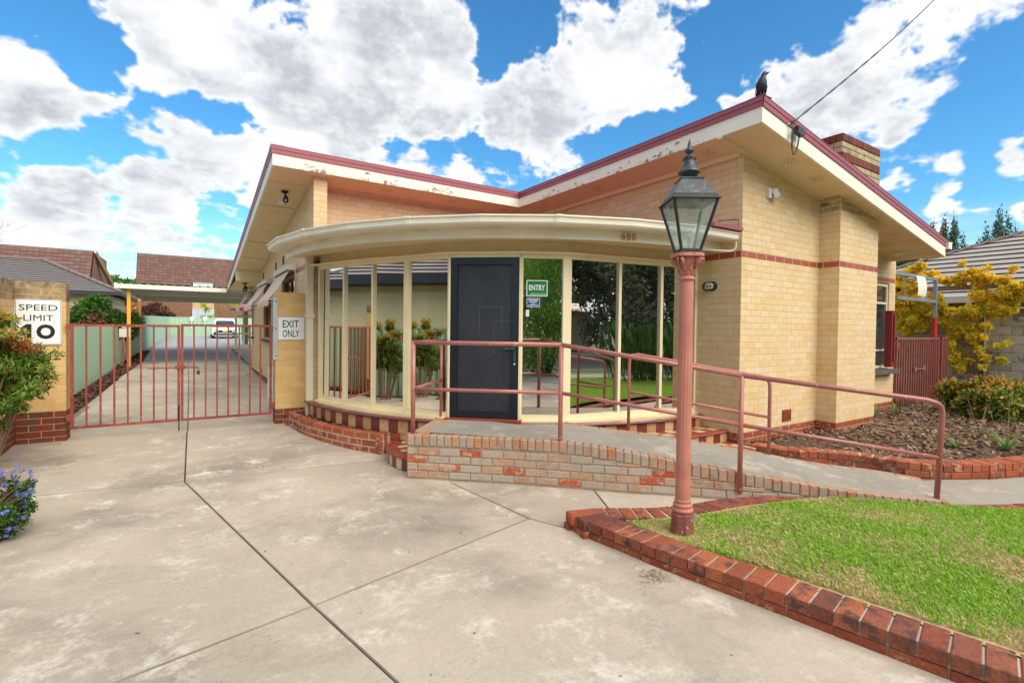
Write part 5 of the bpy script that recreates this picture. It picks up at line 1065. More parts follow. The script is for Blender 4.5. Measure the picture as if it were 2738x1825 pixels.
for p_, z in ((p1, .18), (p0, .182), (p4, -.238)): m = MB(); m.box(p_ + Z3 * z, (.065, .05, .006), Matrix.Rotation(.6, 3, 'Z')); part('base_plate', m, 'rail_pink', hr)
dF = (p3 - p2).normalized(); nF = Vector((-.67, -.74, 0)).normalized()
for p_, za, zb in ((p2, -.07, .175), (p3, -.22, -.02)):
    m = MB(); m.box(p_ + Z3 * ((za + zb) / 2) + nF * .0, (.030, .004, (zb - za) / 2), Matrix((Vector((nF.y, -nF.x, 0)), nF, Z3)).transposed()); m.lathe([(.003, 0), (.011, .001), (.011, .006), (.003, .009)], p_ + nF * .026 + Z3 * (za + .05), 8, Matrix((Vector((nF.y, -nF.x, 0)), Z3, nF)).transposed()); part('fixing_strap', m, 'rail_pink', hr)
h2 = thing('handrail', 'pink painted tube handrail along the house side of the ramp', 'handrail', (-1.0, -.1, -.05))
q1, q2 = Vector((-1.60, .42, 0)), Vector((-.50, -.70, 0)); du = (q2 - q1).normalized(); za, zb = 1.06, .80
ttop = [q1 + Z3 * .12, q1 + Z3 * .93, q1 + Z3 * 1.0 + du * .006, q1 + Z3 * 1.045 + du * .035, q1 + Z3 * 1.055 + du * .10, q2 + Z3 * .835 - du * .10, q2 + Z3 * .80 - du * .03, q2 + Z3 * .76 - du * .004, q2 + Z3 * .70, q2 + Z3 * -.06]
m = MB(); m.tube(ttop, .019, 10); part('top_rail', m, 'rail_pink', h2, smooth=True); m = MB(); m.tube([q1 + Z3 * .60, q2 + Z3 * .37], .017, 10); part('middle_rail', m, 'rail_pink', h2, smooth=True)
# ------------------------------------------------------------------ lamp post
LX = Vector((-2.94, -1.43, 0)); lt = thing('lamp_post', 'fluted pink lamp post with a four sided lantern in the corner of the lawn', 'lamp post', (LX.x, LX.y, -.17))
m = MB(); m.lathe([(.088, -.2), (.088, -.10), (.084, -.10), (.084, -.03), (.070, -.01)], LX, 8, Matrix.Rotation(.2, 3, 'Z')); part('base', m, 'lamp_base', lt)
m = MB(); m.lathe([(.070, -.012), (.078, -.004), (.080, .006), (.074, .016), (.064, .020), (.064, .026), (.070, .032), (.071, .042), (.064, .050), (.058, .055), (.058, .062), (.062, .067), (.060, .078), (.055, .082)], LX, 28); part('base_moulding', m, 'lamp_pink', lt, smooth=True)
m = MB(); m.lathe([(.054, .08), (.053, .9), (.050, 1.70), (.050, 1.73)], LX, 64, rfun=lambda a, z: 1 - .055 * max(0, math.cos(a * 14)) ** .7 if .1 < z < 1.70 else 1.0); part('shaft', m, 'lamp_pink', lt)
m = MB(); m.lathe([(.050, 1.725), (.062, 1.73), (.065, 1.738), (.062, 1.746), (.052, 1.75), (.050, 1.76)], LX, 24); part('collar', m, 'lamp_pink', lt, smooth=True)
cp = MB(); cp.lathe([(.048, 1.755), (.050, 1.79), (.056, 1.83), (.068, 1.87), (.086, 1.905)], LX, 24)
for k in range(8): # acanthus leaves
    for (r0, z0, hh, ph, w) in ((.052, 1.765, .05, 0, .026), (.058, 1.80, .055, .5, .03)):
        a_ = 2 * math.pi * (k + ph) / 8; o = Vector((math.cos(a_), math.sin(a_), 0)); s_ = Vector((-math.sin(a_), math.cos(a_), 0)); c = LX + Z3 * z0; ys_ = [(0, .0, .6), (.35, .004, 1.0), (.7, .012, .85), (1.0, .026, .4), (.93, .034, .3)]
        vs = []
        for t_, oo, ww in ys_: vs += [c + o * (r0 + oo) + Z3 * (hh * t_) - s_ * (w * ww / 2), c + o * (r0 + oo + .006) + Z3 * (hh * t_), c + o * (r0 + oo) + Z3 * (hh * t_) + s_ * (w * ww / 2)]
        cp.add(vs, [(3 * i + j, 3 * i + j + 1, 3 * i + j + 4, 3 * i + j + 3) for i in range(4) for j in (0, 1)])
part('capital', cp, 'lamp_pink', lt, smooth=True)
for k in range(4): # corner volutes
    a_ = math.radians(45 + 90 * k - 33); o = Vector((math.cos(a_), math.sin(a_), 0)); s_ = Vector((-math.sin(a_), math.cos(a_), 0)); c = LX + o * .100 + Z3 * 1.868; m = MB()
    for sg in (-1, 1):
        pts = []
        for j in range(26): th = j / 25 * 4.2 * math.pi; rr2 = .026 * (1 - j / 29); pts.append(c + s_ * sg * (.016 + .004 * j / 25) + o * (rr2 * math.cos(th) - .004) + Z3 * (rr2 * math.sin(th)))
        m.tube(pts, .0075, 6)
    m.tube([LX + o * .055 + Z3 * 1.82, LX + o * .08 + Z3 * 1.862, LX + o * .10 + Z3 * 1.892], .011, 6); part('volute', m, 'lamp_pink', lt, smooth=True)
RL = Matrix.Rotation(math.radians(-33), 3, 'Z'); LC = Vector((-2.955, -1.445, 0))
def sq(s, z): return [LC + RL @ Vector((x * s, y * s, 0)) + Z3 * z for x, y in ((-1, -1), (1, -1), (1, 1), (-1, 1))]
m = MB(); o_ = [LX + RL @ (Vector((math.cos(t_ * math.pi / 12), math.sin(t_ * math.pi / 12), 0)) * (.103 + .022 * abs(math.sin(t_ * math.pi / 6 )) )) for t_ in range(24)]
m.prism([(p.x, p.y) for p in o_], 1.900, 1.925); part('abacus', m, 'lamp_pink', lt)
def frust(m, s0, z0, s1, z1):
    a_, b_ = sq(s0, z0), sq(s1, z1); m.add(a_ + b_, [(0, 1, 5, 4), (1, 2, 6, 5), (2, 3, 7, 6), (3, 0, 4, 7), (3, 2, 1, 0), (4, 5, 6, 7)])
m = MB(); frust(m, .072, 1.925, .074, 1.945); part('lantern_base', m, 'lamp_metal', lt)
cB, cT = sq(.070, 1.945), sq(.158, 2.305); m = MB()
for a_, b_ in zip(cB, cT): m.bar(a_, b_, .017, .017)
for C_ in (cB, cT):
    for k in range(4): m.bar(C_[k], C_[(k + 1) % 4], .014, .016)
lf = part('lantern_frame', m, 'lamp_bronze', lt)
for k in range(4):
    a_, b_, c_, d_ = cB[k], cB[(k + 1) % 4], cT[(k + 1) % 4], cT[k]; m = MB(); m.add([a_, b_, c_, d_], [(0, 1, 2, 3)]); part('glass', m, 'lantern_glass', lf)
m = MB(); e0, e1 = sq(.178, 2.300), sq(.160, 2.322); m.add(e0 + e1 + sq(.156, 2.300), [(0, 1, 5, 4), (1, 2, 6, 5), (2, 3, 7, 6), (3, 0, 4, 7), (8, 9, 1, 0), (9, 10, 2, 1), (10, 11, 3, 2), (11, 8, 0, 3)]); part('lantern_eave', m, 'lamp_bronze', lt)
m = MB(); frust(m, .155, 2.322, .155, 2.336); a_, b_ = sq(.152, 2.336), sq(.078, 2.462); m.add(a_ + b_, [(0, 1, 5, 4), (1, 2, 6, 5), (2, 3, 7, 6), (3, 0, 4, 7)]); frust(m, .084, 2.462, .084, 2.472); part('lantern_roof', m, 'lamp_metal', lt)
m = MB(); m.lathe([(.060, 2.47), (.060, 2.515), (.078, 2.518), (.080, 2.526), (.076, 2.534), (.062, 2.548), (.048, 2.575), (.040, 2.61), (.036, 2.628), (.043, 2.634), (.040, 2.644), (.026, 2.652), (.014, 2.658), (.012, 2.664), (.026, 2.672), (.033, 2.684), (.033, 2.690), (.030, 2.694), (.020, 2.70), (.016, 2.72), (.010, 2.75), (.005, 2.758), (.006, 2.762), (.002, 2.772)], LC, 24); part('finial', m, 'lamp_metal', lt, smooth=True)
m = MB()
for k in range(10):
    a_ = 2 * math.pi * k / 10; o = Vector((math.cos(a_), math.sin(a_), 0)); s_ = Vector((-math.sin(a_), math.cos(a_), 0)); c = LC + Z3 * 2.635; m.add([c + o * .036 - s_ * .012, c + o * .047 - s_ * .010 - Z3 * .012, c + o * .050 - Z3 * .018, c + o * .047 + s_ * .010 - Z3 * .012, c + o * .036 + s_ * .012], [(0, 1, 2, 3, 4)])
part('scalloped_collar', m, 'lamp_metal', lt)
m = MB(); m.lathe([(.012, 1.945), (.014, 1.985), (.022, 2.0), (.030, 2.03), (.030, 2.06), (.020, 2.085), (.006, 2.095)], LC, 16); part('bulb', m, 'bulb_glass', lt, smooth=True)
# ------------------------------------------------------------------ fittings on the house
def bulk(y, label):
    t_ = thing('wall_lamp', label, 'wall lamp', (0, y, 1.965)); Rm = Matrix(((0, 0, -1), (1, 0, 0), (0, -1, 0))); U, N = Y, -X
    P = rrect(.215, .125, .062, 8); n_ = len(P); m = MB()
    for (s0, d0), (s1, d1) in (((1, 0), (1, .030)), ((1, .030), (.93, .048)), ((.93, .048), (.78, .048)), ((.78, .048), (.76, .03))):
        m.add([Vector((-.004 - d0, y + a * s0, 1.965 + b * (s0 if s0 == 1 else s0 - (1 - s0) * .3))) for a, b in P] + [Vector((-.004 - d1, y + a * s1, 1.965 + b * (s1 if s1 == 1 else s1 - (1 - s1) * .3))) for a, b in P], [(i, (i + 1) % n_, n_ + (i + 1) % n_, n_ + i) for i in range(n_)])
    part('housing', m, 'black_paint', t_); m = MB(); vs = []
    for s0, d0 in ((.80, .034), (.66, .052), (.4, .060)): vs += [Vector((-.004 - d0, y + a * s0, 1.965 + b * s0)) for a, b in P]
    m.add(vs, [(k * n_ + i, k * n_ + (i + 1) % n_, (k + 1) * n_ + (i + 1) % n_, (k + 1) * n_ + i) for k in (0, 1) for i in range(n_)] + [tuple(range(2 * n_, 3 * n_))]); part('diffuser', m, 'lamp_glow', t_, smooth=True)
    m = MB(); m.tube([(-.05, y - .085, 1.965), (-.072, y - .05, 1.965), (-.074, y + .05, 1.965), (-.05, y + .085, 1.965)], .0035, 5)
    for dy in (-.045, -.0, .045): m.tube([(-.05, y + dy, 1.915), (-.070, y + dy, 1.94), (-.072, y + dy, 1.99), (-.05, y + dy, 2.015)], .0035, 5)
    part('cage', m, 'black_paint', t_)
bulk(.455, 'oval caged bulkhead lamp on the brick wall right of the lamp post')
t_ = thing('motion_sensor', 'small white motion sensor on the upper brick wall facing right of the corner', 'sensor', (.62, 0, 3.24)); m = MB(); m.bx((.54, -.045, 3.17), (.60, -.004, 3.30)); part('base', m, 'white_paint', t_); m = MB(); m.box((.66, -.07, 3.225), (.055, .035, .062), Matrix.Rotation(-.45, 3, 'X') @ Matrix.Rotation(.5, 3, 'Z')); part('head', m, 'white_paint', t_); m = MB(); m.box((.672, -.108, 3.20), (.03, .004, .03), Matrix.Rotation(-.45, 3, 'X') @ Matrix.Rotation(.5, 3, 'Z')); part('lens', m, 'awning_box_paint', t_)
def spot(x, y, z, label, sc=1.0, sensor=True):
    t_ = thing('spotlight', label, 'spotlight', (x, y, z)); m = MB(); m.lathe([(.055 * sc, 0), (.058 * sc, -.012 * sc), (.045 * sc, -.03 * sc), (.016 * sc, -.034 * sc)], (x, y, z), 18); m.tube([(x, y, z - .03 * sc), (x + .005, y - .01, z - .10 * sc)], .014 * sc, 8); part('mount', m, 'black_paint', t_, smooth=True)
    d_ = Vector((-.15, -.75, -.62)).normalized(); u_ = d_.orthogonal().normalized(); Rm = Matrix((u_, d_.cross(u_), d_)).transposed(); m = MB(); m.lathe([(.02 * sc, -.075 * sc), (.036 * sc, -.06 * sc), (.042 * sc, 0), (.047 * sc, .045 * sc), (.047 * sc, .055 * sc), (.038 * sc, .050 * sc)], (x + .01, y - .03, z - .135 * sc), 16, Rm); part('head', m, 'black_paint', t_, smooth=True)
    m = MB(); m.lathe([(.037 * sc, .047 * sc), (.02 * sc, .050 * sc), (.002, .051 * sc)], (x + .01, y - .03, z - .135 * sc), 16, Rm); part('lens', m, 'galvanised', t_)
    if sensor: m = MB(); m.box((x - .04, y + .10, z - .17), (.035, .03, .045), Matrix.Rotation(.5, 3, 'X')); m.tube([(x, y, z - .09), (x - .03, y + .09, z - .13)], .012, 6); part('sensor', m, 'white_paint', t_)
spot(-4.71, 5.42, sofL(5.42) - .003, 'black spotlight under the upper left eave near the roof corner')
spot(-4.75, 12.2, 2.55, 'black spotlight under the far low end of the left eave', 1.3, False)
m = MB(); m.lathe([(.13, 0), (.135, -.012), (.12, -.03), (.09, -.05), (.04, -.062), (.002, -.064)], (4.95, .0, 2.835), 24); solo('ceiling_lamp', m, 'lamp_glow', 'round cream ceiling lamp under the low right eave', 'ceiling lamp', smooth=True)
# mains cable and bracket
wa = Vector((.02, -.60, 3.86)); w_ = thing('power_cable', 'twisted grey overhead power cable running up to the right from the roof edge', 'cable', wa)
far = Vector((4.056, -.6, 6.80)); dirw = (far - wa); P = [wa + dirw * (i / 60 * 1.6) for i in range(61)]; u = dirw.normalized(); a1 = u.orthogonal().normalized(); a2 = u.cross(a1)
for ph in (0, 3.14): m = MB(); m.tube([p + (a1 * math.cos(i * 1.1 + ph) + a2 * math.sin(i * 1.1 + ph)) * .006 * (1 if i < 22 else .3) + Z3 * (-.12 * math.sin(min(1, i / 60) * 3.14)) for i, p in enumerate(P)], .0075, 6); part('strand', m, 'dark_gutter', w_, smooth=True)
m = MB(); m.tube([p for p in (wa + Vector((0, .03, .0)), wa + Vector((-.03, .0, -.01)), wa + Vector((-.05, .03, -.02)))], .010, 6); part('hook', m, 'galvanised', w_)
for k in range(4):
    m = MB(); s_ = k * .007; m.tube(smooth_path([wa + Vector((.0, -.005, .01)), wa + Vector((-.02 + s_, -.02, -.12)), wa + Vector((-.03 + s_, -.02, -.27)), wa + Vector((.015, -.02, -.36 - s_)), wa + Vector((.08 + s_, -.02, -.30)), wa + Vector((.12 + s_, -.02, -.17)), wa + Vector((.13, -.02, -.10))], 5), .0045, 5); part('tail', m, 'black_paint', w_, smooth=True)
m = MB(); m.box(wa + Vector((.115, -.035, -.085)), (.075, .03, .042), Matrix.Rotation(.15, 3, 'Y')); solo('junction_box', m, 'dark_gutter', 'dark weathered connection box hanging below the cable on the roof edge', 'junction box')
# ------------------------------------------------------------------ crow on the roof corner
CS = .8
cw = thing('crow', 'black crow perched on the roof corner with its beak open to the right', 'bird', (-.52, -.54, 4.06))
cr_ = Vector((.84, -.54, 0)); cf_ = Vector((-.54, -.84, 0))
def CP(r, f, z): return Vector((-.53, -.545, 4.062)) + cr_ * (r * CS) + cf_ * (f * CS) + Z3 * (z * CS)
m = MB(); prf = [(-.012, -.03, .035, .02, .02), (-.012, -.02, .06, .050, .034), (-.012, 0, .10, .066, .05), (-.010, .01, .15, .074, .058), (-.006, .012, .20, .068, .056), (.0, .010, .24, .052, .046), (.010, .008, .275, .036, .036), (.020, .008, .305, .033, .034), (.028, .008, .330, .030, .030), (.036, .008, .350, .017, .018), (.038, .008, .358, .004, .004)]
vs = []; n_ = 16
for r, f, z, a_, b_ in prf: vs += [CP(r + a_ * math.cos(2 * math.pi * k / n_), f + b_ * math.sin(2 * math.pi * k / n_), z) for k in range(n_)]
m.add(vs, [(i * n_ + k, i * n_ + (k + 1) % n_, (i + 1) * n_ + (k + 1) % n_, (i + 1) * n_ + k) for i in range(len(prf) - 1) for k in range(n_)] + [tuple(range(n_))[::-1]]); part('body', m, 'crow_black', cw, smooth=True)
for s_, z0, ln in ((1, .322, .062), (-1, .312, .030)):
    a_, b_ = CP(.052, .008, z0 + .002 * s_), CP(.052 + ln, .008, z0 + (.028 if s_ > 0 else .006)); m = MB(); m.tube([a_, a_.lerp(b_, .6), b_], [.010, .007, .001], 8); part('beak', m, 'crow_black', cw, smooth=True)
for s_ in (-1, 1):
    m = MB(); m.tube([CP(s_ * .022, 0, .06), CP(s_ * .028, .005, .02), CP(s_ * .028, .012, .0)], [.014, .006, .005], 8)
    for t_ in (-.018, 0, .018): m.tube([CP(s_ * .028, .012, .004), CP(s_ * .028 + t_, .045, .003)], .003, 5)
    part('leg', m, 'crow_black', cw, smooth=True)
    m = MB(); vs = [CP(s_ * .060 - .008, .0, .20), CP(s_ * .078 - .008, .01, .14), CP(s_ * .074 - .008, -.01, .06), CP(s_ * .058 - .008, -.03, -.03), CP(s_ * .045 - .008, -.04, .03), CP(s_ * .05 - .008, -.052, .12), CP(s_ * .045, -.04, .19)]; m.add(vs, [tuple(range(7))]); m.add([v + cr_ * (.006 * s_) for v in vs], [tuple(range(7))]); part('wing', m, 'crow_black', cw)
m = MB(); vs = [CP(-.05, -.045, .08), CP(.03, -.045, .08), CP(.025, -.085, -.055), CP(-.045, -.085, -.05)]; m.add(vs + [v + cf_ * .01 for v in vs], [(0, 1, 2, 3), (7, 6, 5, 4), (0, 4, 5, 1), (1, 5, 6, 2), (2, 6, 7, 3), (3, 7, 4, 0)]); part('tail', m, 'crow_black', cw)
m = MB(); m.lathe([(.002, 0), (.005, .001), (.002, .004)], CP(.044, .030, .328), 8, Matrix((cr_, Z3, cf_)).transposed()); part('eye', m, 'white_paint', cw)
# ------------------------------------------------------------------ green steel fences
def corr(m, a, b, z0a, z1a, z0b, z1b, pitch=.10, dep=.032):
    a, b = Vector(a), Vector(b); d = b - a; L = d.length; d.normalize(); n = Vector((d.y, -d.x, 0)); k = max(1, int(L / pitch)); xs = []
    for i in range(k):
        for t_, o in ((0, 0), (.40, 0), (.5, dep), (.90, dep)): xs.append(((i + t_) / k * L, o))
    xs.append((L, 0)); vs = []
    for x_, o in xs:
        t_ = x_ / L; p = a + d * x_ + n * o; vs += [Vector((p.x, p.y, z0a + (z0b - z0a) * t_)), Vector((p.x, p.y, z1a + (z1b - z1a) * t_))]
    m.add(vs, [(2 * i, 2 * i + 2, 2 * i + 3, 2 * i + 1) for i in range(len(xs) - 1)])
def sfence(name, label, pts, tops, step=2.4, pitch=.10):
    t_ = thing(name, label, 'fence', (pts[0][0], pts[0][1], -.3)); 
    for (a, b), (ta, tb) in zip(zip(pts, pts[1:]), zip(tops, tops[1:])):
        A, B_ = Vector((*a, 0)), Vector((*b, 0)); L = (B_ - A).length; n = max(1, round(L / step))
        for i in range(n):
            s0, s1 = i / n, (i + 1) / n; p, q = A.lerp(B_, s0), A.lerp(B_, s1); z0, z1 = ta + (tb - ta) * s0, ta + (tb - ta) * s1; g0, g1 = prof(p.y) - .1, prof(q.y) - .1
            m = MB(); corr(m, p, q, g0, z0 - .03, g1, z1 - .03, pitch); part('panel', m, 'fence_green', t_)
            m = MB(); m.bar((p.x, p.y, z0 - .015), (q.x, q.y, z1 - .015), .05, .045); part('rail', m, 'fence_green', t_)
            m = MB(); m.box((p.x, p.y, (g0 + z0) / 2), (.03, .03, (z0 - g0) / 2)); part('post', m, 'fence_green', t_)
    return t_
sfence('steel_fence', 'green corrugated steel fence along the left of the driveway behind the gate', [(-8.15, 5.25), (-8.02, 12.8), (-7.9, 24.3)], [1.325, 1.31, 1.30])
sfence('steel_fence', 'taller green steel fence running back beside the far part of the driveway', [(-7.9, 24.3), (-7.58, 46.4)], [1.72, 1.94], pitch=.2)
sfence('steel_fence', 'green steel fence across the far end of the driveway behind the parked car', [(-7.58, 46.4), (6, 47.6)], [1.93, 1.92], pitch=.3)
sfence('steel_fence', 'green steel fence behind the left garden, seen mirrored in the curved window', [(-8.7, -7), (-8.6, 5.2)], [1.30, 1.32], pitch=.2)
for x_, z_ in ((-5.92, 1.80), (-4.95, 1.84)):
    m = MB(); m.bx((x_ - .13, 46.35, z_ - .17), (x_ + .13, 46.37, z_ + .17)); m.bx((x_ - .03, 46.37, z_ - .8), (x_ + .03, 46.4, z_)); sg_ = solo('bay_sign', m, 'sign_white', 'small white parking sign on the far fence, %s of the pair' % ('left' if x_ < -5.5 else 'right'), 'sign')
# ------------------------------------------------------------------ neighbouring houses
def hip_roof(parent, x0, x1, y0, y1, ze, apex, mat, rows=14, ov=.0):
    """tile courses as stepped strips on the two faces the camera can see plus plain back faces"""
    ax0, ax1, ay, az_ = apex # ridge from (ax0,ay) to (ax1,ay)
    E0, E1_, E2_, E3 = Vector((x0, y0, ze)), Vector((x1, y0, ze)), Vector((x1, y1, ze)), Vector((x0, y1, ze)); A_, B_ = Vector((ax0, ay, az_)), Vector((ax1, ay, az_))
    for (p, q, r, s) in ((E0, E1_, B_, A_), (E1_, E2_, B_, B_), (E2_, E3, A_, B_), (E3, E0, A_, A_)):
        n_ = (q - p).cross(s - p).normalized(); n_ = n_ if n_.z > 0 else -n_; m = MB()
        for i in range(rows):
            t0, t1 = i / rows, (i + 1) / rows; a, b, c, d = p.lerp(s, t0), q.lerp(r, t0), q.lerp(r, t1), p.lerp(s, t1); h = .042
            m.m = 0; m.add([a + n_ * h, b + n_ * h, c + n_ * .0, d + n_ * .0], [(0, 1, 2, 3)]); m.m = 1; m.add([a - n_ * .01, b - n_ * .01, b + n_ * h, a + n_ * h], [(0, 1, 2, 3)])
        part('tile_field', m, [mat, 'tile_shadow'], parent, kind='stuff')
    for a, b in ((E0, A_), (E1_, B_), (E2_, B_), (E3, A_)):
        L = (b - a).length; k = int(L / .42); d = (b - a) / k; m = MB()
        for i in range(k): m.bar(a + d * i + Z3 * .05, a + d * (i + 1.05) + Z3 * .075, .18, .06)
        part('hip_tiles', m, 'ridge_tile', parent, kind='stuff')
    if (A_ - B_).length > .3: m = MB(); m.bar(A_ + Z3 * .06, B_ + Z3 * .06, .2, .08); part('ridge_cap', m, 'ridge_tile', parent)
nh = thing('neighbour_house', 'cream house with grey tiled hip roof and dark gutter behind the left green fence', 'house', (-12, 27, 0))
m = MB(); m.bx((-18.5, 24.2, 0), (-9.1, 31.2, 2.6)); part('wall', m, 'neighbour_cream', nh)
for z in (2.05, 2.3): m = MB(); m.bx((-18.5, 24.18, z), (-9.08, 24.2, z + .02)); m.bx((-9.1, 24.2, z), (-9.08, 31.2, z + .02)); part('cladding_line', m, 'timber_cream', nh)
m = MB(); m.bx((-9.25, 24.1, .2), (-9.05, 24.22, 2.6)); part('corner_board', m, 'cream_paint', nh)
m = MB(); m.bx((-19, 23.55, 2.56), (-8.55, 23.65, 2.70)); m.bx((-8.66, 23.6, 2.56), (-8.55, 31.5, 2.70)); part('gutter', m, 'dark_gutter', nh)
hip_roof(nh, -19, -8.6, 23.6, 31.4, 2.69, (-13.6, -11.75, 27.2, 4.2), 'grey_tile', 16)
n2 = thing('neighbour_house', 'grey tiled roof corner rising behind the weathered left wall', 'house', (-18, 22, 0))
m = MB(); m.bx((-24, 33, 0), (-15.6, 39, 3.0)); part('wall', m, 'neighbour_cream', n2); hip_roof(n2, -25, -15.2, 32.5, 39.5, 3.0, (-19, -18.2, 36, 5.5), 'grey_tile', 14)
n3 = thing('neighbour_house', 'cream house with dark gutter mirrored in the left panes of the curved window', 'house', (-12, 3, -.3))
m = MB(); m.bx((-20, -3.6, -.4), (-10.6, 10.5, 2.6)); part('wall', m, 'neighbour_cream', n3)
m = MB(); m.bx((-10.6, -3.6, 2.3), (-10.55, 10.5, 2.34)); m.bx((-10.6, 2.3, -.3), (-10.5, 2.5, 2.4)); part('trim', m, 'cream_paint', n3)
m = MB(); m.bx((-20.5, -4.2, 2.50), (-10.0, -4.1, 2.76)); m.bx((-10.1, -4.2, 2.50), (-10.0, 11, 2.76)); m.bx((-10.6, -4.1, 2.48), (-10.05, 11, 2.52)); part('gutter', m, 'dark_gutter', n3)
hip_roof(n3, -20.6, -10.0, -4.2, 11.1, 2.74, (-15.3, -15.2, 3.4, 4.9), 'grey_tile', 16)
sash('window', (-10.56, 5.0), Y, X, 1.9, .8, 1.95, [(.93, .97, .85, 1.9)], fm='dark_gutter', parent=n3, curtain='curtain', rec=.02)
# brown brick flats with mansard roofs
def flats(name, label, x0, x1, y, zg, ze, zt, back, wins, tile=.30, gable=None):
    t_ = thing(name, label, 'building', ((x0 + x1) / 2, y, zg)); FBk = MB(); m = MB(); m.bx((x0, y, zg - .5), (x1, y + 8, ze)); part('wall', m, 'red_mortar', t_)
    z = 0; m = MB(); c = 0
    zz = max(zg, 1.0)
    while zz < ze - .01:
        x = x0 - (.12 if c % 2 else 0)
        while x < x1:
            a, b = max(x0, x), min(x1, x + .24); x += .24
            if b - a > .05 and not any(a > w[0] - .02 and b < w[1] + .02 and zz > w[2] - .02 and zz < w[3] for w in wins): m.add([(a + .006, y - .012, zz + .005), (b - .006, y - .012, zz + .005), (b - .006, y - .012, zz + .08), (a + .006, y - .012, zz + .08)], [(0, 1, 2, 3)])
        zz += .086; c += 1
    part('brickwork', m, 'brown_brick', t_, kind='stuff')
    # mansard: separate tiles, the 300 nearest-looking as parts
    rows = round((zt - ze) / .27); cols = round((x1 - x0) / tile); sl = back / (zt - ze); dz = (zt - ze) / rows; w = (x1 - x0) / cols; d = Vector((0, sl, 1)).normalized(); nn = Vector((0, -1, sl)).normalized()
    m = MB(); m.add([(x0, y - .25, ze), (x1, y - .25, ze), (x1, y - .25 + back, zt), (x0, y - .25 + back, zt)], [(0, 1, 2, 3)]); m.bx((x0 + .02, y - .2 + back, ze), (x1 - .02, y + 7.5, zt)); part('roof', m, 'dark_red_brick', t_)
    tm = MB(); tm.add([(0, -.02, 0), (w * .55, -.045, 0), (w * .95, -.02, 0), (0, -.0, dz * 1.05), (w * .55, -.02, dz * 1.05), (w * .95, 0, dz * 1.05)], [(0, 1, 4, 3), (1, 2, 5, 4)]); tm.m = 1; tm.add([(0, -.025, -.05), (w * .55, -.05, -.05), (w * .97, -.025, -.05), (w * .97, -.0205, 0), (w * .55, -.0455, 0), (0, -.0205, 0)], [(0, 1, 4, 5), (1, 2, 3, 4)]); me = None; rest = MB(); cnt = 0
    sh_ = Matrix(((1, 0, 0, 0), (0, 1, sl, 0), (0, 0, 1, 0), (0, 0, 0, 1))); me = tm.mesh('roof_tile', ['brown_roof_tile', 'tile_shadow']); me.transform(sh_)
    tv = [sh_ @ Vector(v) for v in tm.v]; tot = rows * cols
    for i in range(rows):
        for j in range(cols):
            x = x0 + j * w; z_ = ze + i * dz; yy = y - .27 + (z_ - ze) * sl
            if any(x + w > q[0] and x < q[1] and z_ + dz > q[2] and z_ < q[3] for q in wins): continue
            if cnt < 300 and (j * 977 + i * 31) % tot < 100000 and j < 300 / rows: put('roof_tile', me, t_, Matrix.Translation((x, yy, z_))); cnt += 1
            else:
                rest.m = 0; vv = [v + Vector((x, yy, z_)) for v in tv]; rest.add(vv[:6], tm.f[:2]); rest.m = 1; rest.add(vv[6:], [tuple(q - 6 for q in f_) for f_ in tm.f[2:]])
    part('roof_tiles', rest, ['brown_roof_tile', 'tile_shadow'], t_, kind='stuff')
    m = MB(); k = round((x1 - x0) / .4)
    for i in range(k): m.bx((x0 + i * (x1 - x0) / k, y - .32 + back, zt - .04), (x0 + (i + .96) * (x1 - x0) / k, y - .05 + back, zt + .06))
    part('ridge_cap', m, 'ridge_tile', t_, kind='stuff'); return t_
f1 = flats('apartment_building', 'brown brick flats with a steep brown tiled roof behind the far fence', -9.88, 2.5, 49, .3, 4.80, 7.38, 1.2, [(-5.85, -4.2, 1.9, 3.5), (-5.8, -4.3, 4.55, 5.02)])
m = MB(); m.bx((-5.85, 48.96, 2.68), (-4.2, 49.0, 3.5))
for k in range(8): m.bx((-5.85 + k * .21, 48.94, 2.68), (-5.83 + k * .21, 48.96, 3.5))
part('spandrel', m, 'timber_cream', f1)
sash('window', (-5.86, 49.0), X, -Y, 1.67, 1.9, 2.68, [(.80, .86, 1.95, 2.63)], fm='white_paint', parent=f1, rec=-.02, curtain='curtain', pane_mat='flat_window')
sash('window', (-5.80, 48.75), X, -Y, 1.5, 4.7, 5.02, [(.72, .78, 4.75, 4.98)], fm='white_paint', parent=f1, rec=-.05, curtain='curtain', pane_mat='flat_window')
f2 = flats('apartment_building', 'brown tiled flats with a cream gable edge behind the grey roofed house', -19, -11.72, 40, .3, 4.0, 6.32, 1.6, [])
m = MB(); m.add([(-11.66, 39.74, 3.9), (-11.66, 41.34, 6.32), (-11.66, 47.6, 6.32), (-11.66, 48, 3.9)], [(0, 1, 2, 3)]); part('gable_wall', m, 'timber_brown', f2); m = MB(); m.bar((-11.6, 41.3, 6.3), (-11.0, 46.5, 4.0), .1, .22); m.bar((-11.68, 41.35, 6.36), (-11.05, 46.6, 4.06), .35, .06); part('barge_board', m, 'timber_cream', f2)
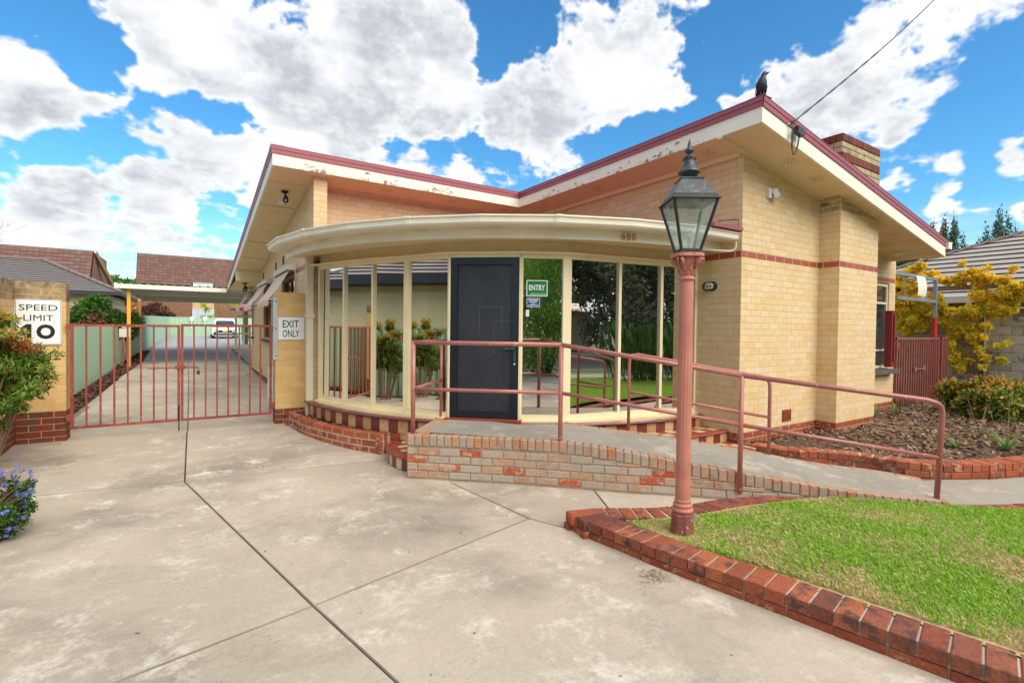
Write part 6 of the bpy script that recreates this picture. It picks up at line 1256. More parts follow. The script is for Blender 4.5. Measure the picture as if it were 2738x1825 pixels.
# carport at the back of the house
cpt = thing('carport', 'cream steel carport roof on yellow posts beyond the gate', 'carport', (-6.3, 20, 0))
m = MB(); m.bx((-7.95, 14.95, 2.40), (-5.05, 15.02, 2.53)); m.bx((-7.95, 15.0, 2.44), (-7.88, 24.9, 2.56)); part('gutter', m, 'carport_cream', cpt); m = MB(); m.bx((-8.05, 24.9, 2.40), (-2, 25.02, 2.56)); part('rear_beam', m, 'carport_cream', cpt)
m = MB(); n_ = 26; vs = []
for i in range(n_ * 4 + 1):
    x = -7.92 + 5.9 * i / (n_ * 4); z = 2.50 + (.10 if (i % 4) in (1, 2) else 0); vs += [(x, 15.0, z - .02), (x, 24.95, z + .06)]
m.add(vs, [(2 * i, 2 * i + 2, 2 * i + 3, 2 * i + 1) for i in range(n_ * 4)]); part('roof_sheet', m, 'carport_cream', cpt)
for y_ in (18.2, 21.5): m = MB(); m.bx((-7.9, y_, 2.40), (-2.0, y_ + .06, 2.50)); part('purlin', m, 'carport_cream', cpt)
for x_, y_, z1 in ((-7.62, 15.2, 2.42), (-7.98, 24.6, 2.42), (-2.4, 24.6, 2.42)): m = MB(); m.bx((x_ - .045, y_ - .045, -.05), (x_ + .045, y_ + .045, z1)); part('post', m, 'yellow_post' if x_ < -5 else 'carport_cream', cpt)
m = MB(); m.bx((-7.80, 14.6, .95), (-7.55, 14.72, 1.20)); m.bx((-7.74, 14.62, 1.22), (-7.60, 14.70, 1.30)); mb_ = solo('meter_box', m, 'awning_box_paint', 'small grey tap box on a post beside the front yellow carport post', 'box'); m = MB(); m.bx((-7.78, 14.66, .1), (-7.72, 14.72, .96)); m.tube([(-7.70, 14.6, .95), (-7.66, 14.55, .5), (-7.72, 14.6, .2)], .02, 6); part('post', m, 'timber_brown', mb_)
# maroon gazebo, bins, palm near the car
gz = thing('gazebo', 'cream posted gazebo with a maroon pitched roof at the back of the house', 'gazebo', (-3.2, 27, .1))
for x_, y_ in ((-4.05, 25.6), (-3.5, 28.0), (-2.45, 25.6), (-1.9, 28)): m = MB(); m.bx((x_ - .05, y_ - .05, .1), (x_ + .05, y_ + .05, 2.15)); part('post', m, 'cream_paint', gz)
for a_, b_ in (((-4.1, 25.55, 2.08), (-1.8, 25.65, 2.18)), ((-4.1, 25.55, .85), (-1.8, 25.62, .92)), ((-3.9, 28, 1.8), (-1.8, 28.05, 1.88))): m = MB(); m.bx(a_, b_); part('rail', m, 'cream_paint', gz)
m = MB(); m.add([(-4.25, 25.4, 2.18), (-1.4, 25.4, 2.18), (-1.4, 28.4, 2.18), (-4.25, 28.4, 2.18), (-2.8, 26.9, 3.0)], [(0, 1, 4), (1, 2, 4), (2, 3, 4), (3, 0, 4)]); part('roof', m, 'awning_maroon', gz)
m = MB(); m.bx((-4.2, 25.0, .095), (-2, 28.5, .13)); put('dirt_patch', m.mesh('dirt_patch', 'timber_cream'), kind='structure')
for i, (x_, lb) in enumerate(((-2.75, 'green wheelie bin beside the far gazebo, left of two'), (-2.0, 'green wheelie bin beside the far gazebo, right of two'))):
    t_ = thing('wheelie_bin', lb, 'bin', (x_, 36, .2), 'wheelie bins behind the gazebo'); m = MB(); a = [(-.24, -.28), (.24, -.28), (.24, .28), (-.24, .28)]; m.add([(x_ + x * .85, 36 + y * .85, .22) for x, y in a] + [(x_ + x, 36 + y, 1.18) for x, y in a], [(0, 1, 5, 4), (1, 2, 6, 5), (2, 3, 7, 6), (3, 0, 4, 7), (4, 5, 6, 7)]); part('body', m, 'bin_green', t_); m = MB(); m.bx((x_ - .27, 35.68, 1.18), (x_ + .27, 36.3, 1.24)); part('lid', m, 'bin_green', t_)
# air conditioner
ac = thing('air_conditioner', 'white outdoor air conditioner unit at the foot of the driveway wall behind the gate', 'air conditioner', (-4.65, 6.2, -.2))
m = MB(); m.bx((-4.80, 5.9, -.13), (-4.46, 6.8, .56)); part('cabinet', m, 'ac_white', ac); m = MB()
for k in range(14): m.bx((-4.79 + .0, 5.894, .30 + k * .014), (-4.56, 5.90, .307 + k * .014))
part('side_grille', m, 'dark_gutter', ac)
m = MB(); m.lathe([(.25, 0), (.25, .014), (.23, .02), (.225, .01), (.05, .012), (.002, .014)], (-4.80, 6.45, .22), 24, Matrix((Y, Z3, -X)).transposed()); part('fan_grille', m, 'ac_white', ac); m = MB(); m.bx((-4.78, 5.95, -.2), (-4.5, 6.0, -.13)); m.bx((-4.78, 6.7, -.2), (-4.5, 6.75, -.13)); part('foot', m, 'black_paint', ac)
# parked car, seen from behind
car = thing('parked_car', 'white SUV parked nose-in at the far end of the driveway', 'car', (-3.72, 43, .25)); cx, cy, cz = -3.72, 41.0, .24
secs = [(0, .30, .62, .80, .60), (.05, .24, .86, .90, .80), (.35, .22, .95, .915, .86), (.9, .20, .98, .92, .86), (3.0, .20, .98, .92, .86), (3.9, .24, .92, .90, .80), (4.35, .3, .75, .80, .6)]
m = MB(); vs = []; ring = []
def cs(y, zb, zt, hw, hwt): # lower body cross-section
    return [(-hw * .9, y, zb), (-hw, y, zb + .15), (-hw, y, zb + .45), (-hwt - .02, y, zt), (hwt + .02, y, zt), (hw, y, zb + .45), (hw, y, zb + .15), (hw * .9, y, zb)]
for s_ in secs: vs += [(cx + x, cy + y, cz + z) for x, y, z in cs(*s_)]
n_ = 8; m.add(vs, [(i * n_ + k, i * n_ + (k + 1) % n_, (i + 1) * n_ + (k + 1) % n_, (i + 1) * n_ + k)[::-1] for i in range(len(secs) - 1) for k in range(n_)] + [tuple(range(n_)), tuple((len(secs) - 1) * n_ + k for k in range(n_))[::-1]])
cab = [(.12, .96, .84), (.55, 1.38, .70), (.75, 1.56, .62), (1.2, 1.62, .62), (2.2, 1.60, .61), (2.9, 1.40, .64), (3.5, .98, .78)]; vs = []
for y, z, hw in cab: vs += [(cx - hw - .0, cy + y, cz + .94), (cx - hw * .98, cy + y, cz + z), (cx + hw * .98, cy + y, cz + z), (cx + hw, cy + y, cz + .94)]
m.add(vs, [(4 * i + j, 4 * i + j + 1, 4 * i + 5 + j, 4 * i + 4 + j)[::-1] for i in range(6) for j in range(3)] + [(0, 1, 2, 3)]); me = m.mesh('body', 'car_white'); put('body', me, car)
m = MB(); m.add([(cx - .66, cy + .28, cz + 1.08), (cx + .66, cy + .28, cz + 1.08), (cx + .60, cy + .49, cz + 1.34), (cx + .5, cy + .56, cz + 1.40), (cx - .5, cy + .56, cz + 1.40), (cx - .60, cy + .49, cz + 1.34)], [(0, 1, 2, 3, 4, 5)]); m.v = [(x, y - .05, z + .01) for x, y, z in m.v]; part('rear_window', m, 'dark_window', car)
for s_ in (-1, 1): m = MB(); m.add([(cx + s_ * .80, cy + .5, cz + 1.0), (cx + s_ * .80, cy + 3.2, cz + 1.0), (cx + s_ * .65, cy + 2.7, cz + 1.4), (cx + s_ * .66, cy + .9, cz + 1.45)], [(0, 1, 2, 3) if s_ < 0 else (3, 2, 1, 0)]); part('side_window', m, 'dark_window', car)
m = MB(); m.bx((cx - .78, cy - .06, cz + .30), (cx + .78, cy + .1, cz + .52)); m.add([(cx - .52, cy - .03, cz + .52), (cx + .52, cy - .03, cz + .52), (cx + .44, cy - .01, cz + .68), (cx - .44, cy - .01, cz + .68)], [(0, 1, 2, 3)]); part('bumper', m, 'car_black', car)
m = MB(); m.bx((cx - .5, cy - .075, cz + .40), (cx + .5, cy - .055, cz + .46)); part('skid_plate', m, 'galvanised', car)
m = MB(); m.bx((cx - .19, cy - .06, cz + .54), (cx + .19, cy - .035, cz + .66)); part('number_plate', m, 'plate_yellow', car)
for s_ in (-1, 1):
    m = MB(); m.add([(cx + s_ * .48, cy - .02, cz + .70), (cx + s_ * .84, cy + .04, cz + .70), (cx + s_ * .86, cy + .04, cz + .60), (cx + s_ * .56, cy - .03, cz + .60)], [(0, 1, 2, 3) if s_ > 0 else (3, 2, 1, 0)]); part('tail_light', m, 'tail_red', car)
    for y_ in (.78, 3.5): m = MB(); m.lathe([(.20, -.1), (.33, -.1), (.34, -.06), (.34, .06), (.33, .1), (.20, .1)], (cx + s_ * .80, cy + y_, cz + .34), 24, Matrix((Y, Z3, X)).transposed()); w_ = part('wheel', m, 'car_black', car); m = MB(); m.lathe([(.05, .101), (.2, .102)], (cx + s_ * .80, cy + y_, cz + .34), 12, Matrix((Y, Z3, X * s_)).transposed()); part('rim', m, 'galvanised', w_)
    m = MB(); m.box((cx + s_ * 1.0, cy + 2.7, cz + 1.02), (.09, .05, .07)); part('door_mirror', m, 'car_black', car)
# ------------------------------------------------------------------ right side: side gate, block wall, steel frame, neighbour roof
sg = gate('side_gate', 'closely barred brown-red side gate between the house corner and the block wall', 5.68, 7.92, .28, -.16, 1.255, 17, 'side_gate_red', bar=.024)
for z in (.0, 1.05): m = MB(); m.bx((5.64, .24, z), (5.70, .30, z + .12)); part('hinge', m, 'side_gate_red', sg)
m = MB(); m.tube([(6.53, .25, .60), (7.1, .25, .60)], .015, 8); m.bx((6.5, .235, .55), (6.6, .265, .65)); m.bx((6.95, .235, .57), (7.05, .265, .67)); part('slide_bolt', m, 'side_gate_red', sg)
m = MB(); m.bx((7.66, .262, 1.06), (7.72, .268, 1.25)); part('blue_tag', m, 'sign_blue', sg, label='scrap of blue and white tape tied to the top rail')
gf = gate('side_gate', 'short dark red barred fence panel turning the corner right of the side gate', 8.02, 8.40, .26, -.16, 1.27, 3, 'side_gate_red', bar=.03)
m = MB(); m.bx((7.86, .33, -.2), (8.00, .40, 1.70)); solo('gate_post', m, 'bright_red', 'bright red steel post behind the latch end of the side gate', 'post')
fr_ = thing('chain_rack', 'grey steel frame with hanging chains and a lower bar above the side gate', 'rack', (7.3, .52, 0))
m = MB(); m.bx((5.9, .49, 2.56), (8.5, .55, 2.63)); part('top_bar', m, 'steel_grey', fr_); m = MB(); m.bx((8.42, .49, -.2), (8.50, .55, 2.56)); part('post', m, 'steel_grey', fr_)
m = MB(); m.bx((6.28, .48, 2.05), (8.42, .56, 2.12)); m.bx((6.27, .482, 2.054), (6.28, .558, 2.116)); part('lower_bar', m, 'steel_grey', fr_)
for xx in (6.72, 7.88):
    m = MB(); z = 2.55; k = 0
    while z > 2.13:
        a = Vector((0, .016, 0)) if k % 2 else Vector((.016, 0, 0)); c = Vector((xx, .52, z - .022)); m.tube([c + a * math.cos(t_ * math.pi / 4) + Z3 * (.027 * math.sin(t_ * math.pi / 4)) for t_ in range(9)], .005, 5, cap=False); z -= .040; k += 1
    part('chain', m, 'steel_grey', fr_)
m = MB(); vs = []
for i in range(8):
    t_ = i / 7; z = 2.60 - .42 * t_
    for x_ in (7.17 + .10 * t_ ** 2, 7.66 + .06 * t_): vs.append((x_, .47 - .03 * math.sin(t_ * 3), z))
m.add(vs, [(2 * i, 2 * i + 2, 2 * i + 3, 2 * i + 1) for i in range(7)]); solo('hanging_cloth', m, 'paper', 'pale mottled cloth hanging over the grey steel frame', 'cloth', smooth=True)
bw = thing('block_wall', 'pale weathered concrete block wall behind the vine at the right', 'wall', (9.3, -1, -.3)); BB = Bricks(bw)
for c in range(-2, 9):
    y = -6.0 + (.2 if c % 2 else 0)
    while y < 9:
        q = Vector((9.30 + random.uniform(-.003, .003), y + .2, -.07 + c * .2 + .1)); BB.add(bw, frame(q, Y, -X), .39, .190, .1, 'block_grey', .004); y += .4
m = MB(); m.bx((9.308, -6, -.5), (9.5, 9.2, 1.71)); part('mortar', m, 'dark_mortar', bw); BB.build('block')
# pergola beam and post carrying the vine
pg = thing('pergola', 'weathered timber pergola post and beam under the yellow vine', 'pergola', (9.0, -.2, -.2))
m = MB(); m.bx((8.93, -5, 2.36), (9.02, 3.0, 2.47)); part('beam', m, 'timber_brown', pg); m = MB(); m.bx((9.02, -.24, -.3), (9.14, -.12, 2.36)); part('post', m, 'timber_brown', pg); m = MB(); m.tube([(8.98, -.25, 0), (8.98, -.22, 2.3)], .02, 6); part('conduit', m, 'galvanised', pg)
nr = thing('neighbour_house', 'low house with a light grey tiled roof behind the vine at the right edge', 'house', (16, 2, -.3))
m = MB(); m.bx((11.4, -8, -.4), (22, 7.5, 2.2)); part('wall', m, 'timber_cream', nr)
m = MB(); m.bx((10.9, -8.5, 2.16), (11.0, 8, 2.30)); m.bx((10.95, -8.5, 1.98), (11.4, 8, 2.02)); part('gutter', m, 'awning_box_paint', nr)
hip_roof(nr, 10.95, 24, -8.5, 5.8, 2.28, (17.2, 17.4, -1.2, 5.2), 'light_grey_tile', 17)
# ------------------------------------------------------------------ vegetation
def tree(name, label, x, y, z0, h, R, nleaf, lsize, mat, trunk=.18, seed=1, group=None, ncl=26, lo=.35, cl=.28):
    t_ = thing(name, label, 'tree', (x, y, z0), group); rs = random.Random(seed); m = MB(); fork = z0 + h * lo
    m.tube([(x, y, z0 - .2), (x + rs.uniform(-.1, .1) * h * .3, y, z0 + h * lo * .6), (x, y, fork)], [trunk, trunk * .8, trunk * .65], 9)
    for k in range(7): a = rs.uniform(0, 6.28); e = Vector((x + math.cos(a) * R * .7, y + math.sin(a) * R * .7, z0 + h * rs.uniform(.55, .92))); mid = Vector((x, y, fork)).lerp(e, .5) + Vector((0, 0, -.05 * h)); m.tube([(x, y, fork - .1), mid, e], [trunk * .5, trunk * .3, trunk * .08], 6)
    part('trunk', m, 'bark', t_, smooth=True); zc = z0 + h * (1 + lo) / 2 + .02 * h; leaves('crown', mat, t_, clumps((x, y, zc), (R, R, h * (1 - lo) / 2), ncl, R * cl, seed, .7), nleaf, lsize, .45, seed=seed, fill=.5); return t_
# cypresses
for i, (x, y, h, lb, tops) in enumerate(((36.5, 10.5, 9.2, 'dark cypress just showing above the right end of the roof edge', 2), (38.6, 9.0, 9.9, 'twin pointed dark cypress beyond the end of the right eave', 4), (41.4, 7.1, 10.2, 'cluster of pointed dark cypresses rightmost above the tiled roof', 5))):
    t_ = thing('cypress_tree', lb, 'tree', (x, y, 0), 'cypresses behind the right neighbour'); m = MB(); m.tube([(x, y, -.3), (x, y, h * .6)], [.2, .08], 6); part('trunk', m, 'bark', t_); cl = []; rs = random.Random(i + 3)
    for k in range(tops):
        a = (k - (tops - 1) / 2) * .70; ox, oy = .84 * a + rs.uniform(-.1, .1), -.54 * a; hh = h * (1 - .10 * abs(k - (tops - 1) / 2) * rs.uniform(.4, 1.4))
        for j in range(22):
            s_ = j / 21; r = .78 * (1 - s_) ** .62 * (.9 + .2 * rs.random()) + .04; cl.append((x + ox * (1 - .1 * s_) + rs.uniform(-.12, .12), y + oy + rs.uniform(-.12, .12), .6 + (hh - .9) * s_, r, r, .75))
    leaves('crown', 'cypress_leaf', t_, cl, 42000, .17, .42, seed=40 + i, up=1.3, droop=0, fill=.42)
tree('leafy_tree', 'green tree rising between the two brown tiled buildings', -14.0, 73, 0, 6.9, 2.6, 6000, .42, 'leaf_green', seed=5)
tree('autumn_tree', 'small orange leaved tree beside the yellow carport post', -9.9, 60, 0, 4.4, 1.9, 2600, .34, 'leaf_orange', seed=6)
tree('purple_tree', 'dark purple leaved small tree above the far green fence', -8.4, 48.0, 0, 3.0, 1.1, 2600, .20, 'leaf_purple', seed=7)
tree('sapling', 'thin young tree in front of the far window', -4.95, 47.2, 0, 3.3, .55, 260, .26, 'leaf_lime', trunk=.03, seed=8, ncl=9)
# bare tree at far left
bt_ = thing('bare_tree', 'bare twiggy tree top above the roofs at far left', 'tree', (-21, 52, 0)); m = MB(); rs = random.Random(12)
def br(p, d, L, r, k):
    e = p + d * L; m.tube([p, p.lerp(e, .5) + Vector((rs.uniform(-.05, .05), 0, rs.uniform(0, .06))) * L, e], [r, r * .8, r * .6], 4)
    if k > 0:
        for _ in range(3 if k > 1 else 4): dd = (d + Vector((rs.uniform(-.75, .75), rs.uniform(-.75, .75), rs.uniform(-.25, .55)))).normalized(); br(e, dd, L * rs.uniform(.6, .85), r * .55, k - 1)
br(Vector((-21.0, 52, 0)), Vector((.05, 0, 1)), 3.5, .13, 5); part('branches', m, 'pale_twig', bt_)
# shrub over the left fence
t_ = thing('flowering_shrub', 'dark green shrub with dried cream flowers above the fence beside the gate', 'shrub', (-8.5, 17, 0)); m = MB(); m.tube([(-8.6, 16.8, 0), (-8.6, 16.8, 1.3)], .07, 6); part('stem', m, 'bark', t_)
cl = [(-9.1, 16.9, 1.15, .5, .6, .5), (-8.75, 16.9, 1.6, .5, .5, .5), (-8.6, 17.2, 1.95, .35, .4, .33), (-8.2, 16.7, 1.35, .45, .5, .45), (-7.85, 16.5, 1.2, .4, .5, .4), (-7.65, 16.4, 1.4, .30, .4, .30)]
leaves('foliage', 'leaf_green', t_, cl, 7000, .10, .5, seed=21, fill=.4); leaves('foliage', 'leaf_dark', t_, cl, 5000, .10, .5, seed=22, fill=.6); df_ = leaves('dried_flowers', 'dry_flower', t_, [(-8.5, 16.3, 1.45, .35, .2, .3), (-8.85, 16.3, 1.2, .3, .2, .2)], 300, .09, .8, seed=23); df_['kind'] = 'stuff'
t_ = thing('palm', 'small palm poking out behind the far end of the house', 'palm', (-3.3, 30.3, .2)); m = MB(); m.tube([(-3.2, 30.3, 0), (-3.2, 30.3, 2.3)], .12, 7); part('trunk', m, 'bark', t_); m = MB(); rs = random.Random(4)
for k in range(26):
    a = k * 2.4; d = Vector((math.cos(a), math.sin(a), rs.uniform(-.1, .8))).normalized(); s_ = Vector((-math.sin(a), math.cos(a), 0)); c = Vector((-3.2, 30.3, 2.35)); L = rs.uniform(.7, 1.1)
    for j in range(9): q = (j - 4) * .11; dd = (d + s_ * q).normalized(); m.add([c + d * .25, c + d * .25 + dd * L + s_ * .02 - Z3 * .12, c + d * .25 + dd * L - s_ * .02 - Z3 * .14], [(0, 1, 2)])
part('fronds', m, 'leaf_lime', t_)
# nandina at left foreground
nd = thing('nandina_bush', 'tall bamboo-leaved bush with red tipped leaves covering part of the speed limit sign', 'bush', (-7.9, 3.7, -.3)); m = MB(); rs = random.Random(5)
for k in range(14): a = rs.uniform(0, 6.28); m.tube([(-7.98 + .10 * math.cos(a), 3.75 + .10 * math.sin(a), -.3), (-7.90 + .2 * math.cos(a), 3.7 + .2 * math.sin(a), .3), (-7.75 + .32 * math.cos(a), 3.65 + .32 * math.sin(a), .92)], [.013, .010, .004], 5)
part('stem', m, 'timber_brown', nd)
NC = [(-7.6,2.82,1.39,0.09),(-7.51,2.76,1.36,0.09),(-7.32,2.15,1.3,0.06),(-7.48,2.27,1.24,0.1),(-7.48,2.67,1.18,0.11),(-7.36,2.54,1.17,0.09),(-7.26,2.44,1.15,0.06),(-7.16,2.18,1.13,0.04),(-7.49,2.55,1.06,0.12),(-7.37,2.47,1.04,0.12),(-7.26,2.39,1.01,0.09),(-7.14,2.09,0.96,0.06),(-7.46,2.44,0.88,0.12),(-7.34,2.34,0.89,0.11),(-7.27,2.47,0.84,0.07),(-7.24,2.59,0.75,0.04),(-7.55,2.77,0.7,0.11),(-7.39,2.45,0.72,0.1),(-7.29,2.33,0.71,0.05),(-7.47,2.35,0.62,0.08),(-7.35,2.15,0.64,0.06),(-7.29,2.11,0.61,0.04),(-7.5,2.47,0.46,0.04),(-7.59,2.46,1.18,0.13),(-7.6,2.5,0.94,0.13),(-7.67,2.82,0.67,0.11),(-7.63,2.61,1.37,0.1),(-7.15,2.31,1.07,0.04),(-7.1,2.1,0.86,0.03),(-7.24,2.08,0.81,0.07),(-7.71,2.54,1.06,0.14),(-7.68,2.42,0.84,0.13)]
cl = []; rs = random.Random(15)
for x, y, z, r in NC:
    r *= 1.17; x, y, z = [CAMP[i] + (q - CAMP[i]) * 1.17 for i, q in enumerate((x, y, z))]; zn = (z - CAMP.z) / 1.17 + CAMP.z
    if zn > 1.1 and (x - CAMP.x) / 1.17 + CAMP.x > -7.56: r *= .55; z -= .03
    for k in range(2): cl.append((x + rs.gauss(0, r * .35), y + rs.gauss(0, r * .6), z + rs.gauss(0, r * .3), r * .75, r * .9, r * .55))
cl += [(-7.98, 3.78, .80, .34, .42, .34), (-8.05, 3.6, .62, .3, .4, .3), (-7.9, 3.9, 1.0, .28, .34, .2)]
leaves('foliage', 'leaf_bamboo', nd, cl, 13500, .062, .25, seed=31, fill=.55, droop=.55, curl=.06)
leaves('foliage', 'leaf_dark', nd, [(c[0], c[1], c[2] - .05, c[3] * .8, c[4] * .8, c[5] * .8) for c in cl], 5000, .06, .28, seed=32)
cl2 = [(c[0], c[1], c[2] + .01, c[3] * .9, c[4] * .9, c[5] * .7) for c in cl if c[2] > 1.10]
leaves('foliage', 'leaf_redtop', nd, cl2, 1500, .058, .26, seed=33, fill=.6, droop=.5); leaves('foliage', 'leaf_red', nd, [(-7.68, 3.5, 1.13, .18, .18, .05), (-7.50, 3.35, 1.08, .12, .12, .04)], 130, .055, .28, seed=34, droop=.5)
# blue plumbago
pb = thing('plumbago_bush', 'low bush with bright blue flowers at the left edge of the driveway', 'bush', (-7.3, 1.3, -.3))
PC = [(-7.28,1.39,0.26,0.033),(-7.27,1.53,0.16,0.034),(-7.21,1.4,0.11,0.049),(-7.25,1.28,0.13,0.064),(-7.2,1.45,0.02,0.061),(-7.15,1.39,0.06,0.044),(-7.1,1.34,0.11,0.033),(-7.13,1.41,0.15,0.028),(-7.27,1.46,-0.02,0.077),(-7.19,1.41,-0.02,0.061),(-7.09,1.22,0.05,0.032),(-7.12,1.42,-0.09,0.045),(-7.18,1.45,-0.12,0.067),(-7.22,1.24,-0.06,0.074),(-7.21,1.41,-0.17,0.061),(-7.14,1.36,-0.16,0.038),(-7.25,1.35,-0.19,0.065),(-7.19,1.33,-0.22,0.033),(-7.24,1.35,-0.26,0.033),(-7.35,1.56,-0.05,0.084),(-7.32,1.4,-0.17,0.081),(-7.34,1.53,0.13,0.055)]
cl = [(x, y, z, r, r, r) for x, y, z, r in PC if z < .12]
leaves('foliage', 'leaf_green', pb, cl, 2600, .030, .5, seed=35, fill=.6); leaves('foliage', 'leaf_dark', pb, cl, 900, .03, .5, seed=36, fill=.8)
m = MB(); rs = random.Random(9); fl_ = MB()
for k in range(62):
    q_ = PC[k % len(PC)]; c = Vector((q_[0] + rs.gauss(0, .03), q_[1] + rs.gauss(0, .03) - .04, q_[2] + rs.gauss(0, .03) + .02)); base = Vector((-7.42, 1.36, -.2)); m.tube([base, base.lerp(c, .6) + Z3 * .03, c], [.003, .002, .0015], 4)
    for j in range(11):
        d = Vector((rs.gauss(0, 1), rs.gauss(0, 1), rs.gauss(0, 1) + .6)).normalized(); u = d.orthogonal().normalized(); v = d.cross(u); p = c + d * rs.uniform(.008, .022); s_ = rs.uniform(.006, .010)
        for q in range(5): a = q * 1.2566; e = u * math.cos(a) + v * math.sin(a); e2 = u * math.cos(a + .5) + v * math.sin(a + .5); e3 = u * math.cos(a - .5) + v * math.sin(a - .5); fl_.add([p, p + e3 * s_ * .8, p + e * s_ * 1.3, p + e2 * s_ * .8], [(0, 1, 2, 3)])
part('stem', m, 'timber_brown', pb); part('flowers', fl_, 'petal_blue', pb, kind='stuff'); leaves('seed_heads', 'dry_flower', pb, [(-7.15, 1.25, -.12, .10, .10, .10), (-7.3, 1.3, .05, .15, .12, .1)], 160, .014, .6, seed=37)
# the same blue flowered planting goes on behind the bamboo-leaved bush (mirrored in the pane beside the door)
pb2 = copy_thing(pb, Matrix.Translation((-.95, 1.75, .03)), 'blue flowered bush by the left green fence, mirrored in the pane beside the door')
# garden in front of the left wall hides the low ground
hd_ = MB(); hd_.prism([(-8.6, -6.5), (-7.5, -6.5), (-7.5, .9), (-7.30, 1.15), (-7.24, 1.4), (-7.36, 1.65), (-7.60, 1.9), (-7.66, 3.2), (-7.98, 4.9), (-8.6, 4.9)], -.44, -.272); put('garden_bed', hd_.mesh('garden_bed', 'mulch_soil'), kind='structure')
# bush at the right of the garden bed
rb = thing('coprosma_bush', 'rounded bush with mixed green, orange and yellow leaves at the right edge', 'bush', (6.1, -1.0, -.2))
m = MB(); m.tube([(5.95, -.95, -.3), (5.95, -.95, .2)], .06, 6); part('stem', m, 'bark', rb)
cl = clumps((5.98, -1.02, .13), (.78, .60, .33), 40, .2, 7, .8) + clumps((6.9, -1.5, .16), (.6, .5, .3), 22, .2, 8, .8)
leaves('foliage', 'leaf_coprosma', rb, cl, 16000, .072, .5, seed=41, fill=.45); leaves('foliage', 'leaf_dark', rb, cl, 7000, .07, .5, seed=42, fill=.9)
leaves('foliage', 'leaf_redtop', rb, [(c[0], c[1], c[2] + .08, c[3], c[4], c[5] * .6) for c in cl if c[2] > .25], 2200, .07, .45, seed=43, fill=.4)
# yellow vine over the wall and pergola
vn = thing('yellow_vine', 'yellow autumn vine spilling over the block wall and pergola', 'vine', (9.0, .5, -.2)); cl = []
VC = [(1.45,2.66,0.17),(1.51,2.38,0.17),(1.36,2.18,0.19),(1.43,1.89,0.17),(1.21,2.46,0.17),(1.2,2.13,0.21),(0.99,1.97,0.19),(0.84,1.78,0.17),(1.11,1.69,0.19),(1.35,1.56,0.13),(1.15,1.45,0.09),(0.91,1.5,0.11),(1.29,2.79,0.13),(1.09,2.9,0.11),(0.99,2.99,0.07),(0.86,2.75,0.11),(0.61,2.62,0.08),(0.42,2.61,0.08),(0.25,2.58,0.1),(0.12,2.66,0.12),(-0.01,2.71,0.1),(-0.08,2.47,0.19),(-0.22,2.25,0.19),(-0.35,2.11,0.19),(-0.48,1.93,0.16),(-0.29,1.9,0.16),(-0.53,2.18,0.15),(-0.66,2.1,0.12),(-0.71,2.34,0.11),(-0.59,2.52,0.09),(-0.4,2.56,0.09),(-0.21,2.66,0.08),(0.49,1.92,0.1),(0.31,1.88,0.1),(0.13,1.86,0.11),(-0.0,1.91,0.11),(0.61,2.15,0.06),(0.52,1.67,0.11),(0.34,1.56,0.14),(0.16,1.51,0.14),(-0.01,1.42,0.14),(0.23,1.33,0.12),(-0.04,1.25,0.1),(0.36,1.24,0.1),(0.29,1.06,0.1),(0.22,0.92,0.08),(0.33,0.74,0.08),(0.14,0.62,0.1),(0.05,0.72,0.06),(-0.18,1.04,0.08),(-0.24,0.86,0.06),(-0.24,0.65,0.05),(0.44,0.82,0.05),(-0.28,1.54,0.07),(-0.46,1.09,0.04),(-0.54,0.77,0.05),(-0.17,1.34,0.09),(-0.62,1.16,0.03),(-0.75,2.39,0.09),(-0.77,2.17,0.07),(-0.67,2.78,0.05),(-0.24,2.85,0.03),(0.19,2.98,0.04),(1.56,2.57,0.18),(1.55,2.07,0.18),(0.73,2.24,0.11),(-0.12,1.77,0.12),(0.6,1.78,0.09),(0.72,1.97,0.13),(-0.89,2.25,0.13),(-0.94,2.49,0.1)]
rs = random.Random(8)
for y, z, r in VC:
    for k in range(3): cl.append((8.95 + rs.gauss(0, .09), y + rs.gauss(0, r * .45), z + rs.gauss(0, r * .35), r * .5, r * rs.uniform(.55, .95), r * rs.uniform(.45, .8)))
leaves('foliage', 'leaf_yellow', vn, cl, 33000, .08, .62, seed=51, fill=.5, droop=.6); low_ = [c for c in cl if c[2] < 2.15]; leaves('foliage', 'leaf_lime', vn, low_, 4200, .085, .6, seed=52, fill=.7, droop=.6)
leaves('foliage', 'leaf_orange', vn, [c for c in cl if c[2] > 2.5], 1000, .08, .6, seed=53)
leaves('foliage', 'leaf_dark', vn, [(c[0] + .08, c[1], c[2], c[3] * .7, c[4] * .7, c[5] * .7) for c in low_ if c[1] > .1], 1500, .08, .6, seed=54)
m = MB(); rs = random.Random(6)
for k in range(14):
    y0 = rs.uniform(-.3, .1); y1 = rs.uniform(-1.1, .7); P = smooth_path([(9.05, y0, rs.uniform(.2, .5)), (8.98, y0 + rs.uniform(-.1, .1), .9), (8.95, (y0 + y1) / 2, 1.3 + rs.uniform(-.2, .2)), (8.97, y1, rs.uniform(.8, 2.3))], 5); m.tube(P, [.010 - .0005 * i for i in range(len(P))], 5)
part('stem', m, 'pale_twig', vn)
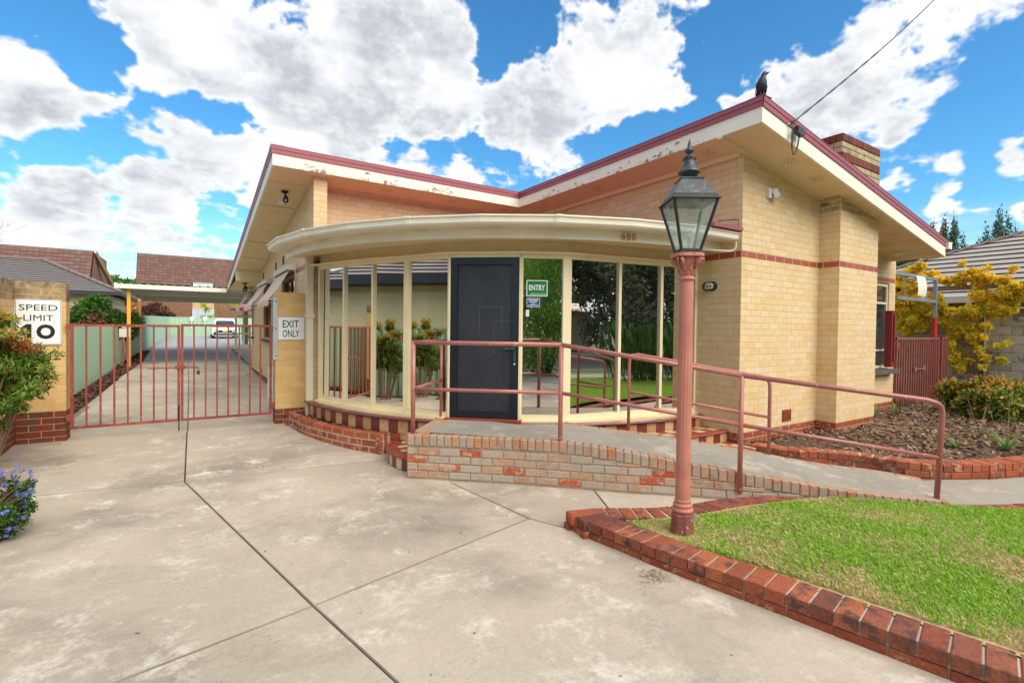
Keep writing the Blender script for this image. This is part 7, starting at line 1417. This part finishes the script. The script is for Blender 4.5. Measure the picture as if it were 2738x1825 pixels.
# strap leaved plants in the bed
SP = [((3.87, -.06), .20, 9, 'short upright leaved plant at the foot of the brick chimney'), ((4.62, -.14), .20, 8, 'short upright leaved plant below the side window'), ((2.77, -.97), .18, 16, 'arching strap leaved clump in the middle of the bark bed'), ((2.36, -1.58), .20, 20, 'bright green strap leaved clump beside the handrail end'), ((2.75, -1.98), .34, 34, 'tall arching strap leaved clump with seed stalks behind the brick kerb'), ((3.6, -1.5), .18, 14, 'loose grassy clump in the bark below the right bush'), ((3.15, -2.2), .32, 26, 'strap leaved clump at the right edge of the bark bed'), ((2.2, -.75), .12, 9, 'small sparse grassy tuft in the bark near the wall')]
for i, ((x, y), h, n_, lb) in enumerate(SP):
    t_ = thing('strap_leaf_plant', lb, 'plant', (x, y, -.14), 'strap leaved plants in the bark bed'); rs = random.Random(60 + i)
    for k in range(n_):
        a = rs.uniform(0, 6.28); L = h * rs.uniform(.7, 1.5); o = Vector((math.cos(a), math.sin(a), 0)); s_ = Vector((-math.sin(a), math.cos(a), 0)); up_ = 1.0 if i < 2 else rs.uniform(.45, .95); vs = []
        for j in range(6): t2 = j / 5; r = L * (t2 * (1 - up_ * .8)) + L * .35 * t2 * t2 * (1 - up_ * .4); z = L * up_ * (t2 * 1.25 - t2 * t2 * (.65 if i > 1 else .2)); w = (.009 if i > 1 else .016) * (1 - t2 ** 3 * .9); c = Vector((x, y, -.15)) + o * (.015 + r) + Z3 * z; vs += [c - s_ * w, c + s_ * w]
        m = MB(); m.add(vs, [(2 * j, 2 * j + 1, 2 * j + 3, 2 * j + 2) for j in range(5)]); part('leaf', m, 'strap_leaf', t_)
    if i in (4, 5, 6):
        for k in range(4): m = MB(); a = rs.uniform(0, 6.28); e = Vector((x + .2 * math.cos(a), y + .2 * math.sin(a), rs.uniform(.2, .45))); m.tube([(x, y, -.15), e], .003, 4); part('stalk', m, 'pale_twig', t_); leaves('seed_head', 'dry_flower', t_, [(e.x, e.y, e.z, .03, .03, .03)], 30, .018, .6, seed=k + i * 9)
# across the street and behind the camera: what the tinted panes mirror
tree('street_tree', 'large dark gum tree across the road, mirrored in the right panes', 4.5, -23, -.4, 10.5, 5.4, 22000, .30, 'gum_leaf', trunk=.45, seed=71, ncl=44)
tree('street_tree', 'broad gum tree further right across the road, mirrored in the end pane', 13, -24, -.4, 8, 4.8, 14000, .30, 'gum_leaf', trunk=.4, seed=72, ncl=40)
tree('street_tree', 'gum tree across the road behind the camera', -4.5, -25, -.4, 8.5, 4.2, 9000, .34, 'gum_leaf', trunk=.4, seed=73, ncl=34)
tree('street_tree', 'gum tree across the road far left behind the camera', -14, -24, -.4, 7.5, 4.0, 7000, .34, 'gum_leaf', trunk=.35, seed=74, ncl=30)
tree('lilly_pilly', 'tall bright green hedge tree behind the camera, mirrored beside the door', -6.9, -9.6, -.4, 5.2, 1.8, 22000, .12, 'leaf_bright', trunk=.12, seed=75, lo=.02, ncl=60, cl=.34)
tree('street_tree', 'low dense tree filling the gap beside the shed across the road', 9.5, -21, -.4, 7.0, 4.2, 12000, .30, 'gum_leaf', trunk=.3, seed=81, ncl=40, lo=.12)
tree('street_tree', 'bushy tree behind the large gum tree across the road', .5, -26, -.4, 7.5, 4.4, 11000, .32, 'leaf_dark', trunk=.3, seed=82, ncl=40, lo=.15)
sd = thing('shed', 'cream steel shed across the road mirrored in the window', 'shed', (2.5, -27, -.4)); m = MB(); m.bx((-6, -34, -.4), (11, -29, 2.6)); part('wall', m, 'shed_metal', sd); m = MB(); m.add([(-6.3, -28.6, 2.6), (11.3, -28.6, 2.6), (11.3, -31.5, 3.8), (-6.3, -31.5, 3.8)], [(0, 1, 2, 3)]); m.add([(-6.3, -34.4, 2.6), (11.3, -34.4, 2.6), (11.3, -31.5, 3.8), (-6.3, -31.5, 3.8)], [(3, 2, 1, 0)]); part('roof', m, 'steel_grey', sd)
sash('window', (2.2, -29), X, Y, 1.8, 1.0, 1.9, [(.6, .63, 1.05, 1.85), (1.2, 1.23, 1.05, 1.85)], fm='timber_brown', parent=sd, rec=-.03)
t_ = thing('bird_of_paradise', 'dark clump of broad upright leaves by the lawn, mirrored in the right pane', 'plant', (2.6, -6.6, -.3)); m = MB(); rs = random.Random(31)
for k in range(420):
    a = rs.uniform(0, 6.28); r0 = rs.uniform(0, .9); c = Vector((3.6 + r0 * math.cos(a) * 1.5, -6.9 + r0 * math.sin(a), -.3)); L = rs.uniform(.8, 2.0); d = Vector((math.cos(a) * rs.uniform(.1, .45), math.sin(a) * rs.uniform(.1, .45), 1)).normalized(); s_ = d.cross(Vector((rs.gauss(0, 1), rs.gauss(0, 1), .2))).normalized(); e = c + d * L; m.add([c - s_ * .008, c + s_ * .008, e + s_ * .008 - d * .45, e - s_ * .008 - d * .45], [(0, 1, 2, 3)]); m.add([e - d * .48, e - d * .22 + s_ * .07, e, e - d * .22 - s_ * .07], [(0, 1, 2, 3)])
part('leaves', m, 'leaf_dark', t_, kind='stuff')
# small debris
for (x, y, z, lb, n_) in ((-3.45, -1.62, -.298, 'heap of dry brown leaf litter on the concrete against the lawn kerb', 150), (-3.62, .93, -.298, 'pinch of straw coloured litter at the foot of the ramp wall', 50), (-4.05, 3.02, -.298, 'small scrap of dark leaf litter below the brick planter', 14), (-7.25, 1.62, -.297, 'dry rust coloured leaves lying beside the blue flowered bush', 90)):
    m = MB(); rs = random.Random(n_)
    for k in range(n_): a = rs.uniform(0, 3.14); L = rs.uniform(.01, .04) * (.6 if n_ == 50 else 1); c = Vector((x + rs.gauss(0, .05), y + rs.gauss(0, .05), z + rs.uniform(.002, .012))); d = Vector((math.cos(a), math.sin(a), rs.uniform(-.2, .2))); s_ = Vector((-math.sin(a), math.cos(a), 0)) * rs.uniform(.002, .006); m.add([c - d * L / 2, c + s_, c + d * L / 2, c - s_], [(0, 1, 2, 3)])
    o = put('leaf_litter', m.mesh('leaf_litter', 'pale_twig' if n_ in (50, 150) else 'dry_flower'), None, label=lb, cat='leaf litter', kind='stuff')

m = MB(); rs = random.Random(77)
for k in range(120):
    x, y = rs.uniform(-8.2, -2.6), rs.uniform(-2.6, 4.8)
    if x > -4.9 and y > 1.9 or (x > -3.6 and y > -.9) or (x > -3.6 and y < -.6): continue
    a = rs.uniform(0, 6.28); L = rs.uniform(.012, .035); z = max(-.3, prof(y)) + .004; c = Vector((x, y, z)); d = Vector((math.cos(a), math.sin(a), rs.uniform(-.1, .25))); s_ = Vector((-math.sin(a), math.cos(a), rs.uniform(-.1, .4))) * L * rs.uniform(.12, .3); m.add([c - d * L / 2, c + s_, c + d * L / 2 + Z3 * .003, c - s_], [(0, 1, 2, 3)])
put('leaf_litter', m.mesh('leaf_litter', 'dry_flower'), None, label='tiny dry leaves and twigs scattered over the driveway concrete', cat='leaf litter', kind='stuff')
